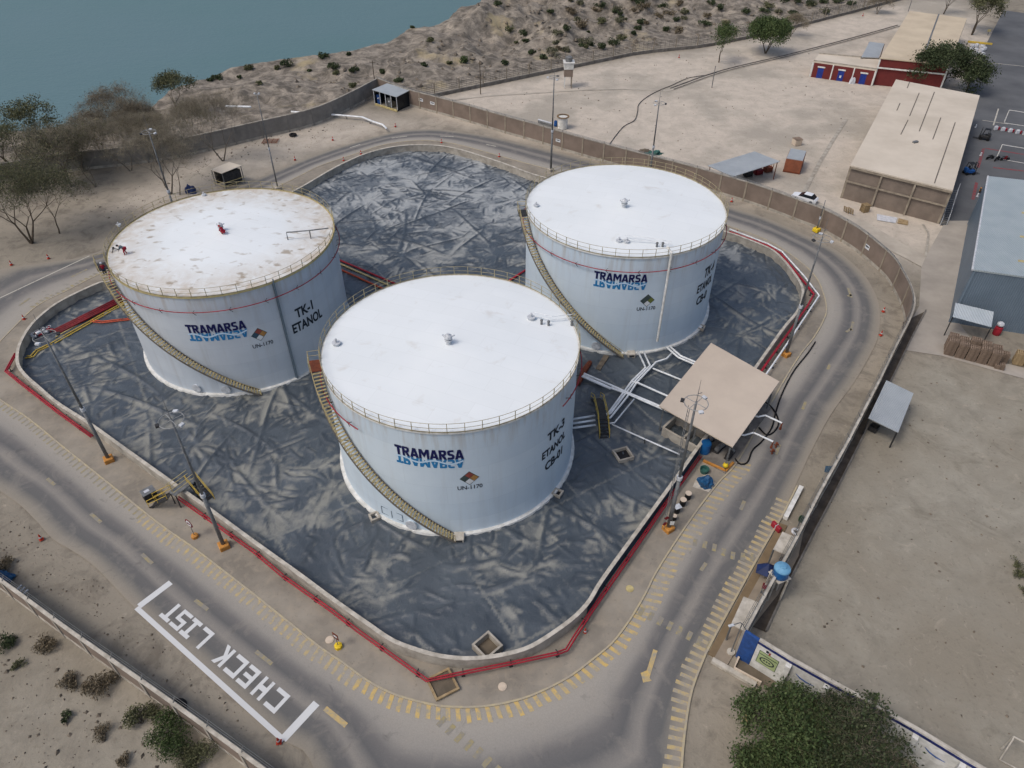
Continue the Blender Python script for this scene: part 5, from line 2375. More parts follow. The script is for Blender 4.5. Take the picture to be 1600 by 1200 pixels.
# pumps and pipework under the roof
def pump(label, p, rz, mat):
    t = thing('pump', label, 'pump', p, 'pumps under the tan canopy', rz)
    m = MB()
    m.box((0, 0, .1), (1.7, .6, .2), 0, .03)
    m.build('bedplate', 'steel_dark', t).location = (0, 0, 0)
    m = MB()
    m.tube([(-.75, 0, .5), (.1, 0, .5)], .26, 12)
    for k in range(6):
        m.tube([(-.65 + k * .12, 0, .5), (-.62 + k * .12, 0, .5)], .29, 12)
    m.build('motor', mat, t).location = (0, 0, 0)
    m = MB()
    m.tube([(.2, 0, .48), (.5, 0, .48)], .32, 12)
    m.tube([(.35, 0, .5), (.35, 0, 1.2)], .12, 8)
    m.build('casing', 'galvanised', t).location = (0, 0, 0)


pump('pump with a blue motor at the yard-side corner of the canopy', G(1105, 692, .2), .6, 'blue_drum')
pump('grey pump beside the front canopy post', G(1124, 702, .2), .8, 'galvanised')
pump('dark pump below the right edge of the canopy', G(1140, 712, .2), .9, 'steel_dark')
dr = thing('chemical_drum', 'large blue drum half hidden under the near canopy edge', 'drum', G(1100, 705, .2))
m = MB()
m.cyl((0, 0, 0), .6, 1.3, 18)
m.cyl((0, 0, 1.3), .5, .08, 18)
m.build('body', 'tank_blue', dr).location = (0, 0, 0)
# yellow float at the kerb corner
yb = thing('bollard', 'yellow round-topped bollard at the corner of the orange kerb', 'bollard', G(1132, 733, .12))
m = MB()
m.cyl((0, 0, 0), .1, .5, 10)
m.build('stem', 'galvanised', yb).location = (0, 0, 0)
m = MB()
m.ball((0, 0, .62), .3, 14)
m.build('cap', 'yellow_bright', yb).location = (0, 0, 0)
# loading arms
for i, (pts, lb) in enumerate((([(1165, 652), (1180, 650), (1185, 651), (1196, 649), (1222, 661)], 'white loading arm on the upper right side of the canopy'),
                               ([(1145, 677), (1163, 680), (1177, 676), (1184, 679), (1208, 690)], 'white loading arm on the lower right side of the canopy'))):
    t = thing('loading_arm', lb, 'loading arm', (G(*pts[0], 2.6).x, G(*pts[0], 2.6).y, 0), 'white loading arms over the road edge')
    L = px_line(pts, 2.6)
    m = MB()
    m.tube(L, .1, 8)
    m.build('arm', 'pipe_white', t)
    m = MB()
    e = L[-1]
    m.tube([e, e - Vector((0, 0, .7))], .09, 8)
    m.tube([e - Vector((0, 0, .7)), e - Vector((0, 0, .95))], .14, 8)
    m.build('coupling', 'rust', t)
    m = MB()
    m.tube([L[2] + Vector((0, 0, .0)), L[2] + Vector((0, 0, .5))], .06, 6)
    m.build('counterweight', 'galvanised', t)


def hose(label, pts, z=.14, r=.09):
    L = smooth_line(GL(pts, z), .35)
    m = MB()
    m.sm = True
    m.tube(L, r, 7)
    tag(m.build('hose', 'rubber'), label, 'hose', 'black hoses by the canopy')


hose('black hose lying in an arc by the upper loading arm', [(1170, 625), (1195, 628), (1212, 645), (1216, 665), (1200, 680), (1186, 668)])
hose('long black hose snaking from the canopy corner up along the road edge', [(1148, 716), (1156, 725), (1168, 722), (1176, 703), (1190, 690), (1206, 668), (1212, 645), (1222, 615), (1240, 580), (1262, 552), (1274, 534)])
vs_ = thing('hydrant', 'two rusty valve heads on yellow paint at the road edge', 'valves', G(1212, 700, .03))
for du in ((1206, 709), (1212, 699)):
    m = MB()
    c = G(*du, .03)
    m.cyl(c, .1, .55, 8)
    m.ball(c + Vector((0, 0, .6)), .17, 8)
    m.tube([c + Vector((-.28, 0, .4)), c + Vector((.28, 0, .4))], .07, 6)
    m.build('valve_head', 'rust', vs_)

# blue tarpaulin heap, green bin, drums
def heap(name, label, cat, c, size, mat, z=.12, seed=1, n=14, sharp=.22):
    rr = random.Random(seed)
    bm = bmesh.new()
    bmesh.ops.create_icosphere(bm, subdivisions=3, radius=1)
    for v in bm.verts:
        d = v.co.copy()
        k = 1 + sharp * (noise.noise(d * 1.6 + Vector((seed, 0, 0))) + .6 * noise.noise(d * 4 + Vector((0, seed, 0))))
        v.co = Vector((d.x * size[0] * k, d.y * size[1] * k, max(d.z, -.05) * size[2] * k))
    me = bpy.data.meshes.new(name)
    bm.to_mesh(me)
    bm.free()
    me.materials.append(MATS[mat])
    o = bpy.data.objects.new(name, me)
    col.objects.link(o)
    p = G(*c, z)
    o.location = p
    return tag(o, label, cat)


heap('tarpaulin', 'crumpled blue tarpaulin heap on a pale slab below the canopy', 'tarpaulin', (1102, 757), (.85, .75, .95), 'blue_tarp', .15, 3, sharp=.5)
m = MB()
m.prism(GL([(1088, 748), (1106, 742), (1118, 757), (1107, 770), (1082, 762)]), .1, .15)
struct(m.build('slab', 'coping'))
gb = thing('wash_tub', 'round green tub above the blue tarpaulin', 'tub', G(1100, 737, .12))
m = MB()
m.lathe((0, 0, 0), [(.42, 0), (.5, .5), (.46, .5), (.38, .08), (.01, .06)], 20)
m.build('tub', 'green_tarp', gb).location = (0, 0, 0)
for (u, v, lb, mt, lid) in ((1074, 779, 'dark barrel with a pale lid nearest the blue tarpaulin', 'black', 'plastic_beige'), (1066, 789, 'second barrel from the tarpaulin, with a pale lid', 'black', 'plastic_beige'),
                            (1057, 800, 'black barrel with a grey board on top beside the ladder mast', 'black', 'light_head'), (1053, 812, 'small dark bucket nearest the foot of the ladder mast', 'black', 'plastic_beige')):
    t = thing('barrel', lb, 'barrel', G(u, v, .12), 'dark barrels beside the yard wall')
    s_ = .7 if 'small' in lb else 1
    m = MB()
    m.lathe((0, 0, 0), [(.27 * s_, 0), (.3 * s_, .05), (.32 * s_, .4 * s_), (.3 * s_, .8 * s_), (.01, .8 * s_)], 16)
    m.build('body', mt, t).location = (0, 0, 0)
    m = MB()
    if 'board' in lb:
        m.box((0, 0, .84), (.7, .6, .06), .4)
    else:
        m.cyl((0, 0, .8 * s_ + .003), .33 * s_, .06, 16)
    m.build('lid', lid, t).location = (0, 0, 0)

# road signs with yellow feet
def road_sign(label, foot, top, H, kind):
    p = G(*foot, .12)
    t = thing('road_sign', label, 'sign', p)
    m = MB()
    m.lathe((0, 0, 0), [(.36, 0), (.34, .3), (.2, .36), (.01, .36)], 8)
    m.build('foot', 'yellow_bright' if kind == 'rect' else 'orange_paint', t).location = (0, 0, 0)
    m = MB()
    m.tube([(0, 0, .3), (0, 0, H)], .035, 6)
    m.build('post', 'galvanised', t).location = (0, 0, 0)
    q = Vector((0, 0, H))
    fwd = Vector((-.55, -.83, 0.0)).normalized()
    side = Vector((-fwd.y, fwd.x, 0))
    if kind == 'oval':
        for k, (r, mt, dd) in enumerate(((.52, 'red_dark', .0), (.36, 'haz_white', .03))):
            m = MB()
            m.tube([q + fwd * dd, q + fwd * (dd + .03)], r, 22)
            o = m.build('sign_plate' if k == 0 else 'sign_face', mt, t)
            o.location = (0, 0, 0)
        for k in (-.18, 0, .18):
            m = MB()
            m.beam(q + fwd * .065 + side * (k - .06), q + fwd * .065 + side * (k + .06), .012, .26)
            m.build('sign_bar', 'red_dark', t).location = (0, 0, 0)
    else:
        m = MB()
        m.beam(q - side * .32, q + side * .32, .03, .8)
        m.build('sign_plate', 'rust', t).location = (0, 0, 0)
        m = MB()
        m.beam(q - side * .2 + fwd * .02, q + side * .2 + fwd * .02, .02, .2)
        m.build('sign_bar', 'haz_white', t).location = (0, 0, 0)


road_sign('dark red oval sign on a thin post with an orange foot by the front road', (305, 839), (293, 818), 2.1, 'oval')
road_sign('brown rectangular sign on a yellow foot at the front kerb', (529, 1011), (524, 991), 1.7, 'rect')

# cones
m = MB()
m.box((0, 0, .03), (.42, .42, .06), 0, .02)
m.lathe((0, 0, .06), [(.17, 0), (.12, .28), (.035, .72), (.01, .74)], 12)
cone0 = m.build('traffic_cone', 'cone_orange')
tag(cone0, 'x', 'cone', 'orange cones along the roads')
m = MB()
m.lathe((0, 0, .06), [(.135, .24), (.115, .38), (.11, .38), (.13, .24)], 12)
m.build('reflective_band', 'bag_white', cone0).location = (0, 0, 0)
CONES = [(38, 499, 'orange cone outside the left end of the yard wall'), (18, 414, 'orange cone on the verge above the left road'), (76, 404, 'dark orange cone under the big left tree'),
         (520, 219, 'orange cone beside the far bend, below the white pipe'), (461, 250, 'orange cone nearest the thin lattice mast'), (537, 251, 'first orange cone on the far kerb, left of the bend'),
         (564, 241, 'second orange cone on the far kerb'), (690, 223, 'orange cone at the middle of the far kerb'), (780, 245, 'orange cone on the far kerb above the liner edge, right part'),
         (618, 198, 'orange cone below the open-fronted shelter'), (1151, 366, 'red-orange cone on the kerb right of tank TK-4'), (1143, 315, 'dark cone at the foot of the brown wall behind tank TK-4'),
         (65, 843, 'lone red cone on bare dirt left of the CHECK LIST bay'), (436, 1160, 'red marker at the lower corner of the CHECK LIST bay'), (1380, 487, 'red cone on the dirt inside the right curve of the wall'),
         (1376, 524, 'dark small cone on the dirt below the red cone'), (914, 989, 'dark stub cone below the red pipe bend'), (1061, 90, 'orange marker far off by the wire fence'), (1348, 25, 'orange marker at the far end of the fence')]
for i, (u, v, lb) in enumerate(CONES):
    z = .12 if u in (38, 537, 564, 690, 780, 1151) else .02
    p = G(u, v, z)
    if i == 0:
        cone0.location = p
        cone0['label'] = lb
    else:
        dup(cone0, p, random.random(), lb)

# ================================================================ BUILDINGS
def down(p, z=0.0):
    return Vector((p.x, p.y, z))


def box_building(name, label, top, mats, th=.22, roof_over=.25, base=-.3, group=None, slope=None):
    """walls on each side and a roof slab from four roof corners"""
    c = sum(top, Vector()) / 4
    t = thing(name, label, 'building', (top[0].x, top[0].y, 0), group)
    for i in range(4):
        a, b = top[i], top[(i + 1) % 4]
        a2, b2 = c.lerp(a, .985), c.lerp(b, .985)
        d = (b2 - a2).normalized()
        m = MB()
        m.wall([down(a2 + d * .14), down(b2 - d * .14)], .24, base, min(a.z, b.z) - th - .005)
        m.build('wall', mats[0], t)
        m = MB()
        m.box(down(a2, (a.z - .3) / 2), (.36, .36, a.z - .24), math.atan2(d.y, d.x))
        m.build('corner_column', mats[2] if len(mats) > 2 else mats[0], t)
    m = MB()
    m.slab(top, th)
    o = m.build('roof', mats[1], t)
    return t, o


# brick warehouse
top = [G(1329, 258, 6), G(1400, 124, 6), G(1531, 149, 6), G(1489, 297, 6)]
bw, rf = box_building('brick_warehouse', 'big brick warehouse with a flat pale roof cut by thin dark slots', top, ('brick_building', 'flat_roof', 'post_concrete'))
for a, b in (((885, 512), (870, 550)), ((945, 580), (885, 725)), ((1040, 575), (945, 820)), ((825, 645), (805, 690)), ((875, 750), (830, 840)), ((1080, 735), (1030, 870)), ((1170, 765), (1040, 1145))):
    m = MB()
    m.beam(G(1200 + a[0] / 4, a[1] / 4, 6.02), G(1200 + b[0] / 4, b[1] / 4, 6.02), .16, .05)
    m.build('roof_slot', 'slot_grey', rf)
m = MB()
p = G(1430, 223, 6)
m.box(p + Vector((0, 0, .15)), (1.0, .5, .3), .4)
m.build('roof_vent', 'galvanised', rf)
# concrete beams and columns on the front wall
A, B = top[0], top[3]
d = (B - A).normalized()
nrm = Vector((d.y, -d.x, 0))
if nrm.dot(-A) < 0:
    nrm = -nrm
m = MB()
Ai = A.lerp(B, .01)
m.beam(down(Ai, 3.2) + nrm * .05, down(B, 3.2) + nrm * .05, .12, .25)
m.build('ring_beam', 'post_concrete', bw)
m = MB()
m.beam(down(Ai, 5.6) + nrm * .05, down(B, 5.6) + nrm * .05, .12, .3)
m.build('ring_beam', 'post_concrete', bw)
for f in (.33, .66):
    m = MB()
    m.box(down(A.lerp(B, f), 2.7) + nrm * .06, (.3, .14, 5.4), math.atan2(d.y, d.x))
    m.build('column', 'post_concrete', bw)
# steel steps at its right corner
sw = thing('steel_stairs', 'narrow grey steel stairs at the right corner of the brick warehouse', 'stairs', G(1478, 352))
a, b = G(1474, 352), G(1492, 296, 3.2)
m = MB()
k = 16
d2 = (b - a)
sd = Vector((1, 0.15, 0)).normalized()
for i in range(k):
    c = a + d2 * (i + .5) / k
    m.beam(c - sd * .55, c + sd * .55, .24, .05)
m.build('treads', 'galvanised', sw)
for s_ in (-1, 1):
    m = MB()
    m.beam(a + sd * .58 * s_, b + sd * .58 * s_, .06, .2)
    m.tube([a + sd * .58 * s_ + Vector((0, 0, 1)), b + sd * .58 * s_ + Vector((0, 0, 1))], .03, 5)
    for f in (0, .33, .66, 1):
        q = a.lerp(b, f) + sd * .58 * s_
        m.beam(q, q + Vector((0, 0, 1)), .04)
    m.build('handrail', 'light_head', sw)

# tan-roofed red building
top = [G(1375, 90.5, 6), G(1421.5, 17, 6), G(1511, 28.5, 6), G(1484, 101, 6)]
rb, _ = box_building('red_warehouse', 'large dark red building with a tan roof behind the bushy tree', top, ('red_wall', 'flat_roof_tan', 'white_paint'))
m = MB()
m.beam(G(1467, 22, 6.03), G(1440, 96, 6.03), .35, .08)
m.build('roof_ridge', 'galvanised', rb)
A, B = top[0], top[3]
d = (B - A).normalized()
nrm = Vector((d.y, -d.x, 0))
nrm = nrm if nrm.dot(-A) > 0 else -nrm
m = MB()
m.beam(down(A, 3.9) + nrm * .1, down(B, 3.9) + nrm * .1, .16, .3)
m.build('string_course', 'white_paint', rb)

# low red row with blue doors
top = [G(1271, 96, 3.5), G(1280, 83.5, 3.5), G(1374, 92, 3.5), G(1370, 109.5, 3.5)]
lr, _ = box_building('red_store', 'low dark red row with three bright blue doors and a pale flat roof', top, ('red_wall', 'flat_roof', 'white_paint'))
A, B = top[0], top[3]
d = (B - A)
Ld = d.length
d = d.normalized()
nrm = Vector((d.y, -d.x, 0))
nrm = nrm if nrm.dot(-A) > 0 else -nrm
ang = math.atan2(d.y, d.x)
m = MB()
m.wall([down(A) - nrm * .3, down(B) - nrm * .3], .18, 3.5, 3.8)
m.wall([down(top[1]) + nrm * .3, down(top[2]) + nrm * .3], .18, 3.5, 3.8)
m.build('parapet', 'concrete', lr)
for f, lb in ((.15, None), (.48, 'blue door with a pale notice'), (.83, None)):
    q = down(A) + d * Ld * f + nrm * .02
    m = MB()
    m.box(q + Vector((0, 0, 1.15)), (1.35, .12, 2.5), ang)
    fr = m.build('door', 'door_blue', lr)
    if lb:
        fr['label'] = lb
    m = MB()
    m.beam(q - d * .85 + Vector((0, 0, 2.5)) + nrm * .08, q + d * .85 + Vector((0, 0, 2.5)) + nrm * .08, .16, .3)
    m.build('lintel', 'white_paint', fr)
    if lb:
        m = MB()
        m.box(q + Vector((0, 0, 1.0)) + nrm * .07, (.45, .03, .55), ang)
        m.build('notice', 'bag_white', fr)
for f in (0.0, .33, .665, .995):
    q = down(A) + d * Ld * f + nrm * .08
    m = MB()
    m.box(q + Vector((0, 0, 1.65)), (.28, .2, 3.3), ang)
    m.build('pilaster', 'white_paint', lr)
for s_, (u, v), lb, mt in ((1, (1296, 123), 'pinkish box against the low red row between the first two doors', 'plastic_beige'), (1, (1331, 130), 'heap of white sacks against the low red row by the third door', 'bag_white')):
    if mt == 'bag_white':
        heap('sack_heap', lb, 'sacks', (u, v), (.7, .6, 1.3), mt, 0, 5, sharp=.4)
    else:
        t = thing('wall_box', lb, 'box', G(u, v), rz=ang)
        m = MB()
        m.box((0, 0, .65), (1.7, .8, 1.3), 0, .06)
        m.build('body', mt, t).location = (0, 0, 0)
        m = MB()
        m.box((0, -.41, .65), (.04, .02, 1.2))
        m.build('seam', 'wood', t).location = (0, 0, 0)
# light annex roof
m = MB()
an = [G(1346, 89, 3.9), G(1358.5, 65, 3.9), G(1382, 68, 3.9), G(1373, 90, 3.9)]
t = thing('annex', 'pale grey lean-to roof behind the low red row', 'lean-to', down(an[0]))
m.slab(an, .12)
m.build('roof', 'corrugated', t)
for p in an:
    m = MB()
    m.beam(down(p), p - Vector((0, 0, .13)), .14)
    m.build('post', 'galvanised', t)

# blue warehouse
BZ = 8.3
A, B = G(1545, 275, BZ), G(1521, 421, BZ)
E_ = G(1600, 432, BZ)
dv = (E_ - B).normalized()
top = [B, A, A + dv * 26, B + dv * 26]
blw, brf = box_building('blue_warehouse', 'blue-grey clad warehouse with a light metal roof at the right edge', top, ('corrugated_blue', 'corrugated_light', 'corrugated_blue'))
m = MB()
m.tube([B + Vector((-.1, 0, -.05)), A + Vector((-.1, 0, -.05))], .14, 8)
m.build('gutter', 'light_head', brf)
for f in (.12, .35, .6):
    m = MB()
    s_ = B.lerp(A, f) + dv * 5
    m.slab([s_ + Vector((0, 0, .04)), s_ + dv * 4.5 + Vector((0, 0, .04)), s_ + dv * 4.5 + (A - B).normalized() * .6 + Vector((0, 0, .04)), s_ + (A - B).normalized() * .6 + Vector((0, 0, .04))], .03)
    m.build('skylight', 'yellow_pale', brf)
aw = [G(1493, 473, 3.7), G(1553, 487, 3.7), G(1549, 511, 3.0), G(1489, 495, 3.0)]
t = thing('awning', 'small pale corrugated awning in front of the blue warehouse wall', 'awning', down(aw[0]))
m = MB()
m.slab(aw, .06)
m.build('sheet', 'corrugated_pale', t)
for p in aw[2:]:
    m = MB()
    m.beam(down(p), p - Vector((0, 0, .07)), .1)
    m.build('post', 'steel_dark', t)
rc = thing('red_barrel', 'red barrel with a white hood at the corner of the pale awning', 'barrel', G(1556, 522))
m = MB()
m.lathe((0, 0, 0), [(.45, 0), (.5, .5), (.45, 1.1), (.01, 1.15)], 16)
m.build('body', 'red_paint', rc).location = (0, 0, 0)
m = MB()
m.ball((.1, .15, 1.5), .45, 12, (1, 1, .8))
m.build('hood', 'bag_white', rc).location = (0, 0, 0)

# ---- pallets
def pallet_mesh(mat):
    m = MB()
    for y in (-.5, 0, .5):
        m.box((0, y * .93, .05), (1.1, .1, .09))
    for i in range(5):
        m.box((-.48 + i * .24, 0, .115), (.13, 1.05, .024))
    return m.build('pallet', mat)


pal0 = pallet_mesh('wood_grey')
pal1 = pallet_mesh('wood_pale')
first_p = {id(pal0): True, id(pal1): True}


def stack(src, p, rz, n, label, group):
    for k in range(n):
        loc = Vector((p.x + random.uniform(-.025, .025), p.y + random.uniform(-.025, .025), p.z + k * .145))
        r = rz + random.uniform(-.012, .012)
        if first_p[id(src)]:
            first_p[id(src)] = False
            src.location = loc
            src.rotation_euler = (0, 0, r)
            tag(src, label, 'pallet', group)
        else:
            c = dup(src, loc, r, label, group)
            tag(c, label, 'pallet', group)


P0 = G(1473, 555, .03)
P1 = G(1543, 573, .03)
d = (P1 - P0).normalized()
n2 = Vector((-d.y, d.x, 0))
an_ = math.atan2(d.y, d.x)
for i in range(5):
    for j in range(2):
        stack(pal0, P0 + d * (.6 + i * 1.24) + n2 * (.75 + j * 1.2), an_, (16 if j else 15) - ((i * 7 + j) % 3), 'weathered grey pallet in the big block of stacks before the blue warehouse', 'pallets in the big grey block')
stack(pal0, P0 + d * (.6 + 5 * 1.15) + n2 * .5, an_, 4, 'weathered pallet in the low pile at the right end of the big block', 'pallets in the low pile')
stack(pal0, P0 + d * (.9 + 5 * 1.15) + n2 * 2.1, an_, 9, 'pinkish grey pallet in the middle stack right of the big block', 'pallets in the middle stack')
for i in range(3):
    stack(pal1, P0 + d * (8.4 + i * 1.25) + n2 * 2.5, an_ + .05, 12 - i, 'fresher brown pallet in the stacks at the right edge', 'brown pallets at the right edge')
q = G(1330, 328, .02)
for i in range(2):
    t = dup(pal1, G(1322 + i * 7, 328 + i * 2, .6), .4, 'pallet standing on edge against the brick warehouse wall, beside the pale pallet pile', 'pallets on edge by the brick wall')
    t.rotation_euler = (0, 1.25, .5)
    tag(t, None, 'pallet')
stack(pal1, G(1350, 330, .02), .3, 9, 'pale pallet in the untidy pile at the foot of the brick warehouse', 'pallets in the untidy pile')
m = MB()
m.prism(GL([(1370, 335), (1402, 341), (1399, 349), (1370, 344)]), .02, .1)
tag(m.build('board', 'bag_white'), 'crumpled white sheet lying on the ground in front of the brick warehouse', 'sheet')
m = MB()
m.prism(GL([(1404, 342), (1419, 346), (1418, 352), (1402, 349)]), .02, .14)
tag(m.build('board', 'wood_pale'), 'tan board lying right of the white sheet', 'board')

# ---- small structures
def open_shed(name, label, corners, mat, pm, cat='shed', posts=True):
    t = thing(name, label, cat, down(corners[0]))
    m = MB()
    m.slab(corners, .09)
    m.build('roof', mat, t)
    c = sum(corners, Vector()) / 4
    if posts:
        for p in corners:
            q = c.lerp(p, .93)
            m = MB()
            m.beam(down(q), Vector((q.x, q.y, min(p.z, q.z) - .12)), .12)
            m.build('post', pm, t)
    return t


sh = open_shed('shelter', 'open-fronted shelter with a grey roof at the corner of the back walls', [G(581, 140, 3.2), G(605, 130, 3.4), G(642, 140, 3.4), G(619.5, 151.5, 3.2)], 'corrugated', 'light_head', 'shelter')
c = [down(p) for p in (G(581, 140, 3.2), G(605, 130, 3.4), G(642, 140, 3.4), G(619.5, 151.5, 3.2))]
cc = sum(c, Vector()) / 4
c = [cc.lerp(p, .9) for p in c]
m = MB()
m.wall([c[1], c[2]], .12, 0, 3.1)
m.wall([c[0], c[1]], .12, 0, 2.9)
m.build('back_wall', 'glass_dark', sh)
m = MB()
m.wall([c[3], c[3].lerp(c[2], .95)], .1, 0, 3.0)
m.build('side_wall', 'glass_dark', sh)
m = MB()
m.wall([c[0] + Vector((0, -.3, 0)), c[3] + Vector((0, -.3, 0))], .3, 0, .35)
m.build('front_kerb', 'yellow_pale', sh)
for f in (.25, .5, .75):
    m = MB()
    q = c[0].lerp(c[3], f)
    m.beam(q, q + Vector((0, 0, 3.05)), .14)
    m.build('front_post', 'light_head', sh)
for f, mt in ((.12, 'blue_paint'), (.62, 'galvanised')):
    t = thing('locker', 'blue panel cabinet inside the shelter' if f < .5 else 'grey cabinet inside the shelter with a round dial', 'cabinet', c[0].lerp(c[3], f) + Vector((.1, .9, 0)))
    m = MB()
    m.box((0, 0, 1.0), (1.0, .5, 2.0), -.45, .04)
    m.build('body', mt, t).location = (0, 0, 0)
    m = MB()
    m.ball((0, -.3, 1.3), .2, 10)
    m.build('dial', 'bag_white', t).location = (0, 0, 0)

booth = open_shed('booth', 'small raised booth with a white sloping roof behind tank TK-1', [G(328.7, 265, 3.0), G(358, 253, 3.3), G(377.5, 258.5, 3.3), G(346, 271, 3.0)], 'flat_roof', 'galvanised', 'booth')
c = [down(p) for p in (G(328.7, 265, 3.0), G(358, 253, 3.3), G(377.5, 258.5, 3.3), G(346, 271, 3.0))]
cc = sum(c, Vector()) / 4
c = [cc.lerp(p, .82) for p in c]
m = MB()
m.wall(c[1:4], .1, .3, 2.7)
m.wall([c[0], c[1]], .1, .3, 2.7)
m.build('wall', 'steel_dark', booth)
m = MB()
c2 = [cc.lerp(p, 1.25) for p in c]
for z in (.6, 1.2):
    m.tube([c2[0] + Vector((0, 0, z)), c2[3] + Vector((0, 0, z)), c2[2] + Vector((0, 0, z))], .05, 5)
m.build('guard_rail', 'yellow_pale', booth)

rs = open_shed('shelter', 'small grey corrugated shelter beside the straight wall on the bare lot', [G(1385, 594, 3.0), G(1427.5, 614.5, 2.8), G(1403.5, 675.5, 2.6), G(1357, 653, 2.8)], 'corrugated', 'steel_dark', 'shelter')
t = thing('scrap_bin', 'dark open bin half under the corrugated shelter on the lot', 'bin', G(1364, 672))
m = MB()
m.lathe((0, 0, 0), [(.6, 0), (.65, .7), (.58, .7), (.5, .1), (.01, .1)], 4)
m.build('bin', 'steel_dark', t).location = (0, 0, 0)

bs = open_shed('shelter', 'flat light-blue roofed shed just behind the curved brown wall', [G(1106, 258.5, 3.2), G(1179, 236.5, 3.4), G(1219, 252, 3.4), G(1145, 276, 3.2)], 'corrugated', 'rust', 'shelter')
for i, (u, v, mt, lb) in enumerate(((1168, 275, 'steel_dark', 'dark machine under the light-blue shed roof'), (1184, 272, 'red_dark', 'dark red frame machine under the light-blue shed roof'), (1199, 268, 'rust', 'rusty tall crate at the open end of the light-blue shed'))):
    t = thing('machine', lb, 'machine', G(u, v))
    m = MB()
    m.box((0, 0, .5), (1.5, 1.1, .9), .4, .06)
    m.tube([(-.3, 0, .9), (-.3, 0, 1.7)], .12, 8)
    m.build('body', mt, t).location = (0, 0, 0)
    m = MB()
    for x in (-.7, .7):
        for y in (-.5, .5):
            m.beam((x, y, 0), (x, y, 2.0), .08)
    m.tube([(-.7, -.5, 2), (.7, -.5, 2), (.7, .5, 2), (-.7, .5, 2)], .05, 4, closed=True)
    m.build('frame', mt, t).location = (0, 0, 0)

# site container
ct = [G(1229, 247, 2.6), G(1236, 231.5, 2.6), G(1260, 236, 2.6), G(1254.5, 251, 2.6)]
cn = thing('container', 'orange-brown cabin with a grey roof standing on the sand', 'cabin', down(ct[0]))
for i in range(4):
    a, b = down(ct[i]), down(ct[(i + 1) % 4])
    m = MB()
    m.wall([a, b], .1, .25, 2.5)
    m.build('side', 'container_rust', cn)
m = MB()
m.slab(ct, .1)
m.build('roof', 'corrugated', cn)
m = MB()
m.wall([down(p) for p in ct], .2, 0, .25, True)
m.build('skid', 'rust', cn)
t = thing('crate', 'small pale crate behind the orange-brown cabin', 'crate', G(1244, 226), rz=.3)
m = MB()
m.box((0, 0, .6), (1.5, 1.3, 1.2), 0, .05)
m.build('body', 'plastic_beige', t).location = (0, 0, 0)
m = MB()
m.box((0, 0, 1.23), (1.6, 1.4, .06))
m.build('lid', 'wood_grey', t).location = (0, 0, 0)

# car behind the wall
def car(label, p, rz, paint='car_white'):
    t = thing('car', label, 'car', p, None, rz)
    m = MB()
    prof = [(-2.1, .35), (-2.15, .75), (-1.9, .95), (-1.2, 1.0), (.7, 1.02), (1.6, .92), (2.1, .78), (2.15, .4)]
    vs = []
    for y in (-.82, .82):
        vs += [(x, y, z) for x, z in prof]
    n = len(prof)
    m.add(vs, [(i, (i + 1) % n, n + (i + 1) % n, n + i) for i in range(n)] + [tuple(range(n)), tuple(range(2 * n - 1, n - 1, -1))])
    m.build('body', paint, t, True).location = (0, 0, 0)
    m = MB()
    b = [(-1.8, .96), (-1.25, 1.45), (.1, 1.48), (.95, 1.0)]
    vs = []
    for y, k in ((-.78, .16), (.78, .16)):
        vs += [(x, y - math.copysign(k * (z - .96) / .5, y), z) for x, z in b]
    m.add(vs, [(0, 1, 5, 4), (1, 2, 6, 5), (2, 3, 7, 6), (3, 0, 4, 7), (0, 1, 2, 3), (7, 6, 5, 4)])
    m.build('cabin_glass', 'glass_dark', t, True).location = (0, 0, 0)
    m = MB()
    m.box((-.55, 0, 1.475), (1.3, 1.22, .05), 0, .02)
    m.build('roof', paint, t).location = (0, 0, 0)
    for x in (-1.35, 1.35):
        for y in (-.8, .8):
            m = MB()
            m.tube([(x, y - .1, .33), (x, y + .1, .33)], .33, 16)
            m.build('wheel', 'rubber', t).location = (0, 0, 0)
    for y in (-.6, .6):
        m = MB()
        m.box((2.1, y, .72), (.12, .3, .14))
        m.build('headlight', 'light_head', t).location = (0, 0, 0)
    return t


car('white car parked just behind the brown wall at the end of the drain line', G(1256, 314), 2.5)

# white tank, blue drum and pipes behind the wall
wt = thing('water_tank', 'white upright tank with a rusty rim behind the long wall', 'tank', G(879, 200))
m = MB()
m.lathe((0, 0, 0), [(1.0, 0), (1.0, 2.3), (.01, 2.35)], 24)
m.build('body', 'white_paint', wt).location = (0, 0, 0)
m = MB()
m.lathe((0, 0, 2.3), [(1.0, .06), (1.3, .08), (1.3, .2), (1.0, .22)], 24)
m.tube([(0, 0, .1), (0, 0, 1.6)], .04, 5)
m.build('rim_platform', 'wood', wt).location = (0, 0, 0)
t = thing('drum', 'blue drum standing left of the white tank behind the long wall', 'drum', G(868, 197))
m = MB()
m.lathe((0, 0, 0), [(.32, 0), (.36, .3), (.32, .6), (.36, .7), (.3, 1.1), (.01, 1.1)], 16)
m.build('body', 'blue_drum', t).location = (0, 0, 0)
m = MB()
m.cyl((0, 0, 1.1), .08, .08, 8)
m.build('cap', 'black', t).location = (0, 0, 0)
for i in range(3):
    m = MB()
    a, b = G(841, 187 + i * 2, .25 + (i == 1) * .3), G(863, 193 + i * 2, .25 + (i == 1) * .3)
    m.tube([a, b], .18, 10)
    tag(m.build('stored_pipe', 'galvanised' if i else 'light_head'), ('farthest', 'upper', 'nearest')[i] + ' of three stored pipes lying behind the wall left of the blue drum', 'pipe', 'stored pipes behind the wall')

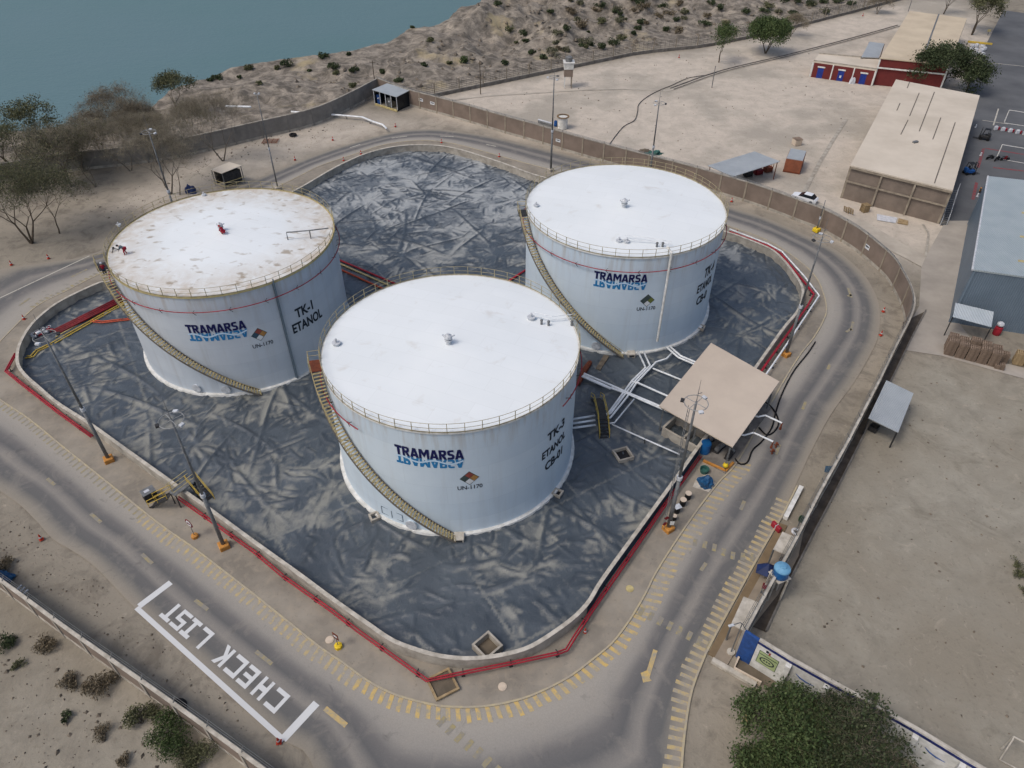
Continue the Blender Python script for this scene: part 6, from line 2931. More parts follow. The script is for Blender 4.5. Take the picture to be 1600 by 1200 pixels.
# raised water tower
tw = thing('watch_tower', 'white and brown cabin on tall legs by the wire fence', 'tower', G(887, 136))
for x in (-.8, .8):
    for y in (-.8, .8):
        m = MB()
        m.beam((x, y, 0), (x, y, 2.6), .2)
        m.build('leg', 'white_paint' if x < 0 else 'post_concrete', tw).location = (0, 0, 0)
m = MB()
m.box((0, 0, 3.4), (2.0, 2.0, 1.6))
m.build('lower_cabin', 'brick_panel', tw).location = (0, 0, 0)
m = MB()
m.box((0, 0, 4.9), (2.2, 2.2, 1.4), 0, .06)
m.box((0, 0, 5.68), (2.6, 2.6, .14))
m.build('upper_cabin', 'white_paint', tw).location = (0, 0, 0)
m = MB()
m.lathe((0, 0, 5.76), [(.75, 0), (.8, .9), (.3, 1.2), (.01, 1.25)], 16)
m.tube([(-.9, 0, 5.7), (-.9, 0, 8.0)], .05, 5)
m.build('roof_tank', 'galvanised', tw).location = (0, 0, 0)

# long white pipe on blocks near the shelter
L = px_line([(455, 174.5), (475, 176), (530, 180), (566, 183), (580, 189), (598, 195), (604, 201)], .7)
pipe_thing('white_pipe', 'long white pipe on supports lying on the sand left of the shelter', [L], .2, 'pipe_white', supports=7, sup_mat='concrete_dark')
m = MB()
a = G(352, 166, 1.0)
m.tube([a, G(392, 167, 1.0)], .22, 8)
tag(m.build('white_pipe', 'pipe_white'), 'short white pipe among the bare trees before the back wall', 'pipe')
heap('tarpaulin', 'dark navy bundle just behind the rim of tank TK-1', 'tarpaulin', (298, 300), (1.0, .9, 1.2), 'tarp_navy', 0, 21, sharp=.4)
# rebar mat and tyres
t = thing('rebar_mat', 'rusty grid of bars lying on the sand right of the booth', 'bars', G(423, 222))
m = MB()
for i in range(5):
    m.tube([(-1.6, -1 + i * .5, .2), (1.6, -1 + i * .5, .25)], .06, 5)
m.build('long_bars', 'rust', t).location = (0, 0, 0)
m = MB()
for i in range(4):
    m.tube([(-1.4 + i * .9, -1.1, .28), (-1.4 + i * .9, 1.1, .28)], .05, 5)
m.build('cross_bars', 'rust', t).location = (0, 0, 0)


def tyre(label, u, v, s=1.0, grp='old tyres lying on the ground'):
    m = MB()
    m.sm = True
    R0, r0 = .42 * s, .15 * s
    m.tube([(R0 * math.cos(a), R0 * math.sin(a), r0) for a in [2 * math.pi * k / 18 for k in range(18)]], r0, 8, closed=True)
    o = m.build('tyre', 'rubber')
    p = G(u, v, .02)
    o.location = p
    return tag(o, label, 'tyre', grp)


tyre('dark ring lying on the sand below the back wall, upper one', 455, 193, 1.3)
tyre('dark ring lying on the sand nearer the rusty grid of bars', 458, 212, 1.4)
tyre('black tyre behind the low wall at the lower left', 279, 1106, 1.25)
t = thing('plank_pile', 'three pale planks leaning by the low wall at the far lower left', 'planks', G(32, 922))
for i in range(3):
    m = MB()
    m.beam(G(22 + i * 5, 926 + i * 3.5, .6), G(34 + i * 5, 914 + i * 3.5, .8), .14, .1)
    m.build('plank', 'light_head', t)
heap('tarpaulin', 'dull blue tarpaulin at the left edge behind the low wall', 'tarpaulin', (3, 905), (1.0, .8, .9), 'blue_tarp', .1, 9, sharp=.4)
heap('debris', 'green scrap metal heap behind the long wall at tank TK-4', 'scrap', (1022, 240), (1.5, .8, .5), 'green_tarp', .0, 12, sharp=.7)
heap('debris', 'pale heap of debris left of the green scrap', 'scrap', (1006, 236), (1.1, .6, .35), 'liner_scrap', .0, 15, sharp=.7)

# ================================================================ TERRACE BY THE GATE
k1 = open_shed('kiosk', 'white sheet roof over the terrace at the corner of the blue wall', [G(1162, 932, 2.7), G(1190.5, 943, 2.7), G(1168, 988, 2.7), G(1142, 975.5, 2.7)], 'coping', 'galvanised', 'shed')
k2 = open_shed('kiosk', 'small white sheet roof above the blue water tank', [G(1222.7, 830.7, 2.7), G(1244.7, 840, 2.7), G(1232, 868, 2.7), G(1208, 858, 2.7)], 'coping', 'galvanised', 'shed')
p = G(1224, 885, 4.5)
wtk = thing('water_tank', 'blue cylindrical water tank with a light lid on a pale stand', 'tank', (p.x, p.y, .14))
m = MB()
for x in (-.55, .55):
    for y in (-.55, .55):
        m.beam((x, y, 0), (x, y, 3.0), .14)
m.box((0, 0, 3.04), (1.4, 1.4, .12), .4, .03)
m.build('stand', 'coping', wtk).location = (0, 0, 0)
m = MB()
m.sm = True
m.lathe((0, 0, 3.12), [(.66, 0), (.7, .1), (.68, .5), (.7, .95)], 28)
m.build('body', 'tank_blue', wtk).location = (0, 0, 0)
m = MB()
m.lathe((0, 0, 4.07), [(.72, 0), (.66, .12), (.3, .28), (.28, .36), (.01, .37)], 28)
m.build('lid', 'tank_lid', wtk).location = (0, 0, 0)
ub = thing('parasol', 'folded-down dark blue parasol beside the water tank', 'parasol', G(1194, 903, .14))
m = MB()
m.tube([(0, 0, 0), (0, 0, 2.1)], .04, 6)
m.build('pole', 'galvanised', ub).location = (0, 0, 0)
m = MB()
n = 6
vs = [(0, 0, 2.15)] + [(1.05 * math.cos(2 * math.pi * k / n + .3) * (1 + .1 * (k % 2)), .85 * math.sin(2 * math.pi * k / n + .3), 1.35 - .15 * (k % 2)) for k in range(n)]
m.add(vs, [(0, k + 1, (k + 1) % n + 1) for k in range(n)])
m.add([(x, y, z - .03) for x, y, z in vs], [(0, (k + 1) % n + 1, k + 1) for k in range(n)])
m.build('cloth', 'tarp_navy', ub).location = (0, 0, 0)


def table(label, u, v, sx, sy, h, mt, rz, leg='steel_dark'):
    t = thing('table', label, 'table', G(u, v, .14), None, rz)
    m = MB()
    m.box((0, 0, h), (sx, sy, .05), 0, .015)
    m.build('tabletop', mt, t).location = (0, 0, 0)
    for x in (-1, 1):
        for y in (-1, 1):
            m = MB()
            m.beam((x * (sx / 2 - .06), y * (sy / 2 - .06), 0), (x * (sx / 2 - .06), y * (sy / 2 - .06), h - .03), .05)
            m.build('leg', leg, t).location = (0, 0, 0)
    return t


table('dark red square table on the terrace below the blue parasol', 1195, 925, .75, .65, .8, 'red_dark', -.45)
table('pinkish white table between the parasol and the red table', 1204, 911, .9, .7, .8, 'plastic_beige', -.45)
t = thing('bench', 'narrow dark red bench along the straight wall above the kiosks', 'bench', (0, 0, 0))
a, b = G(1263, 808, .5), G(1273, 783, .5)
bpy_loc = down(a)
t.location = bpy_loc
m = MB()
m.beam(a, b, .35, .06)
m.build('seat', 'red_dark', t)
for f in (.1, .9):
    m = MB()
    q = a.lerp(b, f)
    m.beam(down(q), q - Vector((0, 0, .03)), .08, .3)
    m.build('leg', 'steel_dark', t)
t = thing('chair_stack', 'dark brown stacked chairs under the small white roof', 'chairs', G(1222, 880, .14))
for k in range(3):
    m = MB()
    m.box((0, 0, .45 + k * .12), (.5, .5, .05), .3, .01)
    m.box((.2, .1, .7 + k * .12), (.06, .48, .45), .3)
    m.build('chair', 'bark', t).location = (0, 0, 0)
m = MB()
for x in (-.2, .2):
    for y in (-.2, .2):
        m.beam((x, y, 0), (x, y, .45), .04)
m.build('legs', 'steel_dark', t).location = (0, 0, 0)
m = MB()
L = GL([(1250.7, 764), (1226, 812)], 0)
m.wall([L[0], L[1]], .45, 0, .5)
tag(m.build('parapet', 'white_paint'), 'low white block wall at the road side above the brown strip', 'low wall')
rw = thing('barrier', 'red and white plastic barrier at the end of the low white wall', 'barrier', G(1214, 829, .05), rz=-1.1)
m = MB()
for k, x in enumerate((-.5, .1)):
    m.box((x, 0, .35), (.55, .35, .7), 0, .06)
m.build('block', 'red_paint', rw).location = (0, 0, 0)
m = MB()
m.box((-.2, 0, .4), (.08, .4, .5), 0, .02)
m.build('white_band', 'bag_white', rw).location = (0, 0, 0)
rd = thing('road_sign', 'round green sign on a pole set in a white tyre by the straight wall', 'sign', G(1243, 832, .14))
m = MB()
m.tube([(.33 * math.cos(a), .33 * math.sin(a), .14) for a in [2 * math.pi * k / 16 for k in range(16)]], .13, 8, closed=True)
m.build('tyre_foot', 'bag_white', rd).location = (0, 0, 0)
m = MB()
m.tube([(0, 0, .1), (0, 0, 2.1)], .035, 6)
m.build('post', 'galvanised', rd).location = (0, 0, 0)
m = MB()
m.tube([(0, 0, 2.1), (.03, -.05, 2.13)], .38, 20)
m.build('sign_plate', 'mural_dark', rd).location = (0, 0, 0)
# blue notice fixed to the wall
m = MB()
a, b = G(1289, 735, 3.0), G(1299, 730, 3.0)
m.slab([G(1288, 737, 3.0), G(1299, 739, 3.0), G(1301, 728, 3.0), G(1290, 728, 3.0)], .05)
tag(m.build('wall_sign', 'haz_blue'), 'small blue-grey panel jutting from the straight wall towards the road', 'sign')

# low kerbs and gate walls at the painted wall
m = MB()
m.wall(resample(GL([(1112, 1033), (1180, 1072)]), 1), .45, 0, .35)
tag(m.build('planter_edge', 'coping'), 'pale low wall bounding the terrace at the bottom', 'low wall')
m = MB()
m.wall(GL([(1153, 1030), (1146, 1047), (1188, 1070)]), .16, 0, .45)
tag(m.build('planter_edge', 'plastic_beige'), 'thin cream kerb of the planter below the painted wall', 'kerb')
m = MB()
m.prism(GL([(1155, 1032), (1148, 1047), (1189, 1069), (1240, 1085), (1230, 1062)]), 0, .1)
struct(m.build('planter_soil', 'mud'))
m = MB()
m.wall(GL([(1178, 1100), (1162, 1130)]), .35, 0, .9)
tag(m.build('planter_edge', 'yellow_pale'), 'pale yellow low wall peeping out left of the big tree', 'low wall')

# painted wall
PW_ = [(1165, 985), (1187, 999.5), (1237, 1030), (1296, 1063), (1357, 1096), (1436, 1141), (1510, 1186), (1600, 1238)]
PH = 3.9
LP = [down(p) for p in GL(PW_, PH)]
pw = thing('painted_wall', 'white painted wall with a navy top stripe and a green mural by the big tree', 'wall', LP[0])
N = normals2d(LP)
sgn = 1 if N[1].dot(-LP[1]) > 0 else -1
MB().wall(LP[1:], .2, -.3, PH - .02).build('wall_face', 'white_paint', pw)
m = MB()
m.wall([LP[0], LP[1] - (LP[1] - LP[0]).normalized() * .02], .24, -.3, PH)
m.build('blue_section', 'blue_paint', pw)
m = MB()
m.wall([p + n * sgn * .115 for p, n in zip(LP[1:], N[1:])], .03, PH - .42, PH - .14)
m.build('navy_stripe', 'navy_paint', pw)
MB().wall(LP[1:], .3, PH - .017, PH + .09).build('coping', 'coping', pw)
for p, n in zip(LP[2:], N[2:]):
    m = MB()
    m.box(p + n * sgn * .3 + Vector((0, 0, PH / 2 - .2)), (.5, .42, PH - .45), math.atan2(n.y, n.x))
    m.build('buttress', 'white_paint', pw)
d = (LP[2] - LP[1])
Lp = d.length
d.normalize()
nn = Vector((-d.y, d.x, 0))
nn = nn if nn.dot(-LP[1]) > 0 else -nn


def mural(a, b, z0, z1, mt, off, name='mural_field', base=LP[1]):
    m = MB()
    p, q = base + d * a + nn * (.1 + off), base + d * b + nn * (.1 + off)
    m.add([p + Vector((0, 0, z0)), q + Vector((0, 0, z0)), q + Vector((0, 0, z1)), p + Vector((0, 0, z1))], [(0, 1, 2, 3)])
    return m.build(name, mt, pw)


w0, w1 = Lp * .14, Lp * .72
mural(w0 - .05, w1 + .05, 1.15, 2.85, 'mural_dark', .012, 'mural_border')
mural(w0, w1, 1.2, 2.8, 'mural_green', .02)
mural(w0 + .05, w0 + (w1 - w0) * .95, 2.42, 2.52, 'mural_dark', .03, 'mural_line')
m = MB()
cxm = (w0 + w1) / 2
for r0, r1 in (((.62, .42), (.5, .30)),):
    k = 28
    vs = []
    for i in range(k):
        a = 2 * math.pi * i / k
        for rr in (r0, r1):
            p = LP[1] + d * (cxm + rr[0] * math.cos(a)) + nn * .135 + Vector((0, 0, 1.85 + rr[1] * math.sin(a)))
            vs.append(p)
    m.add(vs, [(2 * i, 2 * i + 1, (2 * i + 3) % (2 * k), (2 * i + 2) % (2 * k)) for i in range(k)])
m.build('mural_oval', 'stencil', pw)
for k in range(3):
    mural(cxm - .3 + k * .22, cxm - .16 + k * .22, 1.78, 1.95, 'stencil', .035, 'mural_mark')
mural(w0 + Lp * .16, w0 + Lp * .24, 3.0, 3.3, 'stencil', .03, 'mural_square')
mural(w0 + Lp * .25, w0 + Lp * .31, 2.85, 3.2, 'haz_red', .03, 'mural_square')
# brush strokes of blue on the next bay and far bay
for i0, aa in ((2, .7), (5, .9)):
    dd = (LP[i0 + 1] - LP[i0]).normalized()
    m = MB()
    m.tube([LP[i0] + dd * (aa + x) + nn * .115 + Vector((0, 0, z)) for x, z in ((0, 2.6), (.4, 2.35), (.9, 2.25), (1.5, 2.3))], [.03, .06, .07, .02], 5)
    m.build('painted_stroke', 'blue_paint', pw)

# goals and frames
def goal(label, top0, top1, H, mt='white_paint', r=.06, name='goal_frame'):
    a, b = G(*top0, H), G(*top1, H)
    t = thing(name, label, 'goal frame', down(a), 'white steel frames')
    m = MB()
    m.tube([a, b], r, 7)
    m.build('crossbar', mt, t)
    d = (b - a).normalized()
    n = Vector((-d.y, d.x, 0))
    if n.y < 0:
        n = -n
    for p in (a, b):
        m = MB()
        m.tube([down(p), p], r, 7)
        m.build('upright', mt, t)
        m = MB()
        m.tube([p, p - n * .2 + Vector((0, 0, -.1)), down(p) - n * 1.0], r * .8, 6)
        m.build('back_stay', mt, t)
    m = MB()
    m.tube([down(a, .05) - n, down(b, .05) - n], r * .8, 6)
    m.build('ground_bar', mt, t)
    return t


goal('white goal frame at the bottom right corner of the picture', (1584, 1151), (1690, 1205), 2.1, 'coping', .07)
goal('upper white frame on the grey yard at the right edge', (1577, 172), (1650, 183), 2.4)
goal('lower white frame on the grey yard among the motorbikes', (1566, 226), (1650, 240), 2.4)

# barriers, bags, vehicles on the yard
m = MB()
m.box((0, 0, .38), (.75, .45, .75), 0, .08)
m.box((0, 0, .8), (.4, .3, .12), 0, .03)
bar0 = m.build('barrier', 'bag_white')
m = MB()
m.box((.62, 0, .32), (.36, .38, .6), 0, .06)
m.build('red_link', 'red_paint', bar0).location = (0, 0, 0)
A, B = G(1555, 203), G(1612, 213)
for i in range(6):
    p = A.lerp(B, i / 5)
    lb = ('first', 'second', 'third', 'fourth', 'fifth', 'sixth')[i] + ' white block from the left in the red-and-white barrier row'
    if i == 0:
        bar0.location = p
        tag(bar0, lb, 'barrier', 'red and white barrier row')
    else:
        tag(dup(bar0, p, random.uniform(-.15, .1), lb), lb, 'barrier', 'red and white barrier row')
bag0 = None
for i, (u, v, h) in enumerate(((1518, 75, 0), (1525, 74, 0), (1533, 76, 0), (1516, 80, 0), (1524, 81, 0), (1532, 82, 0), (1517, 86, 0), (1525, 87, 0), (1534, 88, 0), (1537, 79, 0))):
    bm = bmesh.new()
    bmesh.ops.create_icosphere(bm, subdivisions=2, radius=.6)
    for vv in bm.verts:
        c_ = vv.co
        for ax in range(3):
            c_[ax] = math.copysign(abs(c_[ax] / .6) ** .6, c_[ax]) * .52
        c_ += Vector((noise.noise(c_ * 3 + Vector((i, 0, 0))),) * 3) * .06
        c_.z += .5
    me = bpy.data.meshes.new('bulk_bag')
    bm.to_mesh(me)
    bm.free()
    me.materials.append(MATS['bag_white'])
    o = bpy.data.objects.new('bulk_bag', me)
    col.objects.link(o)
    o.location = G(u, v, .02)
    o.rotation_euler = (0, 0, random.random())
    tag(o, 'white bulk bag in the cluster at the top right, right of the tan-roofed building', 'bag', 'white bulk bags in the yard')
m = MB()
m.wall(GL([(1512, 66), (1550, 70)]), .5, 0, .4)
tag(m.build('kerb_block', 'yellow_paint'), 'faded yellow kerb above the white bulk bags', 'kerb')
t = thing('yellow_sign', 'small pale yellow sign under the tree at the top right', 'sign', G(1543, 55))
m = MB()
m.beam((0, 0, 0), (0, 0, 1.0), .08)
m.build('post', 'steel_dark', t).location = (0, 0, 0)
m = MB()
m.box((0, 0, 1.2), (.9, .08, .6))
m.build('sign_plate', 'yellow_pale', t).location = (0, 0, 0)
t = thing('cart', 'dark handcart left of the white bulk bags', 'cart', G(1507, 83))
m = MB()
m.box((0, 0, .55), (1.3, .9, .5), .2, .05)
m.build('tray', 'steel_dark', t).location = (0, 0, 0)
for y in (-.5, .5):
    m = MB()
    m.tube([(0, y - .05, .3), (0, y + .05, .3)], .3, 14)
    m.build('wheel', 'rubber', t).location = (0, 0, 0)


def forklift(label, p, rz, paint):
    t = thing('forklift', label, 'forklift', p, 'forklifts beside the brick warehouse', rz)
    m = MB()
    m.box((-.2, 0, .65), (1.6, 1.05, .6), 0, .08)
    m.box((-.85, 0, .95), (.5, 1.05, .7), 0, .12)
    m.build('body', paint, t).location = (0, 0, 0)
    m = MB()
    for y in (-.45, .45):
        m.beam((.45, y, .9), (.25, y, 2.1), .07)
        m.beam((-.75, y, 1.2), (-.65, y, 2.1), .07)
    m.box((-.2, 0, 2.12), (1.05, 1.0, .06))
    m.build('overhead_guard', 'black', t).location = (0, 0, 0)
    m = MB()
    for y in (-.35, .35):
        m.beam((.8, y, .1), (.8, y, 2.2), .1)
    for z in (.5, 1.2, 2.1):
        m.beam((.8, -.35, z), (.8, .35, z), .08)
    m.build('mast', 'steel_dark', t).location = (0, 0, 0)
    for y in (-.25, .25):
        m = MB()
        m.beam((.88, y, .8), (.88, y, .12), .05, .1)
        m.beam((.88, y, .1), (1.9, y, .1), .1, .05)
        m.build('fork', 'steel_dark', t).location = (0, 0, 0)
    for x in (-.8, .5):
        for y in (-.5, .5):
            m = MB()
            m.tube([(x, y - .1, .3), (x, y + .1, .3)], .3, 14)
            m.build('wheel', 'rubber', t).location = (0, 0, 0)
    m = MB()
    m.box((-.25, 0, 1.1), (.45, .5, .12), 0, .03)
    m.box((-.48, 0, 1.4), (.1, .5, .5), 0, .03)
    m.build('seat', 'black', t).location = (0, 0, 0)
    return t


forklift('blue forklift parked by the right wall of the brick warehouse', G(1514, 272), 0.1, 'blue_drum')
forklift('dark grey forklift beside the start of the barrier row', G(1536, 218), 2.6, 'steel_dark')


def motorbike(label, p, rz, paint):
    t = thing('motorbike', label, 'motorbike', p, 'motorbikes parked on the yard', rz)
    for x in (-.65, .65):
        m = MB()
        m.tube([(x + .28 * math.cos(a), 0, .32 + .28 * math.sin(a)) for a in [2 * math.pi * k / 14 for k in range(14)]], .06, 6, closed=True)
        m.tube([(x, -.05, .32), (x, .05, .32)], .18, 10)
        m.build('wheel', 'rubber', t).location = (0, 0, 0)
    m = MB()
    m.ball((.1, 0, .75), .25, 10, (1.3, .6, .8))
    m.box((0, 0, .45), (.5, .3, .35), 0, .06)
    m.tube([(.3, 0, .8), (.65, 0, .32)], .04, 6)
    m.build('body', paint, t).location = (0, 0, 0)
    m = MB()
    m.box((-.35, 0, .8), (.65, .26, .1), 0, .04)
    m.build('saddle', 'black', t).location = (0, 0, 0)
    m = MB()
    m.tube([(.3, -.35, 1.05), (.35, 0, .98), (.3, .35, 1.05)], .025, 5)
    m.build('handlebar', 'galvanised', t).location = (0, 0, 0)


motorbike('dark motorbike at the left of the pair under the lower frame', G(1546, 249), .3, 'steel_dark')
motorbike('dark motorbike right beside the upright of the lower frame', G(1557, 251), .6, 'black')
motorbike('motorbike with red tank parked right of the lower frame upright', G(1569, 251), .1, 'red_dark')
motorbike('orange-red motorbike close to the blue warehouse corner', G(1530, 301), 1.0, 'orange_paint')
for (u, v, lb) in ((1532, 243, 'small white bollard left of the motorbikes'), (1527, 307, 'small white bollard by the orange-red motorbike'), (1524, 199, 'white post top at the warehouse side of the barrier row')):
    m = MB()
    m.lathe((0, 0, 0), [(.22, 0), (.16, .1), (.12, .6), (.01, .65)], 12)
    o = m.build('bollard', 'bag_white')
    o.location = G(u, v, .02)
    tag(o, lb, 'bollard')

# ================================================================ WIRE FENCE
FP = resample([Vector((p.x, p.y, 0)) for p in FENCE[1:]], 6.4)
wf = thing('wire_fence', 'long wire fence with pale posts along the foot of the gullied slope', 'fence', FP[0])
N = normals2d(FP)
first = None
for p, n in zip(FP, N):
    if first is None:
        m = MB()
        m.box((0, 0, 1.5), (.2, .2, 3.2))
        m.beam((0, 0, 3.05), (.35, 0, 3.5), .08)
        first = m.build('post', 'post_concrete', wf)
        c = first
    else:
        c = first.copy()
        col.objects.link(c)
        c.parent = wf
    c.location = p - wf.location
    c.rotation_euler = (0, 0, math.atan2(n.y, n.x))
m = MB()
m.wall(FP, .3, -.5, .7)
m.build('footing', 'concrete_dark', wf)
m = MB()
for z in (1.1, 1.5, 1.9, 2.3, 2.7, 3.0):
    m.tube([p + Vector((0, 0, z)) for p in FP], .035, 3)
for a, b in zip(FP, FP[1:]):
    for k in range(5):
        q = a.lerp(b, (k + .5) / 5)
        m.beam(q + Vector((0, 0, .7)), q + Vector((0, 0, 3.0)), .03)
m.build('wires', 'steel_dark', wf)
# cable on the sand
hz_l = [(952, 226), (962, 212), (975, 197), (991, 188), (996, 175), (998, 163), (1010, 152), (1028, 142), (1050, 133), (1075, 122), (1105, 117), (1120, 113)]
m = MB()
m.tube(smooth_line(GL(hz_l, .08), .6), .075, 5)
tag(m.build('cable', 'steel_dark'), 'dark cable winding over the sand from the long wall to the pole', 'cable')

# ================================================================ VEGETATION
def grow(m, tips, p, d, L, r, depth, rr, spread=.6, up=.15, minr=.02):
    """a limb that forks; tips collects the ends"""
    segs = 3
    pts = [p.copy()]
    rad = [r]
    q = p.copy()
    dd = d.copy()
    for i in range(segs):
        dd = (dd + Vector((rr.uniform(-1, 1), rr.uniform(-1, 1), rr.uniform(-.6, .9))) * .16 + Vector((0, 0, up * .3))).normalized()
        q = q + dd * (L / segs)
        pts.append(q.copy())
        rad.append(r * (1 - .38 * (i + 1) / segs))
    m.tube(pts, rad, 6 if r > .08 else (4 if r > .03 else 3), caps=False)
    if depth <= 2:
        tips.append((q.copy(), dd.copy(), depth))
        tips.append((pts[2].copy(), dd.copy(), depth))
    if depth == 0:
        return
    k = 3 if (depth > 2 and rr.random() < .6) else 2
    if depth <= 2:
        k = 3
    a0 = rr.uniform(0, 6.28)
    for i in range(k):
        a = a0 + 6.283 * i / k + rr.uniform(-.5, .5)
        x = dd.orthogonal().normalized()
        y = dd.cross(x)
        nd = (dd + (x * math.cos(a) + y * math.sin(a)) * spread * rr.uniform(.7, 1.3) + Vector((0, 0, up))).normalized()
        grow(m, tips, q, nd, L * rr.uniform(.68, .86), max(rad[-1] * .72, minr * .6), depth - 1, rr, spread, up, minr)


def leaves(tips, per, size, rad, rr, mat, name, parent, flat=1.0, drop=0.0):
    vs, fs = [], []
    for p, d, dep in tips:
        if rr.random() < drop:
            continue
        for _ in range(per):
            c = p + Vector((rr.gauss(0, 1), rr.gauss(0, 1), rr.gauss(0, 1) * flat)) * rad
            a = Vector((rr.uniform(-1, 1), rr.uniform(-1, 1), rr.uniform(-.5, 1))).normalized()
            x = a.orthogonal().normalized()
            x = Matrix.Rotation(rr.uniform(0, 6.28), 3, a) @ x
            y = a.cross(x)
            s = size * rr.uniform(.5, 1.4)
            o = len(vs)
            vs += [c - x * s, c - y * s * .55, c + x * s, c + y * s * .55]
            fs.append((o, o + 1, o + 2, o + 3))
    me = bpy.data.meshes.new(name)
    me.from_pydata([tuple(v) for v in vs], [], fs)
    me.materials.append(MATS[mat])
    o = bpy.data.objects.new(name, me)
    col.objects.link(o)
    o.parent = parent
    return o


def tree(label, u, v, H, seed, mat='leaf_green', per=8, leaf=.2, rad=.45, depth=5, spread=.6, trunks=1, drop=.1, up=.12, bark='bark', flat=.8, cat='tree', group=None, lean=(0, 0), z=None, r0=None, twigs=0):
    rr = random.Random(seed)
    p = on_ground(u, v) if z is None else G(u, v, z)
    t = thing('tree', label, cat, p, group)
    m = MB()
    tips = []
    L = H * .30
    for k in range(trunks):
        a = 6.28 * k / trunks + rr.random() * 2
        tilt = .12 if trunks == 1 else .38
        d = Vector((math.cos(a) * tilt + lean[0], math.sin(a) * tilt + lean[1], 1)).normalized()
        grow(m, tips, Vector((0, 0, -.15)), d, L, r0 or H * .022, depth, rr, spread, up)
    m.build('trunk', bark, t).location = (0, 0, 0)
    if twigs:
        vs, fs = [], []
        for q, d, dep in tips:
            for _ in range(twigs):
                e = (d + Vector((rr.gauss(0, .6), rr.gauss(0, .6), rr.gauss(.1, .5)))).normalized() * rr.uniform(.4, 1.1)
                s_ = Vector((rr.uniform(-1, 1), rr.uniform(-1, 1), rr.uniform(-1, 1))).normalized() * .008
                b = q + Vector((rr.gauss(0, .12), rr.gauss(0, .12), rr.gauss(0, .12)))
                o = len(vs)
                vs += [b - s_, b + s_, b + e]
                fs.append((o, o + 1, o + 2))
        me = bpy.data.meshes.new('twigs')
        me.from_pydata([tuple(x) for x in vs], [], fs)
        me.materials.append(MATS['twig' if bark == 'bark_grey' else 'twig_green'])
        o = bpy.data.objects.new('twigs', me)
        col.objects.link(o)
        o.parent = t
    if per:
        leaves(tips, per, leaf, rad, rr, mat, 'crown', t, flat, drop)
    return t


def shrub(label, u, v, w_, h_, seed, mat='leaf_dark', n=700, leaf=.16, group='shrubs on the slopes', z=None, name='shrub'):
    rr = random.Random(seed)
    p = on_ground(u, v) if z is None else G(u, v, z)
    t = thing(name, label, 'shrub', p, group)
    m = MB()
    for k in range(7):
        a = 6.28 * k / 7 + rr.random()
        e = Vector((math.cos(a) * w_ * .35, math.sin(a) * w_ * .35, h_ * .7))
        m.tube([(0, 0, -.3), e * .5 + Vector((0, 0, .1)), e], .04, 4, .012)
    m.build('stem', 'bark', t).location = (0, 0, 0)
    lob = [(Vector((rr.uniform(-.55, .55) * w_, rr.uniform(-.55, .55) * w_, rr.uniform(.3, .7) * h_)), rr.uniform(.3, .55)) for _ in range(7)]
    vs, fs = [], []
    for _ in range(n):
        c, k = rr.choice(lob)
        q = Vector((rr.gauss(0, 1), rr.gauss(0, 1), rr.gauss(0, 1)))
        q = q.normalized() * (rr.random() ** .4)
        c = c + Vector((q.x * w_ * k, q.y * w_ * k, q.z * h_ * k))
        c.z = max(c.z, .05)
        a = Vector((rr.uniform(-1, 1), rr.uniform(-1, 1), rr.uniform(-.3, 1))).normalized()
        x = a.orthogonal().normalized()
        y = a.cross(x)
        s = leaf * rr.uniform(.5, 1.4)
        o = len(vs)
        vs += [c - x * s, c - y * s * .6, c + x * s, c + y * s * .6]
        fs.append((o, o + 1, o + 2, o + 3))
    me = bpy.data.meshes.new('foliage')
    me.from_pydata([tuple(v) for v in vs], [], fs)
    me.materials.append(MATS[mat])
    o = bpy.data.objects.new('foliage', me)
    col.objects.link(o)
    o.parent = t
    return t


# left group
tree('large spreading tree with thin olive crown at the left edge above the road', 50, 382, 12.5, 11, 'leaf_olive', 2, .11, .6, 6, .74, 3, .2, r0=.2, twigs=3)
tree('slim tree just right of the large left-edge tree', 93, 366, 9.5, 12, 'leaf_grey', 4, .12, .55, 6, .6, 1, .2, r0=.14, twigs=4)
tree('flat-topped tree against the sea at the left', 62, 222, 8.5, 13, 'leaf_olive', 8, .17, .6, 5, .95, 1, .15, up=0.0, flat=.35, twigs=3)
tree('dark green tree cut by the left edge of the picture', -12, 300, 11, 14, 'leaf_olive', 3, .13, .65, 6, .7, 2, .15, twigs=3)
tree('brownish bushy tree behind the slim left tree', 112, 292, 9.5, 15, 'leaf_grey', 3, .12, .6, 6, .75, 3, .15, twigs=4, bark='bark_grey')
tree('bare forked tree whose trunks rise just behind tank TK-1', 268, 304, 11.5, 16, 'leaf_grey', 1, .09, .6, 6, .78, 2, .5, bark='bark_grey', r0=.17, twigs=4)
tree('second bare tree right of the forked one behind tank TK-1', 281, 306, 9.0, 17, 'leaf_grey', 1, .09, .5, 6, .6, 1, .5, bark='bark_grey', r0=.12, twigs=6)
tree('bare fan-shaped tree directly behind the white-roofed booth', 349, 252, 11.0, 18, 'leaf_grey', 0, .1, .4, 6, .58, 2, .6, bark='bark_grey', r0=.15, twigs=6)
tree('green-topped tree in front of the pale bluff by the sea', 276, 182, 9.0, 19, 'leaf_olive', 7, .16, .5, 5, .75, 1, .1, twigs=3)
tree('bare greyish tree nearest the sea, left of the green-topped tree', 192, 216, 9.5, 20, 'leaf_brown', 2, .11, .6, 6, .8, 2, .4, bark='bark_grey', r0=.12, twigs=4)
tree('hazy grey thicket tree between the bare trees and the back wall', 226, 232, 8.5, 21, 'leaf_brown', 2, .11, .6, 6, .85, 3, .3, bark='bark_grey', r0=.1, twigs=6)
